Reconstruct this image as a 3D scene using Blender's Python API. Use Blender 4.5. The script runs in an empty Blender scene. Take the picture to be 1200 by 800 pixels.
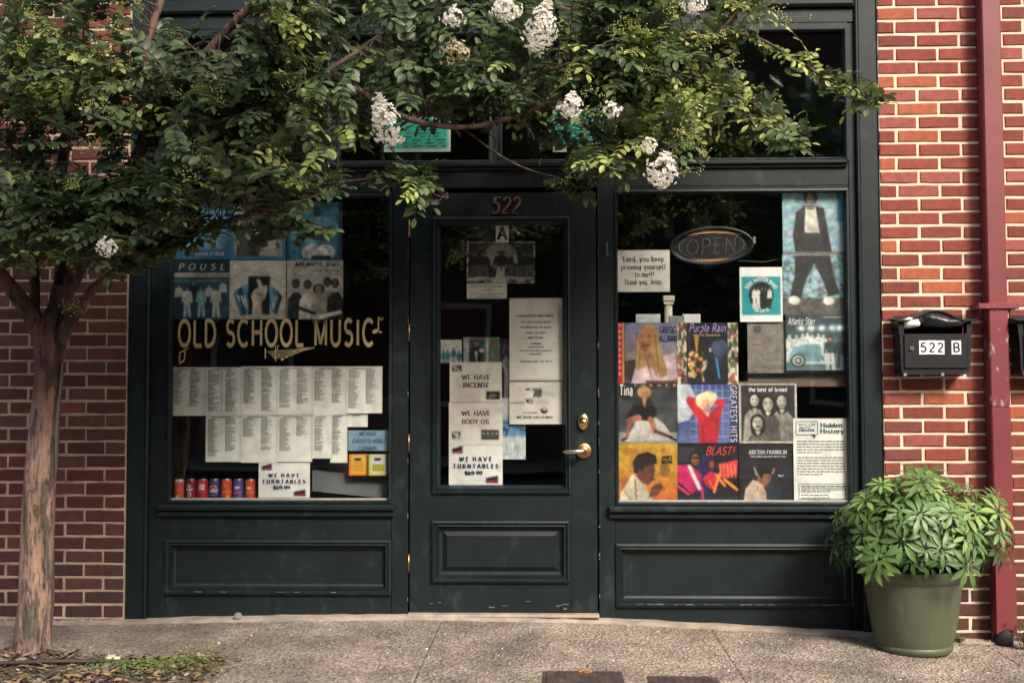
import bpy, math, random
import numpy as np
from mathutils import Vector, Matrix

# ------------------------------------------------------------------ camera, world, sun, exposure
S = bpy.context.scene
COL = S.collection
CAM = Vector((0.0, -6.0, 1.13))
RT = Vector((0.99952, 0.03103, -0.00191)); DN = Vector((-0.00335, 0.04659, -0.99891)); FW = Vector((-0.03091, 0.99843, 0.04667))
cd = bpy.data.cameras.new('camera'); cam = bpy.data.objects.new('camera', cd); COL.objects.link(cam)
m = Matrix((( RT.x, -DN.x, -FW.x), (RT.y, -DN.y, -FW.y), (RT.z, -DN.z, -FW.z)))
cam.matrix_world = Matrix.Translation(CAM) @ m.to_4x4()
cd.sensor_width = 36; cd.lens = 1400 / 1200 * 36; cd.clip_start = .05; cd.clip_end = 2000
S.camera = cam
W = bpy.data.worlds.new('World'); S.world = W; W.use_nodes = True
nt = W.node_tree; bg = nt.nodes['Background']
sky = nt.nodes.new('ShaderNodeTexSky'); sky.sky_type = 'NISHITA'; sky.sun_disc = False
SUN_EL, SUN_AZ = math.radians(38), math.radians(148)      # azimuth clockwise from +Y (north)
sky.sun_elevation = SUN_EL; sky.sun_rotation = SUN_AZ
sky.air_density = 1.0; sky.dust_density = 5.0; sky.ozone_density = .6
nt.links.new(sky.outputs[0], bg.inputs[0]); bg.inputs[1].default_value = .15
sd = bpy.data.lights.new('sun', 'SUN'); sun = bpy.data.objects.new('sun', sd); COL.objects.link(sun)
sd.energy = 2.25; sd.angle = math.radians(14); sd.color = (1, .94, .85)
tosun = Vector((math.sin(SUN_AZ) * math.cos(SUN_EL), math.cos(SUN_AZ) * math.cos(SUN_EL), math.sin(SUN_EL)))
sun.rotation_euler = tosun.to_track_quat('Z', 'Y').to_euler(); sun.location = tosun * 30
S.view_settings.view_transform = 'Standard'; S.view_settings.look = 'None'
S.view_settings.exposure = 0.85; S.view_settings.gamma = 1.0; S.view_settings.use_curve_mapping = False
S.cycles.use_denoising = True; S.cycles.max_bounces = 8; S.cycles.transparent_max_bounces = 12

# ------------------------------------------------------------------ helpers
def P(px, py, y=0.0):
    """photograph measurement -> point of the place on the upright plane at depth y"""
    d = RT * ((px - 600) / 1400) + DN * ((py - 400) / 1400) + FW
    return CAM + d * ((y - CAM.y) / d.y)
WO = {}
def lin(c):
    return tuple(((v / 255) / 12.92 if v / 255 <= .04045 else ((v / 255 + .055) / 1.055) ** 2.4) for v in c)
def tag(o, label=None, cat=None, group=None, kind=None):
    if label: o['label'] = label
    if cat: o['category'] = cat
    if group: o['group'] = group
    if kind: o['kind'] = kind
    return o
def empty(name, loc=(0, 0, 0), label=None, cat=None, group=None, kind=None):
    o = bpy.data.objects.new(name, None); COL.objects.link(o); o.location = loc; o.empty_display_size = .1
    WO[o] = Vector(loc); return tag(o, label, cat, group, kind)
def put(name, me, parent=None, at=(0, 0, 0)):
    o = bpy.data.objects.new(name, me); COL.objects.link(o); WO[o] = Vector(at)
    if parent is not None:
        o.parent = parent; o.location = WO[o] - WO[parent]
    else: o.location = at
    return o
class MB:
    def __init__(s): s.v = []; s.f = []; s.mi = []; s.sm = []
    def add(s, vs, fs, mi=0, sm=False):
        b = len(s.v); s.v.extend([tuple(v) for v in vs])
        for f in fs: s.f.append(tuple(b + i for i in f)); s.mi.append(mi); s.sm.append(sm)
        return s
    def box(s, x0, x1, y0, y1, z0, z1, mi=0, bev=0.0):
        if bev <= 0:
            vs = [(x, y, z) for x in (x0, x1) for y in (y0, y1) for z in (z0, z1)]
            return s.add(vs, [(0, 1, 3, 2), (4, 6, 7, 5), (0, 4, 5, 1), (2, 3, 7, 6), (0, 2, 6, 4), (1, 5, 7, 3)], mi)
        # bevelled on the four edges of its front (-y) face
        b = bev
        vs = [(x0, y1, z0), (x1, y1, z0), (x1, y1, z1), (x0, y1, z1), (x0, y0 + b, z0), (x1, y0 + b, z0), (x1, y0 + b, z1), (x0, y0 + b, z1),
              (x0 + b, y0, z0 + b), (x1 - b, y0, z0 + b), (x1 - b, y0, z1 - b), (x0 + b, y0, z1 - b)]
        fs = [(8, 9, 10, 11), (4, 5, 9, 8), (5, 6, 10, 9), (6, 7, 11, 10), (7, 4, 8, 11), (0, 1, 5, 4), (1, 2, 6, 5), (2, 3, 7, 6), (3, 0, 4, 7), (3, 2, 1, 0)]
        return s.add(vs, fs, mi)
    def tube(s, pts, rad, n=8, mi=0, sm=True, cap=True, wob=None):
        pts = [Vector(p) for p in pts]; rings = []
        up = Vector((0, 0, 1))
        b = len(s.v); N = len(pts)
        prev = None
        for i, p in enumerate(pts):
            t = (pts[min(i + 1, N - 1)] - pts[max(i - 1, 0)]).normalized()
            if prev is None:
                a = t.cross(Vector((0, 1, 0)) if abs(t.y) < .9 else Vector((1, 0, 0))).normalized()
            else:
                a = (prev - t * prev.dot(t)).normalized()
            prev = a; c = t.cross(a)
            r = rad[i] if hasattr(rad, '__len__') else rad
            for k in range(n):
                an = 2 * math.pi * k / n; rr = r * (wob(i, an) if wob else 1)
                s.v.append(tuple(p + a * math.cos(an) * rr + c * math.sin(an) * rr))
        for i in range(N - 1):
            for k in range(n):
                k2 = (k + 1) % n
                s.f.append((b + i * n + k, b + i * n + k2, b + (i + 1) * n + k2, b + (i + 1) * n + k)); s.mi.append(mi); s.sm.append(sm)
        if cap:
            s.f.append(tuple(b + k for k in reversed(range(n)))); s.mi.append(mi); s.sm.append(False)
            s.f.append(tuple(b + (N - 1) * n + k for k in range(n))); s.mi.append(mi); s.sm.append(False)
        return s
    def lathe(s, prof, cx, cy, n=32, mi=0, sm=True):
        b = len(s.v)
        for (r, z) in prof:
            for k in range(n):
                a = 2 * math.pi * k / n; s.v.append((cx + r * math.cos(a), cy + r * math.sin(a), z))
        for i in range(len(prof) - 1):
            for k in range(n):
                k2 = (k + 1) % n
                s.f.append((b + i * n + k, b + i * n + k2, b + (i + 1) * n + k2, b + (i + 1) * n + k)); s.mi.append(mi); s.sm.append(sm)
        return s
    def ring(s, x0, x1, z0, z1, prof, mi=0, closed=True):
        """mitred moulding round a rectangle; prof = [(inset, y), ...] from outside to inside"""
        b = len(s.v)
        for (i, y) in prof:
            s.v.extend([(x0 + i, y, z0 + i), (x1 - i, y, z0 + i), (x1 - i, y, z1 - i), (x0 + i, y, z1 - i)])
        for j in range(len(prof) - 1):
            for k in range(4):
                k2 = (k + 1) % 4
                s.f.append((b + j * 4 + k, b + j * 4 + k2, b + (j + 1) * 4 + k2, b + (j + 1) * 4 + k)); s.mi.append(mi); s.sm.append(False)
        return s
    def prism(s, outline, y0, y1, mi=0):
        """outline [(x,z)] extruded along y"""
        n = len(outline)
        vs = [(x, y0, z) for x, z in outline] + [(x, y1, z) for x, z in outline]
        fs = [tuple(range(n)), tuple(reversed(range(n, 2 * n)))] + [(i, n + i, n + (i + 1) % n, (i + 1) % n) for i in range(n)]
        return s.add(vs, fs, mi)
    def mesh(s, name, mats, fix=False):
        me = bpy.data.meshes.new(name); me.from_pydata(s.v, [], s.f)
        for m_ in (mats if isinstance(mats, (list, tuple)) else [mats]): me.materials.append(m_)
        me.polygons.foreach_set('material_index', s.mi); me.polygons.foreach_set('use_smooth', s.sm)
        me.update(); return me
    def build(s, name, mats, parent=None, at=(0, 0, 0)):
        """vertices are in world metres; `at` is where the object's own origin goes"""
        a = Vector(at)
        if a.length > 0: s.v = [(v[0] - a.x, v[1] - a.y, v[2] - a.z) for v in s.v]
        return put(name, s.mesh(name, mats), parent, at)

# ------------------------------------------------------------------ materials
def mat(name, col, rough=.6, var=.25, scale=8, bump=.2, bscale=40, metal=0, col2=None, c2lo=.55, c2hi=.65, c2scale=20, stretch=(1, 1, 1), spec=.5, coat=0, trans=0, dist=.004, objcol=False, detail=6):
    M = bpy.data.materials.new(name); M.use_nodes = True; N = M.node_tree.nodes; L = M.node_tree.links
    B = N['Principled BSDF']; B.inputs['Roughness'].default_value = rough; B.inputs['Metallic'].default_value = metal
    B.inputs['Specular IOR Level'].default_value = spec; B.inputs['Coat Weight'].default_value = coat
    tc = N.new('ShaderNodeTexCoord'); mp = N.new('ShaderNodeMapping'); mp.inputs['Scale'].default_value = stretch
    geo = N.new('ShaderNodeNewGeometry'); L.new(geo.outputs['Position'], mp.inputs[0])
    def noise(sc, dt=detail):
        n = N.new('ShaderNodeTexNoise'); n.inputs['Scale'].default_value = sc; n.inputs['Detail'].default_value = dt; L.new(mp.outputs[0], n.inputs['Vector']); return n
    n1 = noise(scale)
    hsv = N.new('ShaderNodeMix'); hsv.data_type = 'RGBA'; hsv.blend_type = 'MULTIPLY'; hsv.inputs[0].default_value = 1
    rp = N.new('ShaderNodeMapRange'); rp.inputs[1].default_value = .3; rp.inputs[2].default_value = .7; rp.inputs[3].default_value = 1 - var; rp.inputs[4].default_value = 1 + var
    L.new(n1.outputs[0], rp.inputs[0])
    base = None
    if objcol:
        oi = N.new('ShaderNodeObjectInfo'); base = oi.outputs['Color']
    elif col == 'attr':
        at = N.new('ShaderNodeAttribute'); at.attribute_name = 'paint'; base = at.outputs['Color']
    else:
        rgb = N.new('ShaderNodeRGB'); rgb.outputs[0].default_value = (*col, 1); base = rgb.outputs[0]
    if col2 is not None:
        n2 = noise(c2scale); r2 = N.new('ShaderNodeMapRange'); r2.inputs[1].default_value = c2lo; r2.inputs[2].default_value = c2hi; L.new(n2.outputs[0], r2.inputs[0])
        mx = N.new('ShaderNodeMix'); mx.data_type = 'RGBA'; L.new(r2.outputs[0], mx.inputs[0]); L.new(base, mx.inputs[6]); mx.inputs[7].default_value = (*col2, 1); base = mx.outputs[2]
    L.new(base, hsv.inputs[6]); L.new(rp.outputs[0], hsv.inputs[7]); L.new(hsv.outputs[2], B.inputs['Base Color'])
    if bump > 0:
        n3 = noise(bscale); bp = N.new('ShaderNodeBump'); bp.inputs['Strength'].default_value = bump; bp.inputs['Distance'].default_value = dist
        L.new(n3.outputs[0], bp.inputs['Height']); L.new(bp.outputs[0], B.inputs['Normal'])
    if trans > 0:
        out = N['Material Output']; tr = N.new('ShaderNodeBsdfTranslucent'); ms = N.new('ShaderNodeMixShader'); ms.inputs[0].default_value = trans
        L.new(hsv.outputs[2], tr.inputs[0]); L.new(B.outputs[0], ms.inputs[1]); L.new(tr.outputs[0], ms.inputs[2]); L.new(ms.outputs[0], out.inputs[0])
    return M
M_brick = mat('brick_clay', None, .85, .22, 30, .55, 90, objcol=True, col2=(.40, .27, .21), c2lo=.72, c2hi=.90, c2scale=38, dist=.003)
M_brickstuff = mat('brick_clay_plain', (.30, .08, .06), .85, .3, 12, .5, 90)
M_mortar = mat('mortar', (.64, .54, .405), .95, .14, 9, .7, 120, col2=(.50, .40, .31), c2lo=.58, c2hi=.8, c2scale=5, dist=.003)
M_mortardark = mat('shade_toned_mortar', (.47, .36, .255), .95, .2, 9, .7, 120, col2=(.28, .21, .15), c2lo=.55, c2hi=.75, c2scale=5, dist=.003)  # left wall mortar, with the tree's shade mixed into its colour
M_paint = mat('dark_green_paint', (.0062, .0125, .0142), .46, .25, 6, .22, 60, col2=(.024, .034, .034), c2lo=.58, c2hi=.80, c2scale=16, stretch=(1, 1, .6), dist=.002, spec=.35)
M_chip = mat('bare_wood_chip', (.17, .16, .135), .8, .3, 20, .3, 80)
M_red = mat('red_painted_metal', (.165, .026, .030), .5, .12, 5, .25, 25, dist=.003)
M_redchip = mat('red_painted_metal_chipped', (.165, .026, .030), .5, .12, 5, .3, 25, col2=(.27, .22, .22), c2lo=.61, c2hi=.65, c2scale=38, stretch=(1, 1, .35), dist=.003)
M_black = mat('black_enamel', (.010, .011, .014), .38, .2, 20, .1, 60)
M_blackplastic = mat('black_plastic_bag', (.012, .012, .014), .28, .2, 20, .8, 25, dist=.01)
M_white = mat('white_paper', (.78, .76, .71), .8, .04, 4, .5, 14, dist=.004)
M_paperdim = mat('list_paper', (.72, .72, .67), .8, .05, 5, .6, 13, dist=.006)
M_print = mat('poster_print', 'attr', .45, .06, 25, .05, 30)
M_ink = mat('black_ink', (.02, .02, .02), .7, .1, 30, 0)
M_inkgrey = mat('grey_ink', (.20, .195, .18), .7, .1, 30, 0)
M_inkteal = mat('teal_ink', (.02, .10, .11), .7, .1, 30, 0)
M_inkblue = mat('navy_ink', (.02, .035, .12), .7, .1, 30, 0)
M_inkwhite = mat('white_ink', (.8, .8, .78), .6, .05, 30, 0)
M_inkred = mat('red_ink', (.62, .06, .06), .6, .05, 30, 0)
M_inkpurple = mat('lilac_ink', (.42, .30, .66), .6, .05, 30, 0)
M_inkgold = mat('gold_ink', (.62, .42, .16), .6, .05, 30, 0)
M_gold = mat('gold_leaf_letter', (.52, .42, .22), .45, .12, 14, .1, 40)
M_goldedge = mat('gold_letter_outline', (.20, .16, .09), .5, .12, 14, .1, 40)
M_brass = mat('polished_brass', (.78, .55, .20), .22, .1, 30, .05, 60, metal=1)
M_brassdull = mat('aged_brass', (.42, .24, .10), .38, .2, 30, .15, 60, metal=1)
M_copper = mat('copper_numeral', (.27, .155, .105), .38, .45, 30, .15, 60, metal=.6)
M_steel = mat('brushed_steel', (.62, .57, .50), .3, .1, 30, .1, 60, metal=1)
M_pot = mat('olive_plastic', (.080, .092, .054), .5, .16, 7, .12, 150, dist=.001, col2=(.15, .14, .10), c2lo=.60, c2hi=.78, c2scale=9, stretch=(1, 1, .35))
M_soil = mat('potting_soil', (.035, .025, .018), .95, .3, 30, .8, 60)
M_bark = mat('bark_smooth_tan', (.27, .175, .13), .85, .35, 9, 1.0, 30, col2=(.10, .075, .06), c2lo=.52, c2hi=.58, c2scale=7.5, stretch=(2.6, 2.6, .5), dist=.012, detail=8)
M_barkdark = mat('bark_dark_reddish', (.115, .062, .045), .85, .3, 14, .7, 30, col2=(.04, .03, .026), c2lo=.5, c2hi=.6, c2scale=12, stretch=(2, 2, .6), dist=.01)
M_flake = mat('bark_flake_grey', (.13, .105, .09), .9, .3, 40, .6, 90)
M_twig = mat('twig_bark', (.075, .048, .036), .85, .25, 20, .2, 60)
M_stem = mat('green_stem', (.09, .12, .04), .6, .2, 20, .1, 60)
def leafmat(n, c, tr=.32): return mat(n, c, .42, .30, 7, .1, 60, trans=tr, spec=.45)
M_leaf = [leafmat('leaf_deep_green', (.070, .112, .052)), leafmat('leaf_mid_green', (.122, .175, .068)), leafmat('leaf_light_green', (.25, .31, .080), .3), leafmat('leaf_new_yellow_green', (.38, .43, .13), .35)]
M_sch = [leafmat('umbrella_leaf_deep', (.045, .092, .034), .15), leafmat('umbrella_leaf_mid', (.088, .165, .048), .18), leafmat('umbrella_leaf_new', (.22, .34, .09), .25)]
M_petal = mat('white_petal', (.90, .87, .80), .7, .1, 20, .1, 60, trans=.4)
M_petalold = mat('faded_petal', (.52, .44, .30), .8, .2, 20, .1, 60, trans=.2)
M_bud = mat('yellow_bud', (.34, .36, .10), .6, .2, 20, .1, 60)
M_concrete = mat('lip_concrete', (.33, .27, .215), .9, .3, 12, .5, 90, dist=.003)
M_asphalt = mat('asphalt', (.05, .05, .05), .9, .3, 3, .6, 120)
M_iron = mat('rusty_cast_iron', (.050, .036, .032), .6, .3, 14, .5, 60, col2=(.10, .055, .04), c2lo=.5, c2hi=.7, c2scale=14)
M_orange = mat('orange_marking_paint', (.62, .22, .08), .8, .2, 60, .2, 60)
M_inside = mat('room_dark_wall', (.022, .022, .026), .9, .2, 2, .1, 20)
M_cloth = mat('charcoal_cloth', (.055, .055, .06), .9, .25, 9, .6, 18, dist=.02)
M_greybox = mat('grey_cardboard', (.18, .165, .15), .8, .12, 6, .2, 30)
M_shelf = mat('brown_wood_shelf', (.16, .085, .05), .6, .2, 20, .1, 60, stretch=(.3, 1, 1))
M_ivory = mat('ivory_plaster', (.62, .56, .44), .6, .1, 20, .2, 60)
M_farbrick = mat('far_brick', (.13, .07, .055), .9, .3, 1.5, .3, 20)
M_farwin = mat('far_window', (.03, .035, .04), .15, .1, 2, 0)
M_fartrunk = mat('far_trunk', (.06, .045, .035), .9, .2, 9, .4, 20)
M_rubber = mat('black_hose', (.035, .030, .028), .6, .2, 20, .1, 60)

def barkblend():
    M = M_bark; N = M.node_tree.nodes; L = M.node_tree.links; B = N['Principled BSDF']; src = B.inputs['Base Color'].links[0].from_socket
    geo = N.new('ShaderNodeNewGeometry'); sp = N.new('ShaderNodeSeparateXYZ'); L.new(geo.outputs['Position'], sp.inputs[0])
    n = N.new('ShaderNodeTexNoise'); n.inputs['Scale'].default_value = 5; n.inputs['Detail'].default_value = 6; L.new(geo.outputs['Position'], n.inputs['Vector'])
    a = N.new('ShaderNodeMath'); a.operation = 'MULTIPLY_ADD'; L.new(n.outputs[0], a.inputs[0]); a.inputs[1].default_value = 1.5; L.new(sp.outputs[2], a.inputs[2])
    r = N.new('ShaderNodeMapRange'); r.inputs[1].default_value = 1.55; r.inputs[2].default_value = 2.05; L.new(a.outputs[0], r.inputs[0])
    # upper bark: reddish brown, not yet peeled, plus crown shade put into the colour
    mx = N.new('ShaderNodeMix'); mx.data_type = 'RGBA'; mx.blend_type = 'MULTIPLY'; L.new(r.outputs[0], mx.inputs[0]); L.new(src, mx.inputs[6]); mx.inputs[7].default_value = (.36, .28, .28, 1)
    # thin dark cracks and flakes
    mp = N.new('ShaderNodeMapping'); mp.inputs['Scale'].default_value = (1, 1, .28); L.new(geo.outputs['Position'], mp.inputs[0])
    n2 = N.new('ShaderNodeTexNoise'); n2.inputs['Scale'].default_value = 34; n2.inputs['Detail'].default_value = 7; n2.inputs['Roughness'].default_value = .7; n2.inputs['Distortion'].default_value = 1.2; L.new(mp.outputs[0], n2.inputs['Vector'])
    r2 = N.new('ShaderNodeMapRange'); r2.inputs[1].default_value = .37; r2.inputs[2].default_value = .50; r2.inputs[3].default_value = .30; r2.inputs[4].default_value = 1.12; L.new(n2.outputs[0], r2.inputs[0])
    m2 = N.new('ShaderNodeMix'); m2.data_type = 'RGBA'; m2.blend_type = 'MULTIPLY'; m2.inputs[0].default_value = 1; L.new(mx.outputs[2], m2.inputs[6]); L.new(r2.outputs[0], m2.inputs[7])
    L.new(m2.outputs[2], B.inputs['Base Color'])
barkblend()
def pavemat():
    M = mat('exposed_aggregate', (.30, .245, .192), .92, .20, 2.2, 1.0, 55, dist=.012)
    N = M.node_tree.nodes; L = M.node_tree.links; B = N['Principled BSDF']
    src = B.inputs['Base Color'].links[0].from_socket
    geo = N.new('ShaderNodeNewGeometry')
    v = N.new('ShaderNodeTexVoronoi'); v.inputs['Scale'].default_value = 80; L.new(geo.outputs['Position'], v.inputs['Vector'])
    bw = N.new('ShaderNodeMapRange'); sep = N.new('ShaderNodeSeparateColor'); L.new(v.outputs['Color'], sep.inputs[0])
    L.new(sep.outputs[0], bw.inputs[0]); bw.inputs[3].default_value = .50; bw.inputs[4].default_value = 1.5
    mx = N.new('ShaderNodeMix'); mx.data_type = 'RGBA'; mx.blend_type = 'MULTIPLY'; mx.inputs[0].default_value = .85
    L.new(src, mx.inputs[6]); L.new(bw.outputs[0], mx.inputs[7])
    v2 = N.new('ShaderNodeTexVoronoi'); v2.inputs['Scale'].default_value = 16; L.new(geo.outputs['Position'], v2.inputs['Vector'])
    r2 = N.new('ShaderNodeMapRange'); r2.inputs[1].default_value = .05; r2.inputs[2].default_value = .09; r2.inputs[3].default_value = 1; r2.inputs[4].default_value = 0; L.new(v2.outputs['Distance'], r2.inputs[0])
    mx2 = N.new('ShaderNodeMix'); mx2.data_type = 'RGBA'; L.new(r2.outputs[0], mx2.inputs[0]); L.new(mx.outputs[2], mx2.inputs[6]); mx2.inputs[7].default_value = (.55, .5, .43, 1)
    n4 = N.new('ShaderNodeTexNoise'); n4.inputs['Scale'].default_value = 3.2; n4.inputs['Detail'].default_value = 8; L.new(geo.outputs['Position'], n4.inputs['Vector'])
    r4 = N.new('ShaderNodeMapRange'); r4.inputs[1].default_value = .35; r4.inputs[2].default_value = .7; r4.inputs[3].default_value = .62; r4.inputs[4].default_value = 1.25; L.new(n4.outputs[0], r4.inputs[0])
    mx3 = N.new('ShaderNodeMix'); mx3.data_type = 'RGBA'; mx3.blend_type = 'MULTIPLY'; mx3.inputs[0].default_value = 1; L.new(mx2.outputs[2], mx3.inputs[6]); L.new(r4.outputs[0], mx3.inputs[7])
    n5 = N.new('ShaderNodeTexNoise'); n5.inputs['Scale'].default_value = .9; n5.inputs['Detail'].default_value = 5; n5.inputs['Distortion'].default_value = .6; L.new(geo.outputs['Position'], n5.inputs['Vector'])
    r5 = N.new('ShaderNodeMapRange'); r5.inputs[1].default_value = .36; r5.inputs[2].default_value = .62; r5.inputs[3].default_value = .84; r5.inputs[4].default_value = 1.12; L.new(n5.outputs[0], r5.inputs[0])
    v6 = N.new('ShaderNodeTexVoronoi'); v6.inputs['Scale'].default_value = 4.2; L.new(geo.outputs['Position'], v6.inputs['Vector'])
    r6 = N.new('ShaderNodeMapRange'); r6.inputs[1].default_value = .045; r6.inputs[2].default_value = .075; r6.inputs[3].default_value = .5; r6.inputs[4].default_value = 1; L.new(v6.outputs['Distance'], r6.inputs[0])
    mm = N.new('ShaderNodeMath'); mm.operation = 'MULTIPLY'; L.new(r5.outputs[0], mm.inputs[0]); L.new(r6.outputs[0], mm.inputs[1])
    mx4 = N.new('ShaderNodeMix'); mx4.data_type = 'RGBA'; mx4.blend_type = 'MULTIPLY'; mx4.inputs[0].default_value = 1; L.new(mx3.outputs[2], mx4.inputs[6]); L.new(mm.outputs[0], mx4.inputs[7])
    L.new(mx4.outputs[2], B.inputs['Base Color'])
    bp = [n for n in N if n.type == 'BUMP'][0]
    ad = N.new('ShaderNodeMath'); ad.operation = 'ADD'; old = bp.inputs['Height'].links[0].from_socket; L.new(old, ad.inputs[0]); L.new(v.outputs['Distance'], ad.inputs[1]); L.new(ad.outputs[0], bp.inputs['Height'])
    return M
M_pave = pavemat()
def glassmat():
    M = bpy.data.materials.new('window_glass'); M.use_nodes = True; N = M.node_tree.nodes; L = M.node_tree.links
    for n in list(N):
        if n.type != 'OUTPUT_MATERIAL': N.remove(n)
    out = N['Material Output']; t = N.new('ShaderNodeBsdfTransparent'); t.inputs[0].default_value = (.975, .985, .985, 1)
    g = N.new('ShaderNodeBsdfGlossy'); g.inputs['Roughness'].default_value = .02
    lw = N.new('ShaderNodeLayerWeight'); lw.inputs[0].default_value = .5
    pw = N.new('ShaderNodeMath'); pw.operation = 'POWER'; L.new(lw.outputs['Facing'], pw.inputs[0]); pw.inputs[1].default_value = 5
    ma = N.new('ShaderNodeMath'); ma.operation = 'MULTIPLY_ADD'; L.new(pw.outputs[0], ma.inputs[0]); ma.inputs[1].default_value = .9; ma.inputs[2].default_value = .09
    mx = N.new('ShaderNodeMixShader'); L.new(ma.outputs[0], mx.inputs[0]); L.new(t.outputs[0], mx.inputs[1]); L.new(g.outputs[0], mx.inputs[2]); L.new(mx.outputs[0], out.inputs[0])
    nz = N.new('ShaderNodeTexNoise'); nz.inputs['Scale'].default_value = 1.6; nz.inputs['Detail'].default_value = 1; bp = N.new('ShaderNodeBump'); bp.inputs['Strength'].default_value = .25; bp.inputs['Distance'].default_value = .01
    geo = N.new('ShaderNodeNewGeometry'); L.new(geo.outputs['Position'], nz.inputs['Vector']); L.new(nz.outputs[0], bp.inputs['Height']); L.new(bp.outputs[0], g.inputs['Normal'])
    return M
M_glass = glassmat()
M_clearplastic = glassmat(); M_clearplastic.name = 'clear_plastic'

# ------------------------------------------------------------------ ground heights
def gz(x, y=0.0):
    xs = [-40, -2.7, -2.1, -1.2, -.6, .24, .8, 1.54, 2.24, 5, 40]; zs = [0, .0, .008, .028, .034, .020, -.006, -.042, -.078, -.2, -.2]
    return float(np.interp(x, xs, zs)) + min(y, 0) * .012 if y > -3.2 else float(np.interp(x, xs, zs)) - .038
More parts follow.
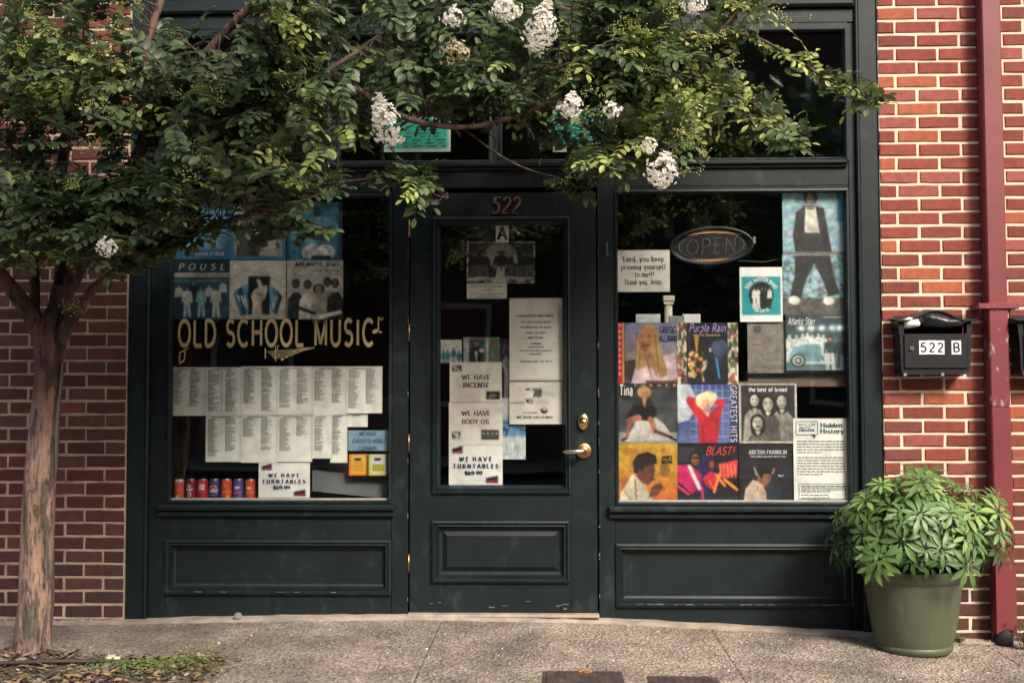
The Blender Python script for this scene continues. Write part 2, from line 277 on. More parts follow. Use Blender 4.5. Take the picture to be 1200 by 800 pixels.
# ------------------------------------------------------------------ stroke lettering
def E(cx, cy, rx, ry, a0, a1, n=10):
    return [(cx + rx * math.cos(math.radians(a0 + (a1 - a0) * i / n)), cy + ry * math.sin(math.radians(a0 + (a1 - a0) * i / n))) for i in range(n + 1)]
H_ = .66
GL = {
 'A': (.8, [[(0, 0), (.4, 1)], [(.4, 1), (.8, 0)], [(.15, .34), (.65, .34)]]),
 'B': (.7, [[(.1, 0), (.1, 1)], [(.1, 1), (.36, 1)] + E(.38, .76, .23, .24, 90, -90) + [(.1, .52)], [(.36, .52)] + E(.38, .26, .28, .26, 90, -90) + [(.1, 0)]]),
 'C': (.8, [E(.44, .5, .4, .5, 48, 312, 16)]),
 'D': (.8, [[(.1, 0), (.1, 1)], [(.1, 1), (.32, 1)] + E(.34, .5, .42, .5, 90, -90, 14) + [(.1, 0)]]),
 'E': (.65, [[(.1, 0), (.1, 1)], [(.1, 1), (.6, 1)], [(.1, .53), (.5, .53)], [(.1, 0), (.62, 0)]]),
 'F': (.62, [[(.1, 0), (.1, 1)], [(.1, 1), (.6, 1)], [(.1, .53), (.5, .53)]]),
 'G': (.85, [E(.44, .5, .4, .5, 48, 350, 16), [(.82, .0), (.82, .42)], [(.5, .42), (.82, .42)]]),
 'H': (.8, [[(.1, 0), (.1, 1)], [(.7, 0), (.7, 1)], [(.1, .52), (.7, .52)]]),
 'I': (.3, [[(.15, 0), (.15, 1)]]),
 'J': (.5, [[(.4, 1), (.4, .2)] + E(.22, .2, .18, .2, 0, -150, 8)]),
 'K': (.75, [[(.1, 0), (.1, 1)], [(.68, 1), (.12, .42)], [(.28, .58), (.72, 0)]]),
 'L': (.62, [[(.1, 0), (.1, 1)], [(.1, 0), (.6, 0)]]),
 'M': (.95, [[(.1, 0), (.1, 1)], [(.1, 1), (.475, .05)], [(.475, .05), (.85, 1)], [(.85, 1), (.85, 0)]]),
 'N': (.82, [[(.1, 0), (.1, 1)], [(.1, 1), (.72, 0)], [(.72, 0), (.72, 1)]]),
 'O': (.88, [E(.44, .5, .4, .5, 0, 360, 22)]),
 'P': (.68, [[(.1, 0), (.1, 1)], [(.1, 1), (.36, 1)] + E(.38, .74, .25, .26, 90, -90) + [(.1, .48)]]),
 'Q': (.88, [E(.44, .5, .4, .5, 0, 360, 22), [(.5, .25), (.82, -.1)]]),
 'R': (.76, [[(.1, 0), (.1, 1)], [(.1, 1), (.36, 1)] + E(.38, .75, .24, .25, 90, -90) + [(.1, .5)], [(.36, .5), (.72, 0)]]),
 'S': (.65, [E(.34, .75, .25, .25, 35, 250, 10) + E(.32, .26, .27, .26, 75, -145, 10)]),
 'T': (.74, [[(.37, 0), (.37, 1)], [(.0, 1), (.74, 1)]]),
 'U': (.8, [[(.1, 1), (.1, .3)] + E(.4, .3, .3, .3, 180, 360, 12) + [(.7, 1)]]),
 'V': (.78, [[(0, 1), (.39, 0)], [(.39, 0), (.78, 1)]]),
 'W': (1.1, [[(0, 1), (.28, 0)], [(.28, 0), (.55, .95)], [(.55, .95), (.82, 0)], [(.82, 0), (1.1, 1)]]),
 'X': (.75, [[(.03, 0), (.72, 1)], [(.03, 1), (.72, 0)]]),
 'Y': (.75, [[(.02, 1), (.375, .48)], [(.73, 1), (.375, .48)], [(.375, .48), (.375, 0)]]),
 'Z': (.7, [[(.05, 1), (.65, 1)], [(.65, 1), (.05, 0)], [(.05, 0), (.65, 0)]]),
 '0': (.62, [E(.31, .5, .27, .5, 0, 360, 20)]),
 '1': (.45, [[(.08, .8), (.26, 1)], [(.26, 1), (.26, 0)]]),
 '2': (.62, [E(.31, .72, .25, .28, 165, -35, 10) + [(.06, .02)], [(.06, .0), (.58, .0)]]),
 '3': (.6, [E(.28, .75, .24, .25, 150, -90, 9), E(.28, .26, .26, .26, 90, -150, 9)]),
 '4': (.65, [[(.45, 0), (.45, 1)], [(.45, 1), (.03, .3)], [(.03, .3), (.62, .3)]]),
 '5': (.6, [[(.54, 1), (.14, 1)], [(.14, 1), (.1, .52)] + E(.28, .32, .27, .32, 125, -150, 12)]),
 '6': (.6, [E(.42, .55, .36, .45, 80, 190, 8) + E(.31, .3, .25, .3, 180, 540, 16)]),
 '7': (.58, [[(.04, 1), (.56, 1)], [(.56, 1), (.2, 0)]]),
 '8': (.6, [E(.3, .76, .22, .24, 0, 360, 14), E(.3, .27, .27, .27, 0, 360, 16)]),
 '9': (.6, [E(.29, .7, .25, .3, 0, 360, 16), E(.18, .45, .36, .45, 10, -80, 8)]),
 '$': (.6, [E(.31, .75, .24, .22, 35, 250, 9) + E(.3, .28, .25, .24, 75, -145, 9), [(.3, -.1), (.3, 1.1)]]),
 '.': (.25, [[(.1, .02), (.16, .02)]]), ',': (.25, [[(.14, .04), (.06, -.16)]]), '!': (.3, [[(.15, 1), (.15, .3)], [(.12, .03), (.18, .03)]]),
 "'": (.2, [[(.1, 1), (.08, .76)]]), '-': (.4, [[(.05, .42), (.35, .42)]]), '+': (.5, [[(.05, .42), (.45, .42)], [(.25, .22), (.25, .62)]]),
 '/': (.4, [[(0, 0), (.4, 1)]]), ' ': (.35, []), ':': (.25, [[(.1, .05), (.16, .05)], [(.1, .5), (.16, .5)]]),
 'a': (.58, [E(.28, .45, .2, .2, 150, 0, 7) + [(.48, 0)], E(.27, .18, .2, .18, 60, 360, 12)]),
 'b': (.6, [[(.08, 1), (.08, 0)], E(.3, .32, .23, .32, 180, -180, 16)]),
 'c': (.52, [E(.3, .33, .24, .33, 50, 310, 12)]),
 'd': (.6, [[(.52, 1), (.52, 0)], E(.29, .32, .23, .32, 0, 360, 16)]),
 'e': (.56, [[(.07, .34), (.5, .34)] + E(.29, .33, .23, .33, 5, 310, 14)]),
 'f': (.38, [E(.34, .82, .16, .18, 80, 180, 6) + [(.18, 0)], [(.02, H_), (.34, H_)]]),
 'g': (.58, [E(.28, .34, .22, .3, 0, 360, 14), [(.5, H_), (.5, -.08)] + E(.27, -.08, .23, .2, 0, -150, 8)]),
 'h': (.6, [[(.08, 1), (.08, 0)], E(.3, .42, .22, .22, 170, 0, 8) + [(.52, 0)]]),
 'i': (.25, [[(.12, H_), (.12, 0)], [(.09, .9), (.15, .9)]]),
 'j': (.28, [[(.16, H_), (.16, -.1)] + E(.04, -.1, .12, .16, 0, -90, 5), [(.13, .9), (.19, .9)]]),
 'k': (.56, [[(.08, 1), (.08, 0)], [(.48, H_), (.1, .28)], [(.22, .4), (.52, 0)]]),
 'l': (.25, [[(.12, 1), (.12, 0)]]),
 'm': (.88, [[(.08, H_), (.08, 0)], E(.26, .46, .18, .2, 170, 0, 7) + [(.44, 0)], E(.62, .46, .18, .2, 170, 0, 7) + [(.8, 0)]]),
 'n': (.6, [[(.08, H_), (.08, 0)], E(.3, .42, .22, .24, 170, 0, 8) + [(.52, 0)]]),
 'o': (.6, [E(.3, .33, .24, .33, 0, 360, 18)]),
 'p': (.6, [[(.08, H_), (.08, -.3)], E(.3, .33, .23, .33, 180, -180, 16)]),
 'q': (.6, [[(.52, H_), (.52, -.3)], E(.29, .33, .23, .33, 0, 360, 16)]),
 'r': (.42, [[(.1, H_), (.1, 0)], E(.32, .36, .22, .28, 170, 75, 5)]),
 's': (.48, [E(.25, .49, .17, .16, 35, 250, 8) + E(.24, .17, .19, .17, 75, -145, 8)]),
 't': (.38, [[(.16, .9), (.16, .1)] + E(.26, .1, .1, .1, 180, 290, 4), [(.02, H_), (.34, H_)]]),
 'u': (.6, [[(.08, H_), (.08, .24)] + E(.3, .24, .22, .24, 180, 350, 8), [(.52, H_), (.52, 0)]]),
 'v': (.54, [[(.03, H_), (.27, 0)], [(.27, 0), (.51, H_)]]),
 'w': (.8, [[(.02, H_), (.2, 0)], [(.2, 0), (.4, .6)], [(.4, .6), (.6, 0)], [(.6, 0), (.78, H_)]]),
 'x': (.52, [[(.03, 0), (.49, H_)], [(.03, H_), (.49, 0)]]),
 'y': (.54, [[(.03, H_), (.28, 0)], [(.51, H_), (.2, -.3)]]),
 'z': (.5, [[(.04, H_), (.46, H_)], [(.46, H_), (.04, 0)], [(.04, 0), (.46, 0)]]),
}
class Ink(MB):
    """flat lettering in the xz plane at depth y"""
    def rib(s, pts, wt, y, thin=1.0, xf=None, mi=0):
        n = len(pts)
        if n < 2: return
        L_, R_ = [], []
        for i in range(n):
            a = pts[max(i - 1, 0)]; b = pts[min(i + 1, n - 1)]
            if n > 2 and i == 0 and pts[0] == pts[-1]: a = pts[-2]
            dx, dy = b[0] - a[0], b[1] - a[1]; l = math.hypot(dx, dy) or 1; dx /= l; dy /= l
            w = wt * (thin + (1 - thin) * abs(dy)) / 2
            L_.append((pts[i][0] - dy * w, pts[i][1] + dx * w)); R_.append((pts[i][0] + dy * w, pts[i][1] - dx * w))
        vs = [xf(*p) for p in L_ + R_] if xf else L_ + R_
        s.add([(v[0], y, v[1]) for v in vs], [(i, i + 1, n + i + 1, n + i) for i in range(n - 1)], mi)
    def rect(s, x0, x1, z0, z1, y, mi=0):
        s.add([(x0, y, z0), (x1, y, z0), (x1, y, z1), (x0, y, z1)], [(0, 1, 2, 3)], mi)
    def poly(s, pts, y, mi=0): s.add([(p[0], y, p[1]) for p in pts], [tuple(range(len(pts)))], mi)
    def text(s, t, cx, z, h, width=None, wt=.14, serif=False, slant=0, y=0, gap=.16, thin=None, mi=0, vert=False, xs=1.0, arc=None, jit=0):
        thin = (.55 if serif else .9) if thin is None else thin
        adv = [(GL[c][0] * xs + gap) for c in t]; tot = sum(adv) - gap
        kx = (width / (tot * h)) if width else 1.0
        u = 0; rng = random.Random(len(t) * 7 + ord(t[0]))
        for c, a in zip(t, adv):
            jz = rng.uniform(-jit, jit); js = rng.uniform(-jit, jit)
            def xf(px, py, u=u):
                gx = ((px * xs + u - tot / 2) + (slant + js) * py) * h * kx; gy = (py + jz) * h
                if arc:
                    R, sg = arc; rr = R + sg * gy
                    return (cx + rr * math.sin(gx / R), z + sg * rr * math.cos(gx / R))
                if vert: return (cx + gy, z - gx)
                return (cx + gx, z + gy)
            for st in GL[c][1]:
                s.rib(st, wt, y, thin, xf, mi)
                if serif and len(st) <= 3 or serif and len(st) > 3:
                    for (e, q) in ((st[0], st[1]), (st[-1], st[-2])):
                        if abs(e[1] - q[1]) > .5 * abs(e[0] - q[0]) + .01 and min(abs(e[1] - k) for k in (0, 1, H_, -.3)) < .03 and abs(e[1] - q[1]) > .08 and not (c in 'CGSOQcesao'):
                            s.rib([(e[0] - .13, e[1]), (e[0] + .13, e[1])], wt * .5, y, 1, xf, mi)
            u += a
# ------------------------------------------------------------------ printed pictures as coloured grids
class Cv:
    def __init__(s, w, h, col=(200, 200, 200), seed=1):
        s.w, s.h, s.k = w, h, 2; s.W, s.H = w * s.k, h * s.k
        s.a = np.ones((s.H, s.W, 3)) * np.array(lin(col)); s.r = np.random.RandomState(seed)
        yy, xx = np.mgrid[0:s.H, 0:s.W]; s.X = (xx + .5) / s.W; s.Y = (yy + .5) / s.H
    def mk(s, m_, c, al=1.0, f=None):
        m_ = m_[..., None] * al; cc = np.array(lin(c)) * (1 if f is None else np.clip(f, .35, 1.4)[..., None]); s.a = s.a * (1 - m_) + cc * m_; return s
    def rect(s, x0, y0, x1, y1, c, al=1.0): return s.mk(((s.X >= x0) & (s.X < x1) & (s.Y >= y0) & (s.Y < y1)).astype(float), c, al)
    def ell(s, cx, cy, rx, ry, c, al=1.0, rot=0):
        dx, dy = s.X - cx, s.Y - cy; co, si = math.cos(rot), math.sin(rot)
        u, v = (dx * co + dy * si) / rx, (-dx * si + dy * co) / ry
        return s.mk((u ** 2 + v ** 2 < 1).astype(float), c, al, 1.14 - .30 * ((u + .35) ** 2 + (v + .35) ** 2) / 1.5)
    def poly(s, pts, c, al=1.0):
        m_ = np.zeros_like(s.X, bool); n = len(pts)
        for i in range(n):
            x0, y0 = pts[i]; x1, y1 = pts[(i + 1) % n]
            if y0 == y1: continue
            cnd = (s.Y >= min(y0, y1)) & (s.Y < max(y0, y1)); m_ ^= cnd & (s.X < (x1 - x0) * (s.Y - y0) / (y1 - y0) + x0)
        X_ = [p[0] for p in pts]; Y_ = [p[1] for p in pts]; u = (s.X - min(X_)) / (max(X_) - min(X_) + .01); v = (s.Y - min(Y_)) / (max(Y_) - min(Y_) + .01)
        k = (pts[0][0] * 37 + pts[0][1] * 91) % 6.28; fold = np.sin(u * 9 + v * 4 + k) * .09 + np.sin(u * 5 - v * 13 + k * 2) * .08
        return s.mk(m_.astype(float), c, al, 1.16 - .34 * u - .10 * v + fold)
    def line(s, x0, y0, x1, y1, w, c, al=1.0):
        dx, dy = x1 - x0, y1 - y0; l = dx * dx + dy * dy + 1e-9; t = np.clip(((s.X - x0) * dx + (s.Y - y0) * dy) / l, 0, 1)
        return s.mk((np.hypot(s.X - x0 - t * dx, s.Y - y0 - t * dy) < w).astype(float), c, al)
    def grad(s, c0, c1, vert=True):
        t = (s.Y if vert else s.X)[..., None]; s.a = np.array(lin(c0)) * (1 - t) + np.array(lin(c1)) * t; return s
    def cloud(s, c, al=.6, n=6, lo=.5, hi=.8):
        g = s.r.rand(n + 1, n + 1); fx, fy = s.X * n * .999, s.Y * n * .999; ix, iy = fx.astype(int), fy.astype(int); tx, ty = fx - ix, fy - iy
        tx = tx * tx * (3 - 2 * tx); ty = ty * ty * (3 - 2 * ty)
        v = (g[iy, ix] * (1 - tx) + g[iy, ix + 1] * tx) * (1 - ty) + (g[iy + 1, ix] * (1 - tx) + g[iy + 1, ix + 1] * tx) * ty
        return s.mk(np.clip((v - lo) / (hi - lo), 0, 1), c, al)
    def grain(s, amt=.12):
        g = s.r.rand(s.h, s.w).repeat(s.k, 0).repeat(s.k, 1); s.a = s.a * (1 + amt * (g[..., None] - .5) * 2); return s
    def fig(s, cx, top, h, skin, hair, torso, legs=None, wide=1.0, lean=0):
        """a small plain standing figure"""
        r = h * .065
        s.poly([(cx - .13 * h * wide, top + .2 * h), (cx + .13 * h * wide, top + .2 * h), (cx + .10 * h * wide + lean, top + .55 * h), (cx - .10 * h * wide + lean, top + .55 * h)], torso)
        s.ell(cx, top + .2 * h, .13 * h * wide, .05 * h, torso)
        s.line(cx - .12 * h * wide, top + .22 * h, cx - .16 * h * wide, top + .5 * h, .03 * h, torso); s.line(cx + .12 * h * wide, top + .22 * h, cx + .15 * h * wide, top + .5 * h, .03 * h, torso)
        if legs:
            s.line(cx - .05 * h * wide + lean, top + .55 * h, cx - .08 * h * wide, top + .97 * h, .045 * h, legs); s.line(cx + .05 * h * wide + lean, top + .55 * h, cx + .09 * h * wide, top + .97 * h, .045 * h, legs)
        s.ell(cx, top + .07 * h, r * 1.05, r * 1.3, hair); s.ell(cx, top + .095 * h, r * .78, r * 1.0, skin); return s
    def face(s, cx, cy, r, skin, hair, dark=None, hw=1.25, long=0):
        """a plain head seen from the front"""
        dk = dark or tuple(int(v * .45) for v in skin)
        if long: s.ell(cx, cy + r * long * .5, r * hw, r * (1.2 + long * .6), hair)
        s.ell(cx, cy - r * .15, r * hw, r * 1.35, hair); s.ell(cx, cy + r * .12, r * .85, r * 1.12, skin)
        s.ell(cx - r * .33, cy, r * .17, r * .09, dk); s.ell(cx + r * .33, cy, r * .17, r * .09, dk)
        s.line(cx, cy + .05 * r, cx + r * .06, cy + r * .42, r * .06, dk, .6); s.line(cx - r * .26, cy + r * .72, cx + r * .26, cy + r * .72, r * .07, dk, .9)
        s.mk(((((s.X - cx) / (r * .85)) ** 2 + ((s.Y - cy - r * .12) / (r * 1.12)) ** 2 < 1) & (s.X > cx + r * .35)).astype(float), dk, .35); return s
    def soft(s, k=1):
        for _ in range(k):
            p = np.pad(s.a, ((1, 1), (1, 1), (0, 0)), 'edge'); s.a = (p[:-2, 1:-1] + p[2:, 1:-1] + p[1:-1, :-2] + p[1:-1, 2:] + 2 * p[1:-1, 1:-1]) / 6
        for n, am in ((9, .22), (22, .20), (40, .14)):
            g = s.r.rand(n + 1, n + 1); fx, fy = s.X * n * .999, s.Y * n * .999; ix, iy = fx.astype(int), fy.astype(int); tx, ty = fx - ix, fy - iy
            v = (g[iy, ix] * (1 - tx) + g[iy, ix + 1] * tx) * (1 - ty) + (g[iy + 1, ix] * (1 - tx) + g[iy + 1, ix + 1] * tx) * ty
            s.a = s.a * (1 + am * 2 * (v[..., None] - .5))
        # a pale handling haze and darker edges of worn card
        e = np.minimum(np.minimum(s.X, 1 - s.X), np.minimum(s.Y, 1 - s.Y)); s.a = s.a * (1 - .35 * np.exp(-e / .008))[..., None] + .006
        return s
    def px(s):
        return s.a.reshape(s.h, s.k, s.w, s.k, 3).mean((1, 3))
def grid_mesh(name, w, h, cv, bend=None, matl=None):
    """a printed sheet, w x h metres, centred, facing -y, with a thin back"""
    A = cv.px(); nh, nw = A.shape[:2]
    # points lie on pixel corners: average of neighbours
    pad = np.pad(A, ((1, 1), (1, 1), (0, 0)), 'edge'); C = (pad[:-1, :-1] + pad[1:, :-1] + pad[:-1, 1:] + pad[1:, 1:]) / 4
    xs = np.linspace(-w / 2, w / 2, nw + 1); zs = np.linspace(h / 2, -h / 2, nh + 1)
    X, Z = np.meshgrid(xs, zs); Y = np.zeros_like(X) if bend is None else bend(X / w, Z / h)
    V = np.stack([X, Y, Z], -1).reshape(-1, 3); i = np.arange(nh)[:, None] * (nw + 1) + np.arange(nw)[None, :]
    F = np.stack([i, i + nw + 1, i + nw + 2, i + 1], -1).reshape(-1, 4)
    bk = len(V); th = .0012 + max(0.0, float(Y.max()))
    cor = [(0, 0), (0, nw), (nh, nw), (nh, 0)]; vb = [V[a * (nw + 1) + b] + np.array([0, th, 0]) for a, b in cor]
    verts = V.tolist() + [v.tolist() for v in vb]; faces = F.tolist() + [[bk, bk + 1, bk + 2, bk + 3]]
    me = bpy.data.meshes.new(name); me.from_pydata(verts, [], faces); me.materials.append(matl or M_print)
    at = me.color_attributes.new('paint', 'FLOAT_COLOR', 'POINT')
    cc = np.ones((len(verts), 4)); cc[:bk, :3] = C.reshape(-1, 3); cc[bk:, :3] = .5; at.data.foreach_set('color', cc.ravel())
    me.update(); return me
GLASS_Y = .062
def curl(amp, seed=0):
    r = random.Random(seed); a, b, c = r.uniform(.3, 1), r.uniform(2, 5), r.uniform(0, 6)
    return lambda u, v: -amp * .5 * (np.sin(u * b + c) * a + np.sin(v * b * 1.2 + c * 2) * .6) + amp * .5
def poster(name, label, cat, rect, cv, layer=1, group=None, bend=0.0, y=None, tilt=0.0, seed=0):
    global IY
    IY = -.0016 - 1.4 * bend
    yy = (GLASS_Y + .007 + (4 - layer) * .004) if y is None else y
    x0, y0, x1, y1 = rect
    a, b, c, d = P(x0, y0, yy), P(x1, y0, yy), P(x0, y1, yy), P(x1, y1, yy)
    w = ((b.x - a.x) + (d.x - c.x)) / 2; h = ((a.z - c.z) + (b.z - d.z)) / 2; ct = (a + b + c + d) / 4
    me = grid_mesh(name, w, h, cv, curl(bend, seed) if bend else None)
    o = put(name, me, None, ct); o.rotation_euler.y = tilt; tag(o, label, cat, group); o['_w'] = w; o['_h'] = h
    return o, w, h
def inkpart(parent, ink, mats, name='printed_text'):
    if not ink.f: return
    me = ink.mesh(name, mats); o = bpy.data.objects.new(name, me); COL.objects.link(o); o.parent = parent; WO[o] = WO[parent]; return o
IY = -.0022
def ftext(ink, t, w, h, u, v, cap, width=None, **k):
    """centre at u, baseline at v (fractions of the sheet, v down); cap height and width as fractions"""
    ink.text(t, (u - .5) * w, (.5 - v) * h, cap * h, None if width is None else width * w, y=k.pop('y', IY), **k)


# ------------------------------------------------------------------ ground, pavement, road, far side
def ground_sheet(name, m_, x0, x1, y0, y1, dz, nx=40, ny=8, kind='structure'):
    mb = MB(); vs = []
    for j in range(ny + 1):
        for i in range(nx + 1):
            x = x0 + (x1 - x0) * i / nx; y = y0 + (y1 - y0) * j / ny; vs.append((x, y, gz(x, y) + dz))
    mb.add(vs, [(j * (nx + 1) + i, j * (nx + 1) + i + 1, (j + 1) * (nx + 1) + i + 1, (j + 1) * (nx + 1) + i) for j in range(ny) for i in range(nx)])
    return tag(mb.build(name, m_), kind=kind)
ground_sheet('ground', mat('bare_earth', (.09, .07, .05), .95, .3, 2, .5, 20), -150, 150, -150, 12, -.32, 60, 20)
ground_sheet('road', M_asphalt, -60, 60, -14, -3.35, -.17, 60, 4)
ground_sheet('pavement_bed', mat('joint_dirt', (.12, .10, .082), .95, .2, 9, .5, 60), -60, 60, -3.2, .12, -.035, 120, 4)
# near kerb: a real step
k = MB()
for i in range(60):
    xa, xb = -30 + i, -29 + i - .006
    za, zb = gz(xa, -3.2), gz(xb, -3.2)
    k.add([(xa, -3.36, za - .17), (xb, -3.36, zb - .17), (xb, -3.345, zb), (xa, -3.345, za), (xa, -3.2, za), (xb, -3.2, zb), (xb, -3.2, zb - .17), (xa, -3.2, za - .17)], [(0, 1, 2, 3), (3, 2, 5, 4), (4, 5, 6, 7), (0, 3, 4, 7), (1, 6, 5, 2)])
tag(k.build('kerb', M_concrete), kind='structure')
pv = tag(empty('pavement', (0, -1.5, 0)), kind='structure')
PIT = (-3.3, -1.40, -2.0, -.80)          # the tree pit
def slab(x0, x1, y0, y1, stuff=False):
    n = max(2, int((x1 - x0) / .12)); m_ = max(2, int((y1 - y0) / .25)); mb = MB(); e = .006; g = .0012
    X = [x0 + g, x0 + g + e] + [x0 + (x1 - x0) * i / n for i in range(1, n)] + [x1 - g - e, x1 - g]; Y = [y0 + g, y0 + g + e] + [y0 + (y1 - y0) * i / m_ for i in range(1, m_)] + [y1 - g - e, y1 - g]
    vs = []
    for j, y in enumerate(Y):
        for i, x in enumerate(X):
            ed = i in (0, len(X) - 1) or j in (0, len(Y) - 1); vs.append((x, y, gz(x, y) - (.0035 if ed else 0)))
    nx = len(X); mb.add(vs, [(j * nx + i, j * nx + i + 1, (j + 1) * nx + i + 1, (j + 1) * nx + i) for j in range(len(Y) - 1) for i in range(nx - 1)])
    return mb.build('paving_slab', M_pave, pv, ((x0 + x1) / 2, (y0 + y1) / 2, 0))
joints = [-1.86 + 1.325 * i for i in range(-9, 9)]
for a_, b_ in zip(joints[:-1], joints[1:]):
    for (ya, yb) in ((-1.62, -.055), (-3.2, -1.62)):
        cells = [(a_, b_, ya, yb)]
        if b_ > PIT[0] and a_ < PIT[1]:
            cells = []
            if a_ < PIT[0]: cells.append((a_, PIT[0], ya, yb))
            if b_ > PIT[1]: cells.append((PIT[1], b_, ya, yb))
            xa, xb = max(a_, PIT[0]), min(b_, PIT[1])
            if yb > PIT[3]: cells.append((xa, xb, PIT[3], yb))
            if ya < PIT[2]: cells.append((xa, xb, ya, PIT[2]))
        for c_ in cells: slab(*c_)
# pale concrete lip along the foot of the shopfront and walls
lp = MB(); xs_ = np.linspace(-6, 6, 161); rr = random.Random(4)
row = []
for x in xs_:
    z = gz(x); w = -.058 + rr.uniform(-.006, .006); hgt = .012 + rr.uniform(-.003, .003)
    row.append([(x, .10, z + hgt + .004), (x, w + .03, z + hgt), (x, w, z + .004), (x, w - .004, z - .03)])
lp.add([p for r_ in row for p in r_], [(i * 4 + j, (i + 1) * 4 + j, (i + 1) * 4 + j + 1, i * 4 + j + 1) for i in range(len(row) - 1) for j in range(3)])
tag(lp.build('concrete_lip', M_concrete), kind='structure')
# the far side of the street, seen only as reflections in the glass
ground_sheet('far_pavement', M_concrete, -60, 60, -18, -14, -.03, 40, 2)
fb = empty('brick_building', (0, -18, 0), 'long dark two storey brick building across the street', 'building')
w_ = MB(); w_.box(-38, 34, -30, -18, -.5, 9.5); w_.build('wall', M_farbrick, fb)
c_ = MB(); c_.box(-38.3, 34.3, -30.3, -17.7, 9.5, 9.95); c_.build('cornice', M_farbrick, fb)
proto = None
for zc in (2.0, 6.6):
    for i in range(18):
        x = -34 + i * 4
        f = MB().ring(x - .8, x + .8, zc - 1.1, zc + 1.1, [(0, -18.0), (0, -17.93), (.1, -17.93), (.1, -18.0)]).box(x - .72, x + .72, -18.02, -17.97, zc - 1.02, zc + 1.02, mi=1)
        if proto is None: f.v = [(a - x, b_ + 18, c - zc) for a, b_, c in f.v]; proto = f.mesh('window', [M_ivory, M_farwin])
        put('window', proto, fb, (x, -18, zc))
FTL = ['leftmost of the five broad street trees on the far pavement', 'second from the left of the five street trees on the far pavement', 'middle one of the five street trees on the far pavement', 'second from the right of the five street trees on the far pavement', 'rightmost of the five street trees on the far pavement']
def far_tree(x, y, s, seed):
    r = random.Random(seed); t = empty('street_tree', (x, y, -.2), FTL[seed], 'tree', 'street trees across the road')
    mb = MB().tube([(x, y, -.2), (x + .1, y, 1.5), (x - .05, y, 3.2)], [.22, .17, .12], 8)
    for i in range(6): mb.tube([(x, y, 2.6), (x + r.uniform(-1.6, 1.6), y + r.uniform(-1.2, 1.2), 4.2 + r.random())], [.08, .03], 5)
    mb.build('trunk', M_fartrunk, t)
    c = MB()
    for i in range(2600):
        a, b_ = r.uniform(0, 6.28), math.acos(r.uniform(-1, 1)); q = r.uniform(.55, 1) ** .5
        lump = 1 + .25 * math.sin(a * 3 + seed) * math.sin(b_ * 4)
        p = Vector((x + s * 1.25 * q * lump * math.sin(b_) * math.cos(a), y + s * q * lump * math.sin(b_) * math.sin(a), 4.6 + s * .85 * q * lump * math.cos(b_)))
        d = Vector((r.uniform(-1, 1), r.uniform(-1, 1), r.uniform(-.6, .6))).normalized() * r.uniform(.12, .24); e = d.cross(Vector((r.uniform(-1, 1), r.uniform(-1, 1), 1))).normalized() * d.length * .6
        c.add([p - d, p + e, p + d, p - e], [(0, 1, 2, 3)])
    c.build('crown', M_leaf[1], t)
for i, (x, s_) in enumerate([(-13, 3.0), (-5.5, 2.6), (2.5, 3.1), (9.5, 2.7), (17, 3)]): far_tree(x, -15.6 - .3 * (i % 2), s_, i)

# ------------------------------------------------------------------ brick walls
def brick_mesh(seed, L=.203, Hh=.0575, D=.09):
    r = random.Random(seed); j = lambda a=.0019: r.uniform(-a, a)
    x, z, b = L / 2, Hh / 2, .0045
    o = [(-x + j(), -z + j()), (x + j(), -z + j()), (x + j(), z + j()), (-x + j(), z + j())]
    n = [(-x + b, -z + b), (-x * .33, -z + b + j(.0015)), (x * .33, -z + b + j(.0015)), (x - b, -z + b), (x - b, z - b), (x * .33, z - b + j(.0015)), (-x * .33, z - b + j(.0015)), (-x + b, z - b)]
    oo = [o[0], (-x * .33, -z + j()), (x * .33, -z + j()), o[1], o[2], (x * .33, z + j()), (-x * .33, z + j()), o[3]]
    yf = [0 + j(.0016) for _ in range(8)]
    vs = [(p[0], yf[i], p[1]) for i, p in enumerate(n)] + [(p[0], .004 + j(.001), p[1]) for p in oo] + [(p[0], D, p[1]) for p in oo]
    fs = [(0, 1, 6, 7), (1, 2, 5, 6), (2, 3, 4, 5)] + [(8 + i, 8 + (i + 1) % 8, (i + 1) % 8, i) for i in range(8)] + [(16 + i, 16 + (i + 1) % 8, 8 + (i + 1) % 8, 8 + i) for i in range(8)]
    mb = MB(); mb.add(vs, fs); return mb.mesh('brick', M_brick)
BM = [brick_mesh(i) for i in range(24)]
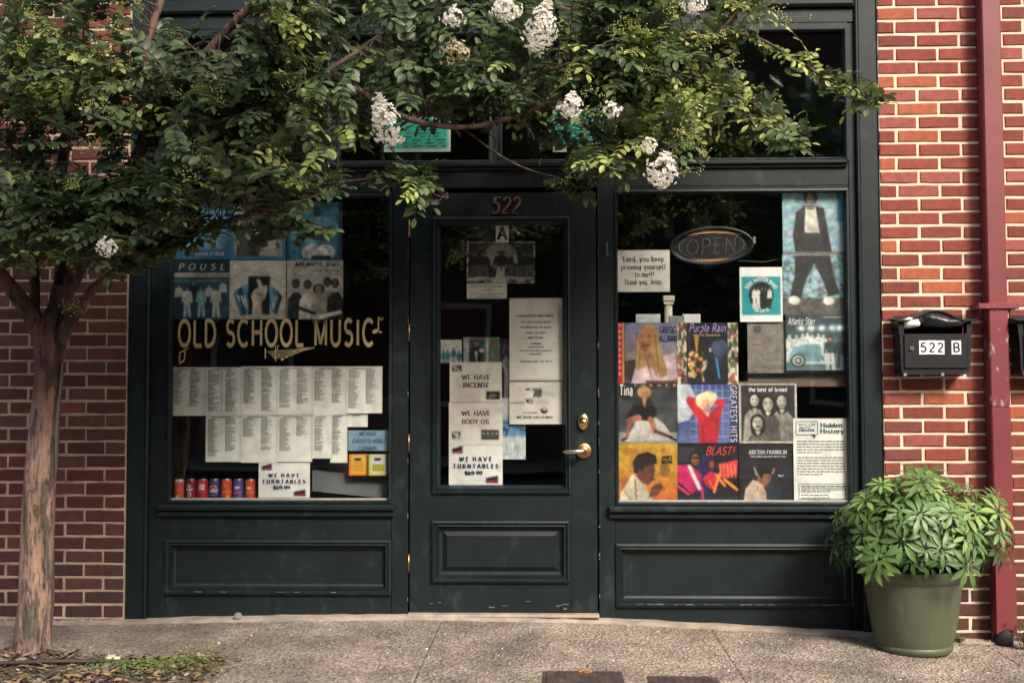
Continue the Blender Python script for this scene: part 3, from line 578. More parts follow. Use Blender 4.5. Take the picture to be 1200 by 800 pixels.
def brick_wall(label, xa, xb, corner, phase_a, phase_b, L, z0, pitch, side, vis, seed, z_bot, z_top):
    """xa..xb extent, vis = extent the picture can show; phases are joint positions of even and odd courses"""
    r = random.Random(seed); root = empty('brick_wall', ((xa + xb) / 2, 0, gz(corner)), label, 'wall')
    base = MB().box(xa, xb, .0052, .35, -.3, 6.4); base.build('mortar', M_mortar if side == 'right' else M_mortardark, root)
    st = MB(); kk0 = math.floor((z_bot - z0) / pitch); kk1 = math.ceil((6.3 - z0) / pitch)
    for kk in range(kk0, kk1):
        zj = z0 + kk * pitch; zc = zj + pitch / 2; ph = phase_a if kk % 2 == 0 else phase_b
        js = [ph + L * n for n in range(-60, 60)]; js = sorted([j for j in js if xa + .02 < j < xb - .02] + [xa, xb])
        for a, b in zip(js[:-1], js[1:]):
            if b - a < .03: continue
            xc = (a + b) / 2; bl = (b - a) - .0135 * (1 if a > xa and b < xb else .6) + r.uniform(-.002, .002)
            if a == xa: xc -= .003
            inview = vis[0] < b and a < vis[1] and z_bot - .1 < zc < z_top
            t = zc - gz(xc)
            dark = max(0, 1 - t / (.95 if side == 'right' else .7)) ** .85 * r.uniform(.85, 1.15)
            if inview:
                me = r.choice(BM); o = bpy.data.objects.new('brick', me); COL.objects.link(o); o.parent = root
                o.location = Vector((xc + r.uniform(-.0015, .0015), r.uniform(-.0015, .0015), zc + r.uniform(-.001, .001))) - WO[root]
                o.scale = (bl / .203, 1, r.uniform(.955, .99) * (pitch / .0689)); o.rotation_euler = (r.uniform(-.012, .012), r.uniform(-.006, .006), r.uniform(-.006, .006))
                hue = r.random(); c = np.array([.205, .041, .027]) * r.uniform(.72, 1.16)
                if hue > .93: c = np.array([.33, .085, .040]) * r.uniform(.85, 1.05)
                elif hue < .12: c = np.array([.155, .040, .034])
                elif hue < .3: c = np.array([.25, .065, .05])
                if side == 'left': c = c * np.array([.50, .66, .72]) * r.uniform(.82, 1.12)  # left bricks: darker brown, with some tree shade put into the colour
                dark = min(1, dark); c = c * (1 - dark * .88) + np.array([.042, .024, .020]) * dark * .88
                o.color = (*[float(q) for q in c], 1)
            else:
                st.box(xc - bl / 2, xc + bl / 2, 0, .05, zj + .005, zj + pitch - .005)
    tag(st.build('brick_courses', M_brickstuff, root), kind='stuff')
    return root
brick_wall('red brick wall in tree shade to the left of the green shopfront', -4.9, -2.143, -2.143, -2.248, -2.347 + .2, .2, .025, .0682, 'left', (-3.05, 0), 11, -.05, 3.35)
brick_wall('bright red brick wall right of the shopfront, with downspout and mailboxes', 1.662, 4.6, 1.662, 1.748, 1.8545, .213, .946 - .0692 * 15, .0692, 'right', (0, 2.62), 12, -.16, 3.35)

# ------------------------------------------------------------------ shopfront
SF = empty('shopfront', (-.24, 0, .02), 'dark green painted wooden shopfront with one glazed door and two display windows', 'shopfront')
def part(nm, mb, m_=None, parent=None): return mb.build(nm, m_ or M_paint, parent or SF)
XL, XR = -2.140, 1.658
ZT = 3.12
# outer casings and stiles (posts), depths: casing face .012, stile face .030, glass .062
for (x0, x1, s_) in ((XL, XL + .092, 1), (XR - .092, XR, -1)):
    zb = gz((x0 + x1) / 2) + .012
    mb = MB().box(x0, x1, .012, .2, zb, 3.6, bev=.004)
    xe = x1 if s_ > 0 else x0
    mb.box(min(xe, xe + s_ * .016), max(xe, xe + s_ * .016), .002, .2, zb + .001, 3.6, bev=.005)
    part('casing', mb)
posts = [(XL + .108, -1.945, .03), (-.795, -.712, .028), (.247, .330, .028), (1.513, XR - .108, .03)]
for (x0, x1, y) in posts:
    part('post', MB().box(x0, x1, y, .2, gz((x0 + x1) / 2) + .012, 3.08 if abs(x0) > 1 else 2.30, bev=.003))
# rails between the posts
def rail(x0, x1, z0, z1, y=.034, nm='rail', bev=.002): part(nm, MB().box(x0, x1, y, .19, z0, z1, bev=bev))
rail(-1.945, 1.513, 2.195, 2.318, .032, 'transom_bar')
rail(-2.032, 1.55, 3.025, 3.10, .022, 'head_rail')
hd = MB().box(XL + .11, XR - .11, -.012, .2, 3.10, 3.175, bev=.012).box(XL + .11, XR - .11, .004, .2, 3.175, 3.60, bev=.004); part('head_board', hd)
part('sign_board_moulding', MB().ring(-2.02, 1.54, 3.20, 3.58, [(0, .004), (.0, -.008), (.02, -.012), (.035, .0)]))
# transom windows
tx = [(-1.945, -1.120), (-1.082, -.290), (-.252, .552), (.590, 1.513)]
for i, (a, b) in enumerate(tx):
    part('window_moulding', MB().ring(a - .004, b + .004, 2.318, 3.025, [(0, .033), (0, .026), (.012, .022), (.02, .034), (.022, .061)]))
    g = part('window_pane', MB().box(a + .015, b - .015, GLASS_Y, GLASS_Y + .004, 2.335, 3.005), M_glass)
for (a, b) in ((-1.120, -1.082), (-.290, -.252), (.552, .590)): part('mullion', MB().box(a, b, .026, .15, 2.318, 3.025, bev=.004))
part('transom_sill', MB().box(-1.95, 1.503, -.004, .06, 2.300, 2.322, bev=.006).box(-1.95, 1.503, .014, .06, 2.285, 2.2995, bev=.004))
part('lintel_bead', MB().box(-1.945, 1.513, .022, .06, 2.985, 3.0245, bev=.006))
# display windows
for (a, b, zt_, zb_) in ((-1.945, -.795, 2.172, .592), (.330, 1.513, 2.182, .584)):
    if zt_ < 2.18: part('rail', MB().box(a, b, .034, .19, zt_, 2.195, bev=.002))
    else: part('rail', MB().box(a, b, .034, .19, zt_ , 2.195, bev=.002))
    part('window_moulding', MB().ring(a - .001, b + .001, zb_, zt_, [(0, .034), (.003, .026), (.014, .024), (.020, .040), (.022, .061)]))
    part('window_pane', MB().box(a + .016, b - .016, GLASS_Y, GLASS_Y + .005, zb_ + .016, zt_ - .016), M_glass)
    part('glazing_bead', MB().box(a + .02, b - .02, .050, .0595, zb_ + .018, zb_ + .030), mat('bead_bare_metal_%d' % int(a > 0), (.34, .33, .30), .5, .2, 20, .1))
    part('window_sill', MB().box(a - .035, b + .0145, -.012, .10, zb_ - .028, zb_ + .001, bev=.008).box(a - .035, b + .0145, .010, .10, zb_ - .060, zb_ - .0285, bev=.005))
    gzb = min(gz(a), gz(b))
    pz1, pz0 = (.408, .150) if a < 0 else (.392, .095)
    part('rail', MB().box(a, b, .036, .19, pz1 + .006, zb_ - .060, bev=.002))
    part('rail', MB().box(a, b, .036, .19, gzb + .010, pz0 - .006, bev=.002))
    e0 = a - .045 if a < 0 else a
    part('panel', MB().box(a - .001, b + .001, .058, .19, pz0 - .01, pz1 + .01))
    pm = MB().ring(a - .0, b + .0, pz0 - .008, pz1 + .008, [(0, .036), (.0, .018), (.012, .014), (.020, .024), (.028, .022), (.038, .050), (.050, .056)])
    part('panel_moulding', pm)
# right-hand pale wood scar under the panel, chips
ch = MB(); rr = random.Random(8)
for (x0, x1, z, n) in ((.42, 1.45, .102, 20), (-1.9, -.85, .157, 5)):
    for i in range(n):
        x = rr.uniform(x0, x1); ch.box(x, x + rr.uniform(.01, .06), .0105, .0150, z + rr.uniform(-.003, -.001), z + rr.uniform(.0, .0015))
for i in range(16):
    z = rr.uniform(.1, 1.9); ch.box(.2465, .2465 + rr.uniform(.003, .007), .024, .03, z, z + rr.uniform(.008, .03))
for i in range(10):
    z = rr.uniform(.1, 2.0); ch.box(-.7145, -.711, .024, .03, z, z + rr.uniform(.006, .02))
for i in range(10): x = rr.uniform(-.66, .2); zz = .062 + rr.uniform(0, .05); ch.box(x, x + rr.uniform(.01, .03), .0285, .034, zz, zz + rr.uniform(.0015, .004))
ch.box(.292, .297, .024, .03, 1.86, 1.91); ch.box(.294, .302, .0235, .03, 1.845, 1.858)
tag(part('paint_chips', ch, M_chip), kind='stuff')
# the small black gap board under left end / threshold
part('threshold', MB().box(-.708, .245, -.03, .12, gz(0) + .014, gz(0) + .03, bev=.006), M_concrete)
# door
DR = MB()
dx0, dx1, dz0, dz1 = -.704, .239, .055, 2.168
gx0, gx1, gz0_, gz1_ = -.590, .108, .648, 2.045          # glazed opening outer moulding
px0, px1, pz0, pz1 = -.592, .100, .205, .512
DR.box(dx0, gx0, .030, .085, dz0, dz1, bev=.002).box(gx1, dx1, .030, .085, dz0, dz1, bev=.002)
DR.box(gx0, gx1, .0305, .085, gz1_, dz1).box(gx0, gx1, .0305, .085, pz1, gz0_).box(gx0, gx1, .0305, .085, dz0, pz0).box(px1, gx1, .0305, .085, pz0, pz1)
door = part('door', DR)
def dpart(nm, mb, m_=None): return mb.build(nm, m_ or M_paint, door)
dpart('glazing_moulding', MB().ring(gx0, gx1, gz0_, gz1_, [(0, .031), (0, .016), (.010, .012), (.018, .022), (.024, .018), (.034, .040), (.040, .061)]))
dpart('panel_moulding', MB().ring(px0, px1, pz0, pz1, [(0, .031), (0, .015), (.010, .010), (.020, .022), (.028, .020), (.036, .046), (.052, .050), (.078, .036)]))
dpart('raised_panel', MB().box(px0 + .076, px1 - .076, .034, .08, pz0 + .076, pz1 - .076))
dpart('window_pane', MB().box(gx0 + .036, gx1 - .036, GLASS_Y, GLASS_Y + .005, gz0_ + .036, gz1_ - .036), M_glass)
for z in (.30, .90, 1.46, 1.99): dpart('hinge', MB().tube([(-.708, .024, z - .045), (-.708, .024, z + .045)], .0055, 8), M_brassdull)
# deadlock and lever
def disc(mb, cx, cz, rx, rz, y0, y1, n=28, dome=0):
    a = [2 * math.pi * i / n for i in range(n)]
    o = [(cx + rx * math.cos(t), y1, cz + rz * math.sin(t)) for t in a]; e = [(cx + rx * math.cos(t), y0 + .002, cz + rz * math.sin(t)) for t in a]
    i1 = [(cx + (rx - .003) * math.cos(t), y0, cz + (rz - .003) * math.sin(t)) for t in a]; i2 = [(cx + rx * .5 * math.cos(t), y0 - dome, cz + rz * .5 * math.sin(t)) for t in a]
    vs = o + e + i1 + i2; fs = [(j * n + i, j * n + (i + 1) % n, (j + 1) * n + (i + 1) % n, (j + 1) * n + i) for j in range(3) for i in range(n)] + [tuple(3 * n + i for i in range(n))]
    mb.add(vs, fs, 0, True); return mb
lk = P(683.5, 494, .02); dl = disc(MB(), lk.x, lk.z, .026, .040, .012, .03, dome=.004)
dpart('deadlock', disc(dl, lk.x, lk.z - .003, .017, .017, .002, .012, dome=.003), M_brass)
dpart('keyhole', MB().box(lk.x - .006, lk.x + .008, -.0025, .002, lk.z - .006, lk.z), M_black)
lv = P(684, 528, .02); rs = disc(MB(), lv.x, lv.z, .039, .039, .016, .03, dome=.004)
dpart('lever_rose', disc(rs, lv.x, lv.z, .022, .022, .010, .02, dome=.002), M_brassdull)
dpart('lever_handle', MB().tube([(lv.x, .02, lv.z), (lv.x, -.03, lv.z), (lv.x - .008, -.042, lv.z), (lv.x - .04, -.045, lv.z - .001), (lv.x - .085, -.042, lv.z - .004), (lv.x - .104, -.036, lv.z - .004)], [.011, .011, .0125, .012, .010, .007], 14), M_steel)
num = Ink(); nc = P(590, 250, .03)
# numerals 522 in slanted copper strokes with depth
for i, c in enumerate('522'):
    for st in GL[c][1]:
        q = [(nc.x - .062 + i * .050 + (p[0] + .22 * p[1]) * .064, nc.z + p[1] * .082) for p in st]
        num.rib(q, .0125, .020, .45)
b = len(num.v); nf = list(num.f)
num.v += [(x, .0305, z) for x, y, z in num.v]
from collections import Counter
ec = Counter(tuple(sorted((f[i], f[(i + 1) % 4]))) for f in nf for i in range(4))
for f in nf:
    for i in range(4):
        a_, c_ = f[i], f[(i + 1) % 4]
        if ec[tuple(sorted((a_, c_)))] == 1: num.f.append((a_, c_, c_ + b, a_ + b)); num.mi.append(0); num.sm.append(False)
dpart('house_number', num, M_copper)
# gold lettering on the left pane
L1 = P(209, 405, .06); L2 = P(438, 405, .06); LH = (P(300, 375.5, .06) - P(300, 405, .06)).z
for nm, wt, yy, m_ in (('gold_lettering_edge', .205, .0605, M_goldedge), ('gold_lettering', .145, .0592, M_gold)):
    ik = Ink(); ik.text('OLD SCHOOL MUSIC', (L1.x + L2.x) / 2, L1.z, LH, L2.x - L1.x, wt=wt, y=yy, gap=.17, xs=.80, thin=1.0)
    part(nm, ik, m_)
ik = Ink()
def pxl(pts): return [(P(a, b, .06).x, P(a, b, .06).z) for a, b in pts]
def note(cx, cy, r): ik.poly([(P(cx, cy, .06).x + r * math.cos(t) * 1.2, P(cx, cy, .06).z + r * .8 * math.sin(t) + r * .35 * math.cos(t)) for t in [i * .628 for i in range(10)]], .0595)
ik.rib(pxl([(443.5, 388), (443.5, 371)]), .007, .0595); ik.rib(pxl([(443.5, 371), (447, 375), (449, 372)]), .009, .0595); note(440, 388, .014)
part('gold_music_note', ik, M_gold); ik = Ink(); note(446, 389, .006); part('gold_dot', ik, M_gold); ik = Ink()
ik.rib(pxl([(210, 424), (211, 413)]), .006, .0595); ik.rib(pxl([(216, 421), (217, 410)]), .006, .0595); ik.rib(pxl([(211, 413), (217, 410), (222, 407)]), .008, .0595); ik.rib(pxl([(210, 426), (216, 422)]), .008, .0595); note(220, 408, .008)
part('gold_music_note', ik, M_gold); ik = Ink()
for k_ in range(5): ik.rib(pxl([(313 + k_ * 2, 412 + k_ * 2.0), (324, 411 + k_ * 2.2), (340, 410 + k_ * 1.7), (355, 408 + k_ * .7), (369, 406.5 + k_ * .3)]), .0028, .0595)
ik.rib(pxl([(311, 408), (311, 420)]), .006, .0595); ik.rib(pxl([(323, 423), (323, 406), (326, 404), (325, 410), (319, 415), (322, 419), (328, 416)]), .0045, .0595)
for (a_, b_) in ((331, 421), (336, 418), (345, 412)): note(a_, b_, .007)
part('gold_staff_flourish', ik, M_gold)
# room behind the glass
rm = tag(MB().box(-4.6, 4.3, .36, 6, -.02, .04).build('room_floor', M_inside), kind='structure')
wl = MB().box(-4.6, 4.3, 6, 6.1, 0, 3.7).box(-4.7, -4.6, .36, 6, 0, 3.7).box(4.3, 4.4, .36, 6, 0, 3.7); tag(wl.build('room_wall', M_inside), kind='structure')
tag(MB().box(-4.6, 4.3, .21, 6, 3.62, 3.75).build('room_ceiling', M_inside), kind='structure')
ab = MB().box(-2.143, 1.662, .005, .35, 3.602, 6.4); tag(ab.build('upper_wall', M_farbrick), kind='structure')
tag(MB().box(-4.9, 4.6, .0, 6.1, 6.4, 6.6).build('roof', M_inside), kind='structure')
#@@POSTERS
# ------------------------------------------------------------------ posters, notices, covers behind the glass
WHT = (240, 238, 231)
def sheet(label, rect, layer=1, col=WHT, cat='notice', bend=.0012, seed=0, name='paper_notice', group=None, n=(36, 36), art=None, stain=True, mats=None, **k):
    cv = Cv(n[0], n[1], col, seed + 3)
    if stain: cv.cloud(tuple(int(c * .9) for c in col), .6, 5)
    cv.rect(0, 0, 1, .012, tuple(int(c * .8) for c in col)).rect(0, .985, 1, 1, tuple(int(c * .82) for c in col))
    if art: art(cv)
    return poster(name, label, cat, rect, cv, layer, group, bend, seed=seed, **k)
# --- left window, top row of record covers (partly behind the leaves)
g1 = 'record covers taped in rows at the top of the left window'
def cover(label, rect, draw, layer=1, n=72, group=None, ink=None, mats=None, base=(40, 40, 44), seed=1, name='record_cover', cat='record cover', bend=.0005, **k):
    cv = Cv(n, n, base, seed); draw(cv); cv.a = cv.a * (1.7 if k.get('group') == g1 or group == g1 else 1.0); cv.soft(2); cv.grain(.12)
    o, w, h = poster(name, label, cat, rect, cv, layer, group, bend, seed=seed, **k)
    if ink:
        ik = Ink(); ink(ik, w, h); inkpart(o, ik, mats or [M_ink, M_inkwhite], 'lettering')
    return o
BL, DB, PB = (52, 112, 140), (24, 50, 66), (150, 178, 186)
def d1(c):
    c.grad((44, 104, 140), (36, 92, 132)); c.rect(.1, .1, .9, .82, (78, 128, 148)).poly([(.2, .8), (.25, .2), (.42, .15), (.5, .8)], (128, 160, 170)).poly([(.55, .8), (.6, .25), (.8, .2), (.85, .8)], (104, 140, 156)); c.line(.5, .2, .45, .8, .01, DB); c.cloud((60, 100, 120), .5, 9)
cover('blue record cover with two pale robed shapes, top left of the left window', (204, 238, 271, 304), d1, group=g1, ink=lambda i, w, h: ftext(i, 'Sounds of Mind', w, h, .62, .93, .07, .5, wt=.16, mi=1, slant=.2))
def d2(c):
    c.grad((60, 112, 132), (50, 110, 140)); c.rect(.06, .02, .94, .94, (150, 144, 134)).poly([(.1, .94), (.1, .45), (.3, .3), (.42, .5), (.36, .94)], (70, 68, 66)).poly([(.36, .94), (.42, .5), (.52, .3), (.7, .34), (.94, .5), (.94, .62), (.6, .7), (.5, .94)], (46, 46, 48))
    c.poly([(.42, .5), (.5, .3), (.56, .36), (.44, .7)], (190, 184, 172)); c.ell(.52, .2, .13, .2, (104, 90, 78)); c.ell(.5, .08, .16, .12, (40, 38, 38)); c.poly([(.6, .25), (.9, .1), (.92, .4), (.7, .38)], (176, 170, 158)); c.cloud((60, 58, 56), .45, 12)
cover('record cover with a grey photograph of a suited man in a blue border', (271, 238, 335, 304), d2, group=g1, seed=2)
def d3(c):
    c.grad((58, 122, 146), (46, 104, 130)); c.cloud((110, 150, 160), .6, 7); c.rect(0, 0, .06, 1, (40, 70, 86)).rect(.93, 0, 1, 1, (30, 60, 80))
    c.poly([(.3, .95), (.28, .8), (.45, .7), (.6, .78), (.58, .95)], (196, 200, 196)).poly([(.55, .95), (.58, .76), (.75, .7), (.88, .82), (.86, .95)], (206, 208, 200))
    c.poly([(.35, .72), (.42, .3), (.6, .24), (.75, .32), (.82, .74)], (96, 144, 166)).ell(.55, .16, .08, .1, (36, 50, 58)).line(.3, .6, .75, .66, .018, DB).line(.3, .35, .75, .68, .02, (70, 112, 134)); c.rect(.45, .92, .8, 1, (24, 26, 30)); c.cloud((30, 60, 78), .5, 14)
cover('blue record cover of a seated figure in white trousers, top right in left window', (336, 237, 401, 305), d3, group=g1, seed=3)
def d4(c):
    c.grad((34, 70, 84), (26, 60, 84)); c.rect(0, 0, 1, .2, (24, 44, 50)).rect(0, .21, 1, .29, (142, 138, 128)).rect(0, .3, 1, .315, (20, 28, 34)).rect(0, .33, 1, .36, (80, 104, 110)); c.rect(0, .5, 1, .62, (40, 96, 120), .4)
    for (x, t, hh, a, b) in ((.1, .4, .42, (170, 172, 160), (18, 30, 40)), (.36, .34, .5, (20, 30, 40), (24, 36, 44)), (.64, .4, .42, (150, 160, 156), (20, 30, 36)), (.88, .34, .4, (160, 168, 164), (20, 40, 54))): c.fig(x, t, hh, (120, 110, 100), (20, 24, 28), a, b)
    for (x, t, hh, a, b) in ((.25, .44, .52, (176, 180, 168), (150, 176, 180)), (.5, .44, .52, (110, 146, 150), (120, 160, 168)), (.76, .44, .52, (170, 174, 156), (176, 178, 160))): c.fig(x, t, hh, (110, 96, 84), (22, 24, 28), a, b)
cover('blue record cover of a group of people walking, lower left of the six', (203, 305, 269, 374), d4, group=g1, seed=4, ink=lambda i, w, h: ftext(i, 'P O U S L', w, h, .5, .16, .10, .82, wt=.14, mi=1, slant=.2, y=-.0024), n=80)
def d5(c):
    c.rect(0, 0, 1, 1, (182, 178, 166)); c.rect(.3, .04, .74, .2, (190, 186, 172)); c.rect(.33, .27, .72, .92, (14, 15, 18))
    for k, a in enumerate((-.6, -.3, -.05)):
        c.poly([(.06 + k * .08, .55 - k * .06), (.18 + k * .07, .46 - k * .03), (.34, .88), (.2 + k * .05, .95)], ((60, 120, 150), (30, 60, 84), (84, 140, 164))[k]); c.line(.15 + k * .06, .6, .25 + k * .03, .8, .012, (200, 200, 190))
        c.poly([(.94 - k * .08, .62 - k * .08), (.84 - k * .07, .5 - k * .05), (.74, .86), (.84 - k * .04, .93)], ((30, 50, 60), (60, 120, 150), (90, 150, 176))[k]); c.line(.86 - k * .05, .62, .78, .82, .010, (200, 200, 190))
    c.poly([(.4, .92), (.42, .72), (.38, .6), (.44, .5), (.52, .46), (.48, .34), (.53, .32), (.6, .44), (.66, .42), (.67, .52), (.62, .66), (.56, .74), (.58, .92)], (190, 182, 166)); c.line(.5, .34, .56, .48, .02, (198, 190, 172)).line(.58, .66, .6, .9, .01, (60, 56, 52)).line(.46, .56, .6, .6, .008, (80, 76, 70))
cover('cream record cover with a pale hand on a black oblong between fans of blue cards', (269, 305, 335, 374), d5, layer=2, group=g1, seed=5, n=84)
def d6(c):
    c.rect(0, 0, 1, 1, (176, 172, 162)); c.cloud((160, 158, 150), .5)
    for (x, y, sk, cl) in ((.72, .38, (88, 70, 58), (150, 146, 136)), (.16, .40, (84, 66, 54), (30, 34, 42)), (.37, .42, (78, 62, 52), (200, 196, 182)), (.86, .40, (84, 66, 54), (24, 26, 32))):
        c.poly([(x - .15, 1), (x - .14, y + .26), (x - .04, y + .14), (x + .07, y + .14), (x + .15, y + .28), (x + .15, 1)], cl); c.face(x, y, .062, sk, (16, 16, 18), hw=1.2)
    c.poly([(.4, 1), (.46, .62), (.56, .52), (.68, .62), (.74, 1)], (150, 148, 138)); c.face(.57, .5, .07, (140, 116, 96), (28, 26, 26), hw=1.5); c.cloud((90, 88, 82), .25, 14); c.line(.2, .8, .5, .9, .03, (26, 28, 34)).line(.6, .96, .95, .88, .03, (200, 196, 182))
cover('cream record cover with a smiling group of four and their title in blue', (336, 305, 402, 374), d6, layer=2, group=g1, seed=6, n=84, mats=[M_inkblue], ink=lambda i, w, h: (ftext(i, 'ATLANTIC Starr', w, h, .54, .10, .065, .78, wt=.24), ftext(i, 'Silver Shadow', w, h, .68, .2, .05, .5, wt=.12, slant=.25)))
# --- list sheets
g2 = 'song list sheets papered across the left window'
lists = [
 ((200, 430, 241, 487), 'first list sheet from the left in the top row, with dense columns', 1), ((241, 430, 284, 487), 'second list sheet from the left in the top row, left column boxed', 2), ((283, 429, 326, 486), 'third list sheet of the top row, two columns of small type', 3),
 ((325, 429, 367, 486), 'fourth list sheet of the top row, full to the foot', 4), ((366, 429, 408, 486), 'fifth list sheet of the top row, beside the last one', 3), ((406, 429, 448, 484), 'last list sheet of the top row, at the right end', 4),
 ((241, 486, 283, 541), 'leftmost list sheet of the bottom row', 1), ((282, 486, 326, 542), 'second list sheet of the bottom row with a short first column', 2), ((325, 486, 366, 541), 'third list sheet of the bottom row, half empty right column', 3),
 ((366, 486, 389, 537), 'narrow single column list sheet in the bottom row', 4), ((387, 485, 407, 542), 'narrow list sheet at the right end of the bottom row', 2), ((404, 484, 431, 500), 'small nearly blank slip under the last sheet of the top row', 1)]
for k, (rc, lb, lay) in enumerate(lists):
    cv = Cv(24, 30, (242, 242, 232), 40 + k); cv.cloud((222, 222, 212), .7, 5); cv.rect(0, 0, 1, .02, (190, 190, 180)).rect(.97, 0, 1, 1, (196, 196, 186))
    o, w, h = poster('list_sheet', lb, 'list', rc, cv, lay, g2, .0022, seed=k)
    r = random.Random(100 + k); ik = Ink(); rows = int(h / .0046)
    ncol = 1 if w < .12 else 2
    if k == 11: ik.rect(-.02, .02, .5 * h - .012, .5 * h - .008, IY)
    else:
        ik.rect(-.06 if ncol == 2 else -.03, .04 if ncol == 2 else .02, .5 * h - .013, .5 * h - .0095, IY)
        for c in range(ncol):
            xa = -.5 * w + (.012 if c == 0 else .55 * w); lo = r.randint(int(rows * (.35 if k in (7, 8) and c == (0 if k == 7 else 1) else .75)), rows - 4)
            for q in range(4, min(lo, rows - 3)):
                if r.random() < .06: continue
                z = .5 * h - q * .0046; x = xa; end = xa + w * r.uniform(.12, .30) * (1.6 if ncol == 1 else 1)
                while x < end:
                    l = r.uniform(.006, .018); ik.rect(x, min(x + l, end + .004), z, z + .0024, IY); x += l + .0022
        if k == 1: ik.rect(.0 - .012, -.010, -.4 * h, .42 * h, IY); ik.rect(-.5 * w + .01, -.012, -.4 * h, -.395 * h, IY)
    inkpart(o, ik, [M_inkgrey])
def photo_strip(c, x0, y0, x1, y1, red=True):
    c.rect(x0, y0, x1, y1, (34, 32, 36)); c.poly([(x0 + .02, y1 - .03), (x1 - .02, y0 + (y1 - y0) * .5), (x1 - .02, y0 + (y1 - y0) * .75), (x0 + .03, y1 - .005)], (190, 46, 72)); c.poly([(x0, y0), (x1, y0), (x0, y0 + (y1 - y0) * .35)], (230, 226, 220))
def turntable_art(c):
    photo_strip(c, .06, .02, .26, .22); photo_strip(c, .68, .76, .92, .95)
    for k in range(5): c.line(.05, .6 + k * .07, .3 + k * .1, .58 + k * .08, .006, (196, 192, 184), .8)
def turntable_ink(o, w, h):
    ik = Ink(); ftext(ik, 'W E  H A V E', w, h, .5, .40, .095, .60, wt=.30, serif=True); ftext(ik, 'TURNTABLES', w, h, .5, .575, .095, .84, wt=.30, serif=True, gap=.5); ftext(ik, '$69.99', w, h, .46, .74, .085, .32, wt=.30, serif=True); inkpart(o, ik, [M_inkblue], 'lettering')
o, w, h = sheet('crumpled white turntable notice with two red pictures, beside the drink cans', (303, 542, 363, 583), 4, seed=21, art=turntable_art, n=(60, 44), bend=.003); turntable_ink(o, w, h)
o, w, h = sheet('white turntable notice with two red pictures, lowest sheet on the door glass', (526, 521, 589, 568), 2, seed=22, art=turntable_art, n=(60, 44), bend=.002); turntable_ink(o, w, h)
o, w, h = sheet('pale blue cassette head cleaner notice in the left window', (408, 504, 456, 528), 3, col=(132, 170, 186), seed=23, name='paper_notice')
ik = Ink(); [ftext(ik, t, w, h, .48, v, .19, ww, wt=.15) for t, v, ww in (('WE HAVE', .26, .42), ('CASSETTE HEAD', .62, .74), ('CLEANERS', .96, .46))]; inkpart(o, ik, [M_inkblue], 'lettering')
for rc, lb, c0, c1 in (((409, 532, 431, 557), 'small orange and yellow cassette cleaner pack', (226, 120, 40), (232, 176, 60)), ((432, 532, 454, 557), 'small pack with white face and yellow edges, right of the orange one', (196, 196, 60), (214, 206, 206))):
    def dp(c, c0=c0, c1=c1):
        c.rect(0, 0, 1, 1, c0).rect(.12, .04, .9, .92, c1).rect(.28, .12, .66, .3, (40, 40, 44)).rect(.26, .1, .68, .16, (210, 200, 200))
        if c0[0] > 200: [c.rect(.2, .38 + k * .12, .8, .41 + k * .12, (150, 90, 30)) for k in range(4)]
        else: c.rect(.2, .46, .84, .8, (176, 170, 50))
        c.rect(.9, .04, 1, 1, tuple(int(v * .5) for v in c0))
    cv = Cv(26, 30, c0, 5); dp(cv); o, w, h = poster('cleaner_pack', lb, 'pack', rc, cv, 3, 'cassette cleaner packs', 0)
    bx = MB().box(-w / 2, w / 2, .0015, .014, -h / 2, h / 2); me = bx.mesh('carton', M_inkgold if c0[0] > 200 else M_bud); b_ = bpy.data.objects.new('carton', me); COL.objects.link(b_); b_.parent = o
# --- door glass
o, w, h = sheet('small white card with a bold black A at the top of the door glass', (581, 263, 596, 284), 4, seed=30, n=(12, 16), bend=0, name='letter_card', cat='card')
ik = Ink(); ftext(ik, 'A', w, h, .5, .82, .66, .62, wt=.27, serif=True, thin=.8); inkpart(o, ik, [M_ink], 'lettering')
def dph(c):
    c.rect(0, 0, 1, 1, (214, 208, 190)).rect(.02, .03, .98, .88, (34, 33, 32)); c.cloud((84, 82, 76), .8, 22, .45, .7); c.cloud((10, 10, 10), .8, 9)
    c.ell(.5, .34, .24, .32, (120, 116, 106)).ell(.5, .36, .20, .28, (150, 146, 134)); [c.line(.5, .4, .5 + .2 * math.cos(a), .36 - .28 * math.sin(a), .006, (60, 58, 54)) for a in (.4, .8, 1.2, 1.57, 1.95, 2.4, 2.8)]
    c.fig(.5, .24, .64, (90, 76, 64), (14, 14, 14), (12, 12, 12)); c.ell(.5, .25, .08, .025, (10, 10, 10)); c.poly([(.42, .86), (.46, .6), (.5, .7), (.55, .6), (.56, .86)], (200, 196, 180))
    for x in (.12, .24, .7, .84, .92): c.fig(x, .26, .6, (110, 96, 82), (20, 20, 20), (24, 24, 24), (90, 88, 80))
    c.line(.7, .3, .72, .5, .025, (170, 166, 150)); c.poly([(.03, .88), (.2, .84), (.35, .87), (.6, .83), (.97, .86), (.97, .9), (.03, .9)], (196, 190, 172))
cv = Cv(90, 58, (30, 30, 30), 31); dph(cv); cv.soft(1); poster('photograph', 'black and white group photograph with a cream border on the door glass', 'photograph', (547, 283, 627, 332), cv, 3, None, .001, tilt=.006)
o, w, h = sheet('small handwritten card taped under the group photograph', (547, 331, 594, 350), 2, col=(240, 232, 214), seed=32, n=(40, 18), bend=.001, name='handwritten_card', cat='card')
ik = Ink(); [ftext(ik, t, w, h, .5, v, .12, ww, wt=.12, jit=.08, slant=.15) for t, v, ww in (('OPEN MON THRU SAT', .30, .8), ('NOON', .54, .2), ('Mask Over Face or Mouth Must Wear', .76, .84), ('and Everything Otherwise', .94, .6))]; inkpart(o, ik, [M_inkgrey], 'lettering')
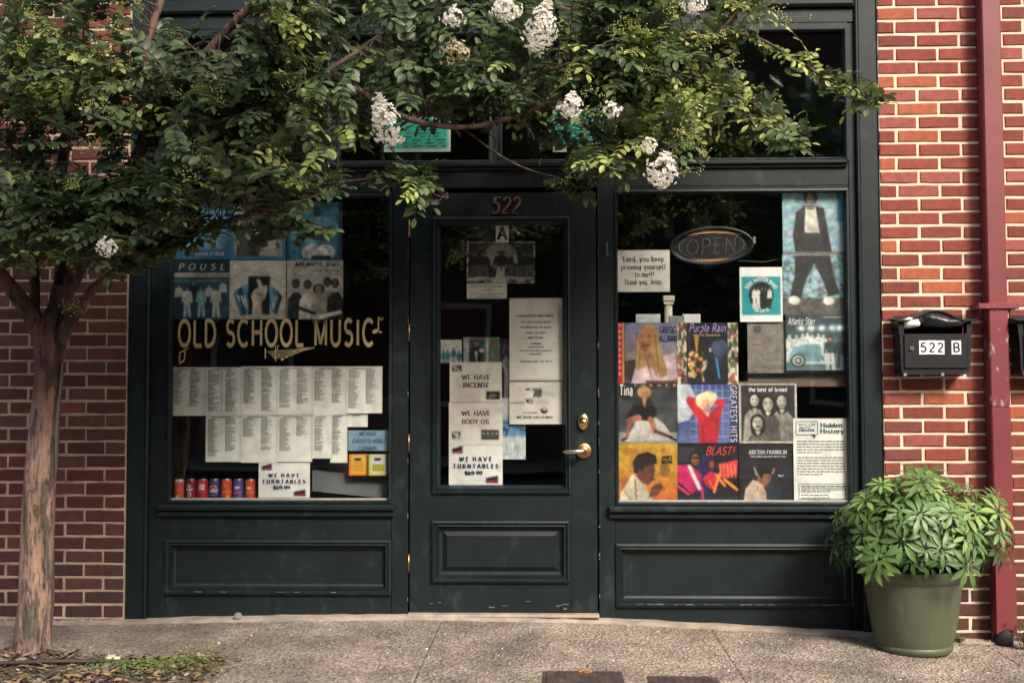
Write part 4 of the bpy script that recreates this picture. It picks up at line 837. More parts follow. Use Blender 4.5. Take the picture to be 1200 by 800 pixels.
o, w, h = sheet('tall off-white anniversary notice in small capitals on the door glass', (597, 349, 659, 446), 3, col=(238, 234, 222), seed=33, n=(44, 64), bend=.001)
ik = Ink()
for t, v, cp, ww in (('LAFAYETTE RECORDS', .23, .024, .68), ('17TH OLD SCHOOL MUSIC', .30, .017, .58), ('CELEBRATING 30 YEARS', .365, .017, .58), ('APRIL 1ST 2024', .43, .017, .36), ('6PM TO 9PM', .49, .016, .28), ('ATRIUM', .56, .017, .2), ('LAFAYETTE', .60, .015, .3), ('LAFAYETTE RECORDS LAFAYETTE', .645, .015, .6), ('ELECTRIC', .685, .016, .22), ('LOOKING FOR THE BEST', .775, .016, .6)): ftext(ik, t, w, h, .5, v, cp, ww, wt=.22, serif=cp > .02)
inkpart(o, ik, [M_ink], 'lettering')
def dcd(c): c.poly([(.28, .35), (.5, .2), (.8, .22), (.86, .35), (.72, .55), (.55, .7), (.5, .6), (.3, .52)], (226, 222, 210)).rect(.02, .48, .3, .51, (130, 126, 116)).ell(.655, .68, .07, .075, (30, 30, 30)).ell(.665, .65, .045, .035, (196, 192, 182)).poly([(.46, .2), (.62, .19), (.62, .36), (.45, .36)], (120, 118, 110)).line(.45, .36, .55, .2, .012, (20, 20, 20)).line(.54, .36, .6, .2, .012, (24, 24, 24)).poly([(.3, .4), (.44, .41), (.44, .52), (.32, .5)], (70, 70, 66)).ell(.4, .46, .03, .03, (190, 190, 180))
o, w, h = sheet('off-white lay-away notice with a cut-out shape and disc player, under the tall notice', (597, 447, 659, 497), 4, col=(232, 228, 214), seed=34, n=(60, 48), art=dcd, bend=.0012)
ik = Ink(); ftext(ik, 'WE HAVE', w, h, .46, .20, .05, .30, wt=.22, serif=True); ftext(ik, 'CD PLAYERS', w, h, .40, .745, .035, .28, wt=.2); ftext(ik, 'WE HAVE LAY-A-WAY', w, h, .48, .855, .05, .68, wt=.22, serif=True); inkpart(o, ik, [M_ink], 'lettering')
def dinc(c): c.rect(.04, .08, .23, .24, (80, 80, 76)).cloud((80, 80, 76), 0).line(.05, .1, .2, .22, .012, (220, 216, 204)).line(.12, .09, .1, .22, .01, (220, 216, 204)).rect(.7, .73, .97, .94, (36, 36, 36)).ell(.83, .84, .08, .05, (120, 120, 112)).rect(.72, .88, .8, .9, (170, 168, 160))
o, w, h = sheet('white notice offering incense, top of the stack of three on the door glass', (527, 424, 588, 471), 2, col=(240, 235, 222), seed=35, n=(60, 46), art=dinc, bend=.0012)
ik = Ink(); ftext(ik, 'WE HAVE', w, h, .51, .43, .105, .54, wt=.17, serif=True); ftext(ik, 'INCENSE', w, h, .51, .625, .105, .50, wt=.17, serif=True); inkpart(o, ik, [M_ink], 'lettering')
def doil(c): c.rect(.05, .67, .22, .84, (90, 104, 96)).line(.07, .68, .2, .82, .012, (220, 216, 204)).line(.16, .68, .14, .84, .01, (220, 216, 204)).rect(.6, .64, .93, .86, (30, 32, 30)); [c.ell(.65 + k * .08, .72, .03, .035, (150, 150, 140)) for k in range(4)]; c.rect(.62, .78, .9, .8, (130, 130, 120))
o, w, h = sheet('white notice offering body oil, middle of the stack of three on the door glass', (526, 471, 589, 522), 1, col=(238, 233, 220), seed=36, n=(60, 48), art=doil, bend=.0012)
ik = Ink(); ftext(ik, 'WE HAVE', w, h, .51, .30, .095, .53, wt=.17, serif=True); ftext(ik, 'BODY OIL', w, h, .51, .495, .095, .53, wt=.17, serif=True); inkpart(o, ik, [M_ink], 'lettering')
def dt1(c):
    c.rect(0, 0, 1, 1, (206, 208, 200)); [c.fig(x, t, .75, (60, 100, 110), (30, 70, 80), (40 + 20 * (i % 2), 110, 128), (60, 120, 136)) for i, (x, t) in enumerate(((.15, .44), (.35, .42), (.62, .34), (.88, .46)))]
cover('small white card with four teal figures, left edge of the door glass', (516, 398, 541, 425), dt1, layer=1, n=30, seed=37, name='small_card', cat='card')
def dt2(c):
    c.rect(0, 0, 1, 1, (80, 120, 98)); c.rect(0, 0, .15, 1, (168, 164, 170)).rect(.15, 0, .62, 1, (56, 84, 90)).rect(.62, 0, .68, 1, (190, 190, 180)).fig(.36, .08, 1.15, (150, 100, 76), (26, 26, 28), (24, 28, 30)); c.poly([(.32, .4), (.38, .4), (.36, .8)], (214, 204, 190)).ell(.5, .38, .07, .06, (210, 206, 196)); c.rect(.7, .22, .96, .3, (176, 84, 74)).rect(.72, .5, .95, .58, (176, 84, 74)); c.rect(0, 0, 1, .06, (140, 138, 140), .6)
cover('small green record cover with dark-jacketed man, peeping over the incense notice', (543, 395, 586, 436), dt2, layer=0, n=46, seed=38, name='small_cover')
def dt3(c):
    c.rect(0, 0, 1, 1, (30, 30, 34)); c.ell(.5, .2, .26, .09, (70, 86, 100)).ell(.5, .21, .14, .06, (24, 26, 34)).poly([(.2, .4), (.5, .3), (.9, .4), (.8, .6), (.7, 1), (.35, 1), (.4, .6)], (130, 134, 136)).line(.25, .42, .6, .6, .03, (170, 170, 166))
cover('narrow black and white picture half hidden beside the tall notice', (585, 396, 601, 466), dt3, layer=0, n=34, seed=39, name='small_picture', cat='picture')
def dt4(c):
    c.rect(0, 0, 1, 1, (206, 212, 212)); c.poly([(0, .36), (1, .42), (1, .64), (0, .64)], (110, 160, 200)).poly([(0, .36), (1, .5), (1, .56), (0, .42)], (60, 110, 160)).poly([(.1, .64), (.25, .5), (.34, .5), (.2, .64)], (24, 40, 70)).ell(.1, .52, .12, .04, (30, 40, 80)); c.rect(.8, .0, 1, .34, (196, 200, 200)); [c.rect(.1 + .4 * (k % 2), .68 + .035 * (k // 2), .42 + .4 * (k % 2), .685 + .035 * (k // 2), (140, 146, 148)) for k in range(16)]
cover('blue and white leaflet partly under the lay-away notice on the door', (588, 465, 616, 538), dt4, layer=0, n=44, seed=40, name='leaflet', cat='leaflet')
# tape and peeling scraps round the upper door glass
for i, (x, y, a) in enumerate([(523, 268, .6), (533, 267, -.4), (630, 269, .8), (647, 268, -.7), (640, 275, 1.0), (626, 333, .3)]):
    p = P(x, y, GLASS_Y - .001); tp = MB().box(-.022, .022, 0, .0008, -.007, .007).mesh('tape_scrap', M_clearplastic); o = put('tape_scrap', tp, None, p); o.rotation_euler.y = a
    tag(o, 'scrap of clear tape stuck on the upper door glass', 'tape', 'tape scraps on the door glass')
# --- right window
o, w, h = sheet('white prayer notice at the left edge of the right window', (723, 293, 785, 342), 1, col=(236, 233, 222), seed=50, n=(40, 32), bend=.0006)
ik = Ink(); [ftext(ik, t, w, h, u, v, .115, ww, wt=.15, serif=True) for t, u, v, ww in (('Lord, you keep', .50, .27, .76), ('proving yourself', .50, .46, .84), ('to me!!!', .52, .64, .36), ('Thank you, Jesus.', .50, .82, .73))]; inkpart(o, ik, [M_ink], 'lettering')
def dteal(c): c.rect(0, 0, 1, 1, (236, 236, 232)).rect(.04, .17, .96, .88, (42, 152, 160)).ell(.5, .52, .29, .25, (20, 22, 24)); [c.fig(.34 + .09 * k, .36, .4, (120, 100, 90), (20, 20, 20), (220, 218, 208) if k < 2 or k == 4 else (24, 24, 26), (220, 218, 208) if k < 2 else (30, 30, 30), wide=.7) for k in range(5)]
cv = Cv(60, 70, WHT, 51); dteal(cv); o, w, h = poster('band_flyer', 'white flyer with a teal square and round group photo', 'flyer', (867, 313, 917, 377), cv, 3, None, .0006)
ik = Ink(); ik.text('SOUL MASTER BAND', 0, -.02 * h, .085 * w, 1.32 * .37 * w * 1.6, wt=.24, y=IY, arc=(.345 * w, 1)); ik.text('YOU SAW US', 0, -.02 * h, .075 * w, .6 * .40 * w * 1.6, wt=.24, y=IY, arc=(.40 * w, -1)); inkpart(o, ik, [M_inkwhite], 'lettering')
def dtux(c, low=False):
    c.rect(0, 0, 1, 1, (146, 182, 192)); r = random.Random(9)
    for j in range(14):
        for i in range(8): c.rect(i / 8 + (j % 2) * .06 - .03, j / 14, i / 8 + (j % 2) * .06 + .085, j / 14 + .056, (150 + r.randint(-18, 22), 186 + r.randint(-18, 18), 194 + r.randint(-14, 14)))
def dup_(c):
    dtux(c); c.rect(.88, 0, 1, .5, (70, 140, 170)).rect(0, .96, 1, 1, (110, 120, 120))
    c.poly([(.22, .34), (.36, .24), (.52, .24), (.68, .28), (.80, .96), (.2, .96), (.16, .7)], (44, 42, 42)); c.poly([(.38, .26), (.54, .26), (.60, .66), (.36, .66)], (226, 220, 204)).rect(.4, .27, .52, .30, (30, 28, 28)); c.face(.46, .13, .085, (150, 132, 112), (32, 28, 28), hw=1.35); c.cloud((80, 78, 74), .3, 18)
cover('upper panel of a tall poster, man in black dinner jacket on pale blue bricks', (917, 223, 989, 298), dup_, layer=2, n=80, seed=52, name='poster_panel', cat='poster', group='two panels of the tall standing figure poster')
def dlo(c):
    dtux(c); c.poly([(.2, 0), (.78, 0), (.84, .36), (.94, .66), (.74, .7), (.66, .44), (.52, .16), (.38, .44), (.30, .72), (.12, .68), (.2, .34)], (46, 44, 43)); c.rect(0, .72, 1, 1, (96, 94, 86)); c.cloud((60, 58, 54), .7, 22, .45, .7); c.ell(.19, .76, .09, .07, (228, 224, 214)).ell(.75, .77, .09, .07, (228, 224, 214)); c.rect(0, 0, 1, .015, (190, 170, 150))
cover('lower half of the tall poster showing dark trousers and two white shoes', (917, 298, 989, 369), dlo, layer=2, n=80, seed=53, name='poster_panel', cat='poster', group='two panels of the tall standing figure poster')
def dcar(c):
    c.grad((48, 66, 72), (90, 116, 122)); [(c.ell(x, .24, .10, .08, (120, 150, 156), .6), c.ell(x, .24, .055, .045, (216, 222, 216))) for x in (.26, .42, .6, .78, .9)]
    for i, (x, t) in enumerate(((.06, .34), (.18, .34), (.28, .32), (.36, .3), (.44, .34), (.54, .32), (.62, .34))): c.fig(x, t, .5, (190, 186, 170), (70, 80, 82), (206, 212, 206), (200, 206, 200), wide=.8)
    c.poly([(.06, .72), (.12, .58), (.34, .52), (.56, .52), (.62, .82), (.3, .84), (.06, .8)], (120, 158, 168)).rect(.3, .84, .8, .88, (196, 206, 202)).ell(.2, .82, .125, .125, (40, 50, 54)).ell(.2, .82, .09, .09, (196, 200, 192)).ell(.2, .82, .065, .065, (50, 60, 64)).ell(.2, .82, .035, .035, (190, 194, 186))
    c.fig(.73, .38, .6, (140, 124, 108), (30, 30, 32), (50, 70, 76), (190, 196, 188)); c.fig(.92, .4, .55, (110, 96, 84), (24, 24, 26), (40, 44, 48), (36, 40, 44), wide=1.3); c.rect(.62, .03, .98, .05, (150, 150, 140))
cover('teal tinted record cover with a crowd behind an old car, under the tall poster', (921, 369, 992, 434), dcar, layer=4, n=88, seed=54, mats=[M_inkwhite], ink=lambda i, w, h: ftext(i, 'Atlantic Starr', w, h, .26, .17, .12, .44, wt=.13, slant=.3))
def dbk(c): c.rect(0, 0, 1, 1, (132, 126, 116)).rect(.12, .1, .26, .24, (84, 80, 74)).rect(.3, .2, .31, .75, (104, 98, 90)).rect(.1, .45, .28, .48, (90, 86, 80)).rect(.36, .75, .8, .77, (96, 92, 84)).rect(.1, .64, .28, .66, (96, 92, 84)); [c.rect(.36, .3 + k * .06, .9, .31 + k * .06, (118, 112, 104)) for k in range(6)]; c.cloud((116, 110, 100), .5, 6)
cover('plain grey back of a record box set upside down behind the teal flyer', (876, 375, 940, 437), dbk, layer=0, n=60, seed=55, name='grey_box_back', cat='box', mats=[M_inkgrey], ink=lambda i, w, h: i.text('Russell Stover', -.02, .5 * h - .90 * h, .07 * h, -.56 * w, wt=.16, y=IY, slant=.2))
def dflor(c, sd=1):
    c.rect(0, 0, 1, 1, (226, 216, 186)); r = random.Random(sd)
    for i in range(60): c.line(*(lambda x, y, a: (x, y, x + .2 * math.cos(a), y + .02 * math.sin(a)))(r.random(), r.random(), r.uniform(0, 6)), .05, r.choice([(40, 34, 30), (60, 90, 50), (110, 50, 40), (40, 34, 30)]), .85)
    for i in range(3): c.ell(r.random(), r.random(), .22, .03, (196, 90, 80))
for rc, lb, sd in (((793, 378, 805, 450), 'floral strip between the first and second album covers', 3), ((852, 378, 865, 450), 'floral strip at the right edge of the dark album cover with lilac title', 7)):
    cv = Cv(14, 72, WHT, sd); dflor(cv, sd); poster('floral_strip', lb, 'cover strip', rc, cv, 1, 'floral cover strips', 0)
def dred(c): c.rect(0, 0, 1, 1, (214, 44, 62)).rect(.72, 0, 1, 1, (226, 176, 96)); [c.poly([(.1, y), (.6, y + .02), (.2, y + .05)], (240, 210, 200)) for y in [i * .1 + .02 for i in range(9)]]
cv = Cv(12, 72, WHT, 9); dred(cv); poster('red_strip', 'narrow red and yellow strip at the left edge of the right window', 'cover strip', (724, 378, 732, 449), cv, 1)
def dgr(c):
    c.grad((128, 128, 158), (150, 130, 96)); c.poly([(0, .64), (.2, .6), (.2, 1), (0, 1)], (60, 56, 44)); c.cloud((150, 140, 160), .3)
    c.poly([(.12, 1), (.2, .75), (.4, .58), (.7, .55), (.95, .5), (1, .9), (.8, 1)], (214, 188, 196)); c.poly([(.22, .8), (.24, .3), (.34, .08), (.5, .02), (.62, .12), (.68, .4), (.82, .84), (.7, .92), (.58, .8), (.4, .72)], (186, 146, 92)); c.line(.58, .2, .64, .8, .012, (142, 104, 62)).line(.5, .5, .6, .88, .012, (150, 110, 66)).line(.3, .4, .26, .75, .012, (146, 108, 66))
    c.ell(.38, .27, .125, .2, (176, 120, 88)).poly([(.27, .3), (.3, .44), (.42, .48), (.5, .36)], (150, 98, 66)); c.ell(.33, .22, .03, .014, (60, 36, 28)).ell(.45, .22, .03, .014, (60, 36, 28)).line(.32, .38, .42, .38, .014, (96, 54, 42)); c.poly([(.36, .52), (.5, .5), (.46, .8)], (160, 108, 80)); c.line(.4, .56, .5, .9, .01, (120, 96, 110)).rect(.4, .95, 1, 1, (96, 60, 50))
cover('album cover of a long-haired blond man in a pale pink shirt', (732, 378, 794, 449), dgr, layer=2, n=84, seed=60, mats=[M_inkblue, M_inkred], ink=lambda i, w, h: (ftext(i, 'GREGG', w, h, .82, .17, .10, .32, wt=.2), ftext(i, 'ALLMAN', w, h, .82, .31, .10, .33, wt=.24)))
def dpr(c):
    c.grad((16, 16, 22), (24, 26, 34)); c.cloud((50, 56, 80), .6, 5, .6, .9); c.poly([(.18, .2), (.3, .2), (.24, .55)], (200, 150, 60)); r = random.Random(4)
    for i in range(60): c.ell(.05 + r.random() * .38, .5 + r.random() * .38, .045, .03, r.choice([(206, 150, 60), (220, 180, 130), (60, 74, 40), (190, 100, 60), (16, 16, 18)]))
    c.ell(.8, .42, .2, .14, (96, 104, 140), .45).ell(.74, .6, .14, .1, (60, 66, 96), .35); c.poly([(.42, .95), (.45, .62), (.5, .54), (.64, .54), (.72, .64), (.76, .95)], (40, 34, 48)).line(.5, .62, .4, .78, .03, (200, 196, 190)); c.fig(.57, .40, .55, (200, 176, 160), (14, 12, 14), (30, 26, 34), (20, 20, 24)); c.line(.72, .6, .78, .9, .025, (60, 130, 180)).line(.36, .8, .4, .95, .02, (210, 160, 60)).ell(.55, .85, .2, .1, (18, 18, 22), .8)
cover('dark album cover with a lilac script title and yellow flowers', (805, 378, 853, 449), dpr, layer=2, n=84, seed=61, mats=[M_inkpurple, M_inkgold], ink=lambda i, w, h: (ftext(i, 'Purple Rain', w, h, .5, .15, .13, .88, wt=.15, slant=.3), ftext(i, 'and the Revolution', w, h, .48, .225, .045, .66, wt=.14, slant=.2, mi=1)))
def dti(c):
    c.grad((40, 42, 44), (74, 76, 78)); c.cloud((88, 92, 94), .5, 5); c.rect(0, .82, 1, 1, (150, 150, 146)); c.poly([(.12, .97), (.3, .62), (.55, .52), (.75, .66), (.96, .95)], (196, 192, 184))
    c.poly([(.3, .28), (.55, .26), (.66, .5), (.56, .64), (.34, .62), (.3, .5), (.16, .62), (.14, .56)], (14, 13, 14)); c.line(.34, .58, .2, .62, .05, (176, 118, 92)).line(.2, .62, .14, .9, .035, (150, 98, 78)).line(.54, .6, .62, .8, .045, (168, 112, 88)).line(.62, .8, .88, .9, .03, (84, 58, 50)); c.line(.12, .92, .06, .95, .022, (16, 14, 16)).line(.86, .9, .97, .95, .022, (16, 14, 16))
    c.poly([(.4, .24), (.48, .24), (.44, .42)], (190, 134, 104)); c.face(.44, .16, .07, (196, 142, 112), (190, 150, 92), hw=1.7)
cover('grey album cover of a blonde woman in a short black dress, legs apart', (725, 449, 794, 519), dti, layer=2, n=84, seed=62, mats=[M_inkwhite, M_inkgold], ink=lambda i, w, h: (ftext(i, 'Tina', w, h, .13, .20, .17, .22, wt=.24), ftext(i, 'TURNER', w, h, .62, .055, .04, .72, wt=.2, mi=1, gap=1.3)))
def ddo(c):
    c.rect(0, 0, 1, 1, (74, 84, 140)); c.cloud((110, 120, 170), .6, 4); [c.rect(x, 0, x + .012, .9, (150, 166, 208)) for x in [.3 + .11 * i for i in range(7)]]; [c.rect(.2, y, 1, y + .012, (150, 166, 208)) for y in [.1 + .13 * i for i in range(7)]]
    c.poly([(0, 0), (.2, 0), (.34, .3), (.2, .6), (0, .66)], (196, 200, 208)); c.poly([(.36, 1), (.34, .62), (.14, .3), (.2, .22), (.34, .36), (.5, .52), (.7, .34), (.78, .26), (.74, .46), (.7, .62), (.66, 1)], (196, 40, 54)); c.line(.2, .27, .34, .3, .06, (196, 40, 54)).line(.74, .3, .62, .3, .05, (196, 40, 54)).line(.4, .7, .44, .95, .01, (140, 24, 36))
    c.ell(.46, .28, .16, .14, (222, 200, 160)).ell(.52, .22, .14, .1, (230, 212, 176)); c.face(.46, .35, .085, (224, 166, 140), (226, 204, 164), hw=1.15); c.poly([(.42, .46), (.54, .46), (.5, .56)], (222, 164, 138)); c.rect(.86, 0, 1, 1, (50, 56, 104))
cover('album cover of a woman in a red dress with raised arms on a blue grid', (794, 450, 865, 519), ddo, layer=3, n=88, seed=63, mats=[M_inkwhite], ink=lambda i, w, h: i.text('GREATEST HITS', .5 * w - .125 * w, -.0 * h, .10 * w, .96 * h, wt=.13, y=IY, vert=True))
def dja(c):
    c.grad((196, 168, 60), (206, 96, 40)); c.cloud((214, 140, 50), .8, 5, .4, .8); c.cloud((150, 64, 36), .6, 8, .6, .9); c.ell(.78, .45, .09, .12, (110, 84, 44), .7)
    c.poly([(.02, 1), (.04, .82), (.24, .5), (.44, .68), (.6, 1)], (206, 192, 166)); c.line(.28, .6, .3, .95, .012, (110, 84, 60)).line(.1, .8, .22, .95, .01, (130, 110, 84)); c.poly([(.3, .56), (.34, .3), (.6, .3), (.62, .44), (.6, .6), (.5, .7), (.4, .66)], (112, 66, 48)); c.poly([(.26, .5), (.24, .3), (.32, .18), (.5, .14), (.64, .2), (.66, .34), (.46, .38), (.38, .5)], (36, 26, 28)); c.ell(.36, .5, .035, .05, (120, 72, 52)); c.ell(.53, .46, .03, .014, (30, 20, 20)).ell(.61, .45, .02, .014, (30, 20, 20)).line(.54, .6, .62, .6, .012, (60, 30, 28)).poly([(.5, .9), (.56, .72), (.7, .64), (.76, .72), (.66, .86)], (104, 62, 46)).line(.62, .68, .72, .74, .01, (60, 34, 30))
cover('painted orange and yellow album cover of a man with a tall dark hairdo', (725, 519, 794, 590), dja, layer=2, n=84, seed=64, ink=lambda i, w, h: (ftext(i, 'JAMES', w, h, .82, .26, .055, .18, wt=.28), ftext(i, 'BROWN', w, h, .82, .335, .055, .18, wt=.28)))
def dbl(c):
    c.rect(0, 0, 1, 1, (28, 28, 34)); c.rect(0, .05, .3, .3, (54, 56, 62)); c.poly([(.35, .2), (.6, .2), (.56, .85), (.3, .8)], (44, 40, 96)); c.rect(0, .88, 1, 1, (38, 52, 64))
    c.poly([(0, .36), (.2, .34), (.4, .5), (.4, .66), (.24, .84), (.1, .7), (0, .62)], (196, 34, 96)).line(.2, .38, .36, .74, .03, (220, 210, 214)); c.face(.3, .25, .085, (150, 92, 66), (22, 18, 20)); c.line(.24, .23, .37, .23, .016, (14, 12, 14)); c.line(.0, .7, .18, .84, .02, (214, 50, 110))
    c.poly([(.42, .58), (.54, .46), (.66, .5), (.68, .66), (.56, .76), (.46, .68)], (206, 48, 60)).face(.57, .34, .06, (150, 76, 56), (24, 18, 20)); c.poly([(.68, .34), (1, .26), (.98, .5), (.74, .6)], (216, 62, 66)); [c.line(.7 + .06 * k, .34, .72 + .06 * k, .56, .006, (255, 150, 90)) for k in range(5)]; c.line(.6, .8, .7, .5, .018, (240, 140, 70)).line(.64, .52, .78, .7, .016, (240, 150, 60)).line(.78, .6, .98, .76, .022, (240, 150, 40)).line(.52, .62, .62, .78, .012, (240, 120, 60)); c.line(.4, .72, .42, .96, .016, (210, 50, 100))
cover('dark album cover with a magenta-jacketed guitarist and red and orange shapes', (794, 520, 865, 590), dbl, layer=2, n=88, seed=65, mats=[M_inkred], ink=lambda i, w, h: ftext(i, 'BLAST!', w, h, .70, .18, .13, .46, wt=.17, slant=.35))
def dbr(c):
    c.rect(0, 0, 1, 1, (206, 200, 184)).rect(.035, .03, .965, .97, (50, 48, 47)); c.cloud((78, 76, 72), .4)
    for (x, y, r_, cl) in ((.27, .28, .085, (176, 170, 156)), (.74, .30, .095, (150, 144, 132)), (.5, .34, .10, (96, 92, 86)), (.32, .66, .10, (120, 116, 106))):
        c.poly([(x - .2, 1 if y > .6 else .96), (x - .17, y + .26), (x - .05, y + .13), (x + .06, y + .13), (x + .19, y + .28), (x + .22, .96)], cl); c.face(x, y, r_, (206, 198, 180), (24, 23, 23), hw=1.3, long=1.0); c.line(x - r_ * .5, y - r_ * .25, x - r_ * .15, y - r_ * .22, .007, (40, 36, 34)).line(x + r_ * .15, y - r_ * .22, x + r_ * .5, y - r_ * .25, .007, (40, 36, 34)); c.poly([(x - .04, y + .14), (x, y + .22), (x + .05, y + .14)], (206, 198, 180)); [c.line(x + .03 * q, y + .24, x + .05 * q, .95, .006, (50, 48, 46), .6) for q in (-3, -1.4, 1.2, 3)]
    c.ell(.32, .72, .05, .015, (40, 38, 36)); c.cloud((40, 38, 36), .35, 16); c.rect(.965, 0, 1, 1, (206, 200, 184)).rect(0, 0, .035, 1, (206, 200, 184)).rect(0, .97, 1, 1, (206, 200, 184))
cover('black and white album cover of four long-haired men in a cream border', (866, 449, 934, 519), dbr, layer=3, n=88, seed=66, mats=[M_inkwhite], ink=lambda i, w, h: ftext(i, 'the best of bread', w, h, .5, .135, .065, .66, wt=.26))
def dar(c):
    c.rect(0, 0, 1, 1, (38, 36, 38)); c.poly([(.5, .75), (.7, .5), (.8, .9), (.6, 1)], (44, 56, 70), .7); c.poly([(.08, 1), (.12, .76), (.26, .6), (.42, .66), (.5, .8), (.5, 1)], (202, 178, 160)); c.cloud((170, 142, 124), .0); r = random.Random(3); [c.ell(.12 + r.random() * .34, .7 + r.random() * .28, .02, .014, (170, 140, 120), .7) for _ in range(30)]
    c.poly([(.34, .62), (.36, .48), (.5, .44), (.6, .54), (.58, .64), (.48, .72)], (142, 96, 74)); c.poly([(.36, .5), (.4, .42), (.54, .39), (.62, .44), (.56, .5), (.46, .5), (.42, .6)], (24, 20, 20)); c.line(.29, .4, .33, .52, .012, (190, 170, 156)).line(.66, .42, .62, .5, .008, (190, 170, 156)).rect(.5, .93, .58, 1, (90, 140, 160)); c.ell(.56, .56, .02, .01, (30, 20, 20))
cover('dark album cover of a woman in profile with bare shoulders and bold white title', (866, 520, 929, 590), dar, layer=2, n=84, seed=67, mats=[M_inkwhite], ink=lambda i, w, h: (ftext(i, 'ARETHA FRANKLIN', w, h, .54, .165, .06, .70, wt=.2, serif=True), ftext(i, 'THIS GIRLS IN LOVE WITH YOU', w, h, .54, .225, .032, .66, wt=.16), ftext(i, 'Soul', w, h, .77, .54, .03, .10, wt=.2, slant=.3)))
o, w, h = sheet('white history notice with a speech bubble logo, lower right of the right window', (930, 490, 995, 589), 4, col=(238, 236, 226), seed=68, n=(40, 60), bend=.0004)
ik = Ink(); X = lambda u: (u - .5) * w; Z = lambda v: (.5 - v) * h
def boxline(x0, y0, x1, y1, t, mi): [ik.rib(q, t, IY, 1, None, mi) for q in ([(X(x0), Z(y0)), (X(x1), Z(y0))], [(X(x1), Z(y0)), (X(x1), Z(y1))], [(X(x1), Z(y1)), (X(x0), Z(y1))], [(X(x0), Z(y1)), (X(x0), Z(y0))])]
boxline(.05, .035, .44, .195, .0028, 1); ik.poly([(X(.32), Z(.19)), (X(.40), Z(.19)), (X(.39), Z(.245))], IY, 1)
ftext(ik, 'MACON', w, h, .245, .085, .032, .30, wt=.12, mi=1); ftext(ik, 'MUSIC +', w, h, .245, .12, .026, .28, wt=.12, slant=.2, mi=1); ftext(ik, 'CREATIVE', w, h, .245, .152, .024, .28, wt=.28, mi=1)
ftext(ik, 'Hidden', w, h, .69, .105, .050, .39, wt=.24, serif=True, mi=1); ftext(ik, 'History', w, h, .70, .175, .050, .42, wt=.24, serif=True, mi=1)
r = random.Random(5); v = .265
for para in ((5, .33), (7, .33)):
    for k_ in range(para[0]):
        x = .06; end = .90 if k_ < para[0] - 1 else .5
        while x < end: l = r.uniform(.03, .11); ik.rect(X(x), X(min(x + l, end + .02)), Z(v + .012), Z(v), IY, 0); x += l + .016
        v += .033
    v += .028
boxline(.09, .775, .93, .955, .0022, 1)
for v in (.795, .815, .838, .86, .90, .935):
    x = .13
    while x < (.9 if v < .85 else .6): l = r.uniform(.03, .1); ik.rect(X(x), X(x + l), Z(v + .010), Z(v), IY, 1 if v < .8 else 0); x += l + .014
inkpart(o, ik, [M_inkgrey, M_inkteal], 'lettering')
# OPEN sign: an oval unlit light board
oc = P(834, 288, .12); sg = empty('open_sign', oc, 'unlit black oval OPEN sign hanging in the right window', 'sign')
rx, rz, rot = .208, .092, .06
def el(t, kx=1, kz=1, y=0): x, z = rx * kx * math.cos(t), rz * kz * math.sin(t); return (oc.x + x * math.cos(rot) - z * math.sin(rot), oc.y + y, oc.z + x * math.sin(rot) + z * math.cos(rot))
T = [2 * math.pi * i / 56 for i in range(57)]
MB().tube([el(t) for t in T], .0095, 8, cap=False).build('outer_rim', M_black, sg)
MB().tube([el(t, .93, .90, .004) for t in T], .004, 6, cap=False).build('inner_rim', M_black, sg)
MB().add([el(t, .95, .93, .012) for t in T[:-1]], [tuple(range(56))]).build('board', M_black, sg)
for s_, (a0, a1) in (('orange_band', (.55, 2.35)), ('orange_band', (4.0, 5.3))):
    tt = [a0 + (a1 - a0) * i / 16 for i in range(17)]; kb = [.90 - .18 * math.sin(math.pi * i / 16) * (1 if a0 < 3 else .7) for i in range(17)]
    MB().add([el(t, .90, .88, .006) for t in tt] + [el(t, k_, k_ * .97, .006) for t, k_ in zip(tt, kb)], [(i, i + 1, 18 + i, 17 + i) for i in range(16)]).build(s_, mat('orange_plastic_%d' % int(a0), (.55, .26, .08), .5, .1, 20, 0), sg)
led = MB()
def dot(p, s_=.0030): led.add([(p[0] - s_, p[1], p[2]), (p[0], p[1], p[2] - s_), (p[0] + s_, p[1], p[2]), (p[0], p[1], p[2] + s_), (p[0], p[1] - s_, p[2])], [(0, 1, 4), (1, 2, 4), (2, 3, 4), (3, 0, 4)])
for t in T[::1]: dot(el(t, .80, .74, .004))
u = -.128
for c in 'OPEN':
    for st in GL[c][1]:
        for (a_, b_) in zip(st[:-1], st[1:]):
            n_ = max(1, int(math.hypot((b_[0] - a_[0]) * .075, (b_[1] - a_[1]) * .078) / .0088))
            for q in range(n_):
                x = u + (a_[0] + (b_[0] - a_[0]) * q / n_) * .070; z = -.038 + (a_[1] + (b_[1] - a_[1]) * q / n_) * .076; x += .12 * z
                dot((oc.x + x * math.cos(rot) - z * math.sin(rot), oc.y + .004, oc.z + x * math.sin(rot) + z * math.cos(rot)), .0026)
    u += GL[c][0] * .070 + .014
tag(led.build('led_dots', mat('unlit_led', (.42, .33, .26), .4, .2, 20, 0), sg), kind='stuff')
MB().box(oc.x + rx + .002, oc.x + rx + .016, oc.y - .004, oc.y + .012, oc.z + .01, oc.z + .046).build('side_clip', M_inkgrey, sg)
MB().tube([el(5.2, 1, 1), tuple(P(895, 307, .13)), tuple(P(917, 303, .13)), tuple(P(935, 299, .10))], .0016, 5).build('power_cord', M_inkgrey, sg)
MB().tube([el(1.0), (oc.x + .1, oc.y, 2.25)], .001, 4).tube([el(2.2), (oc.x - .1, oc.y, 2.25)], .001, 4).build('hanging_wire', M_black, sg)
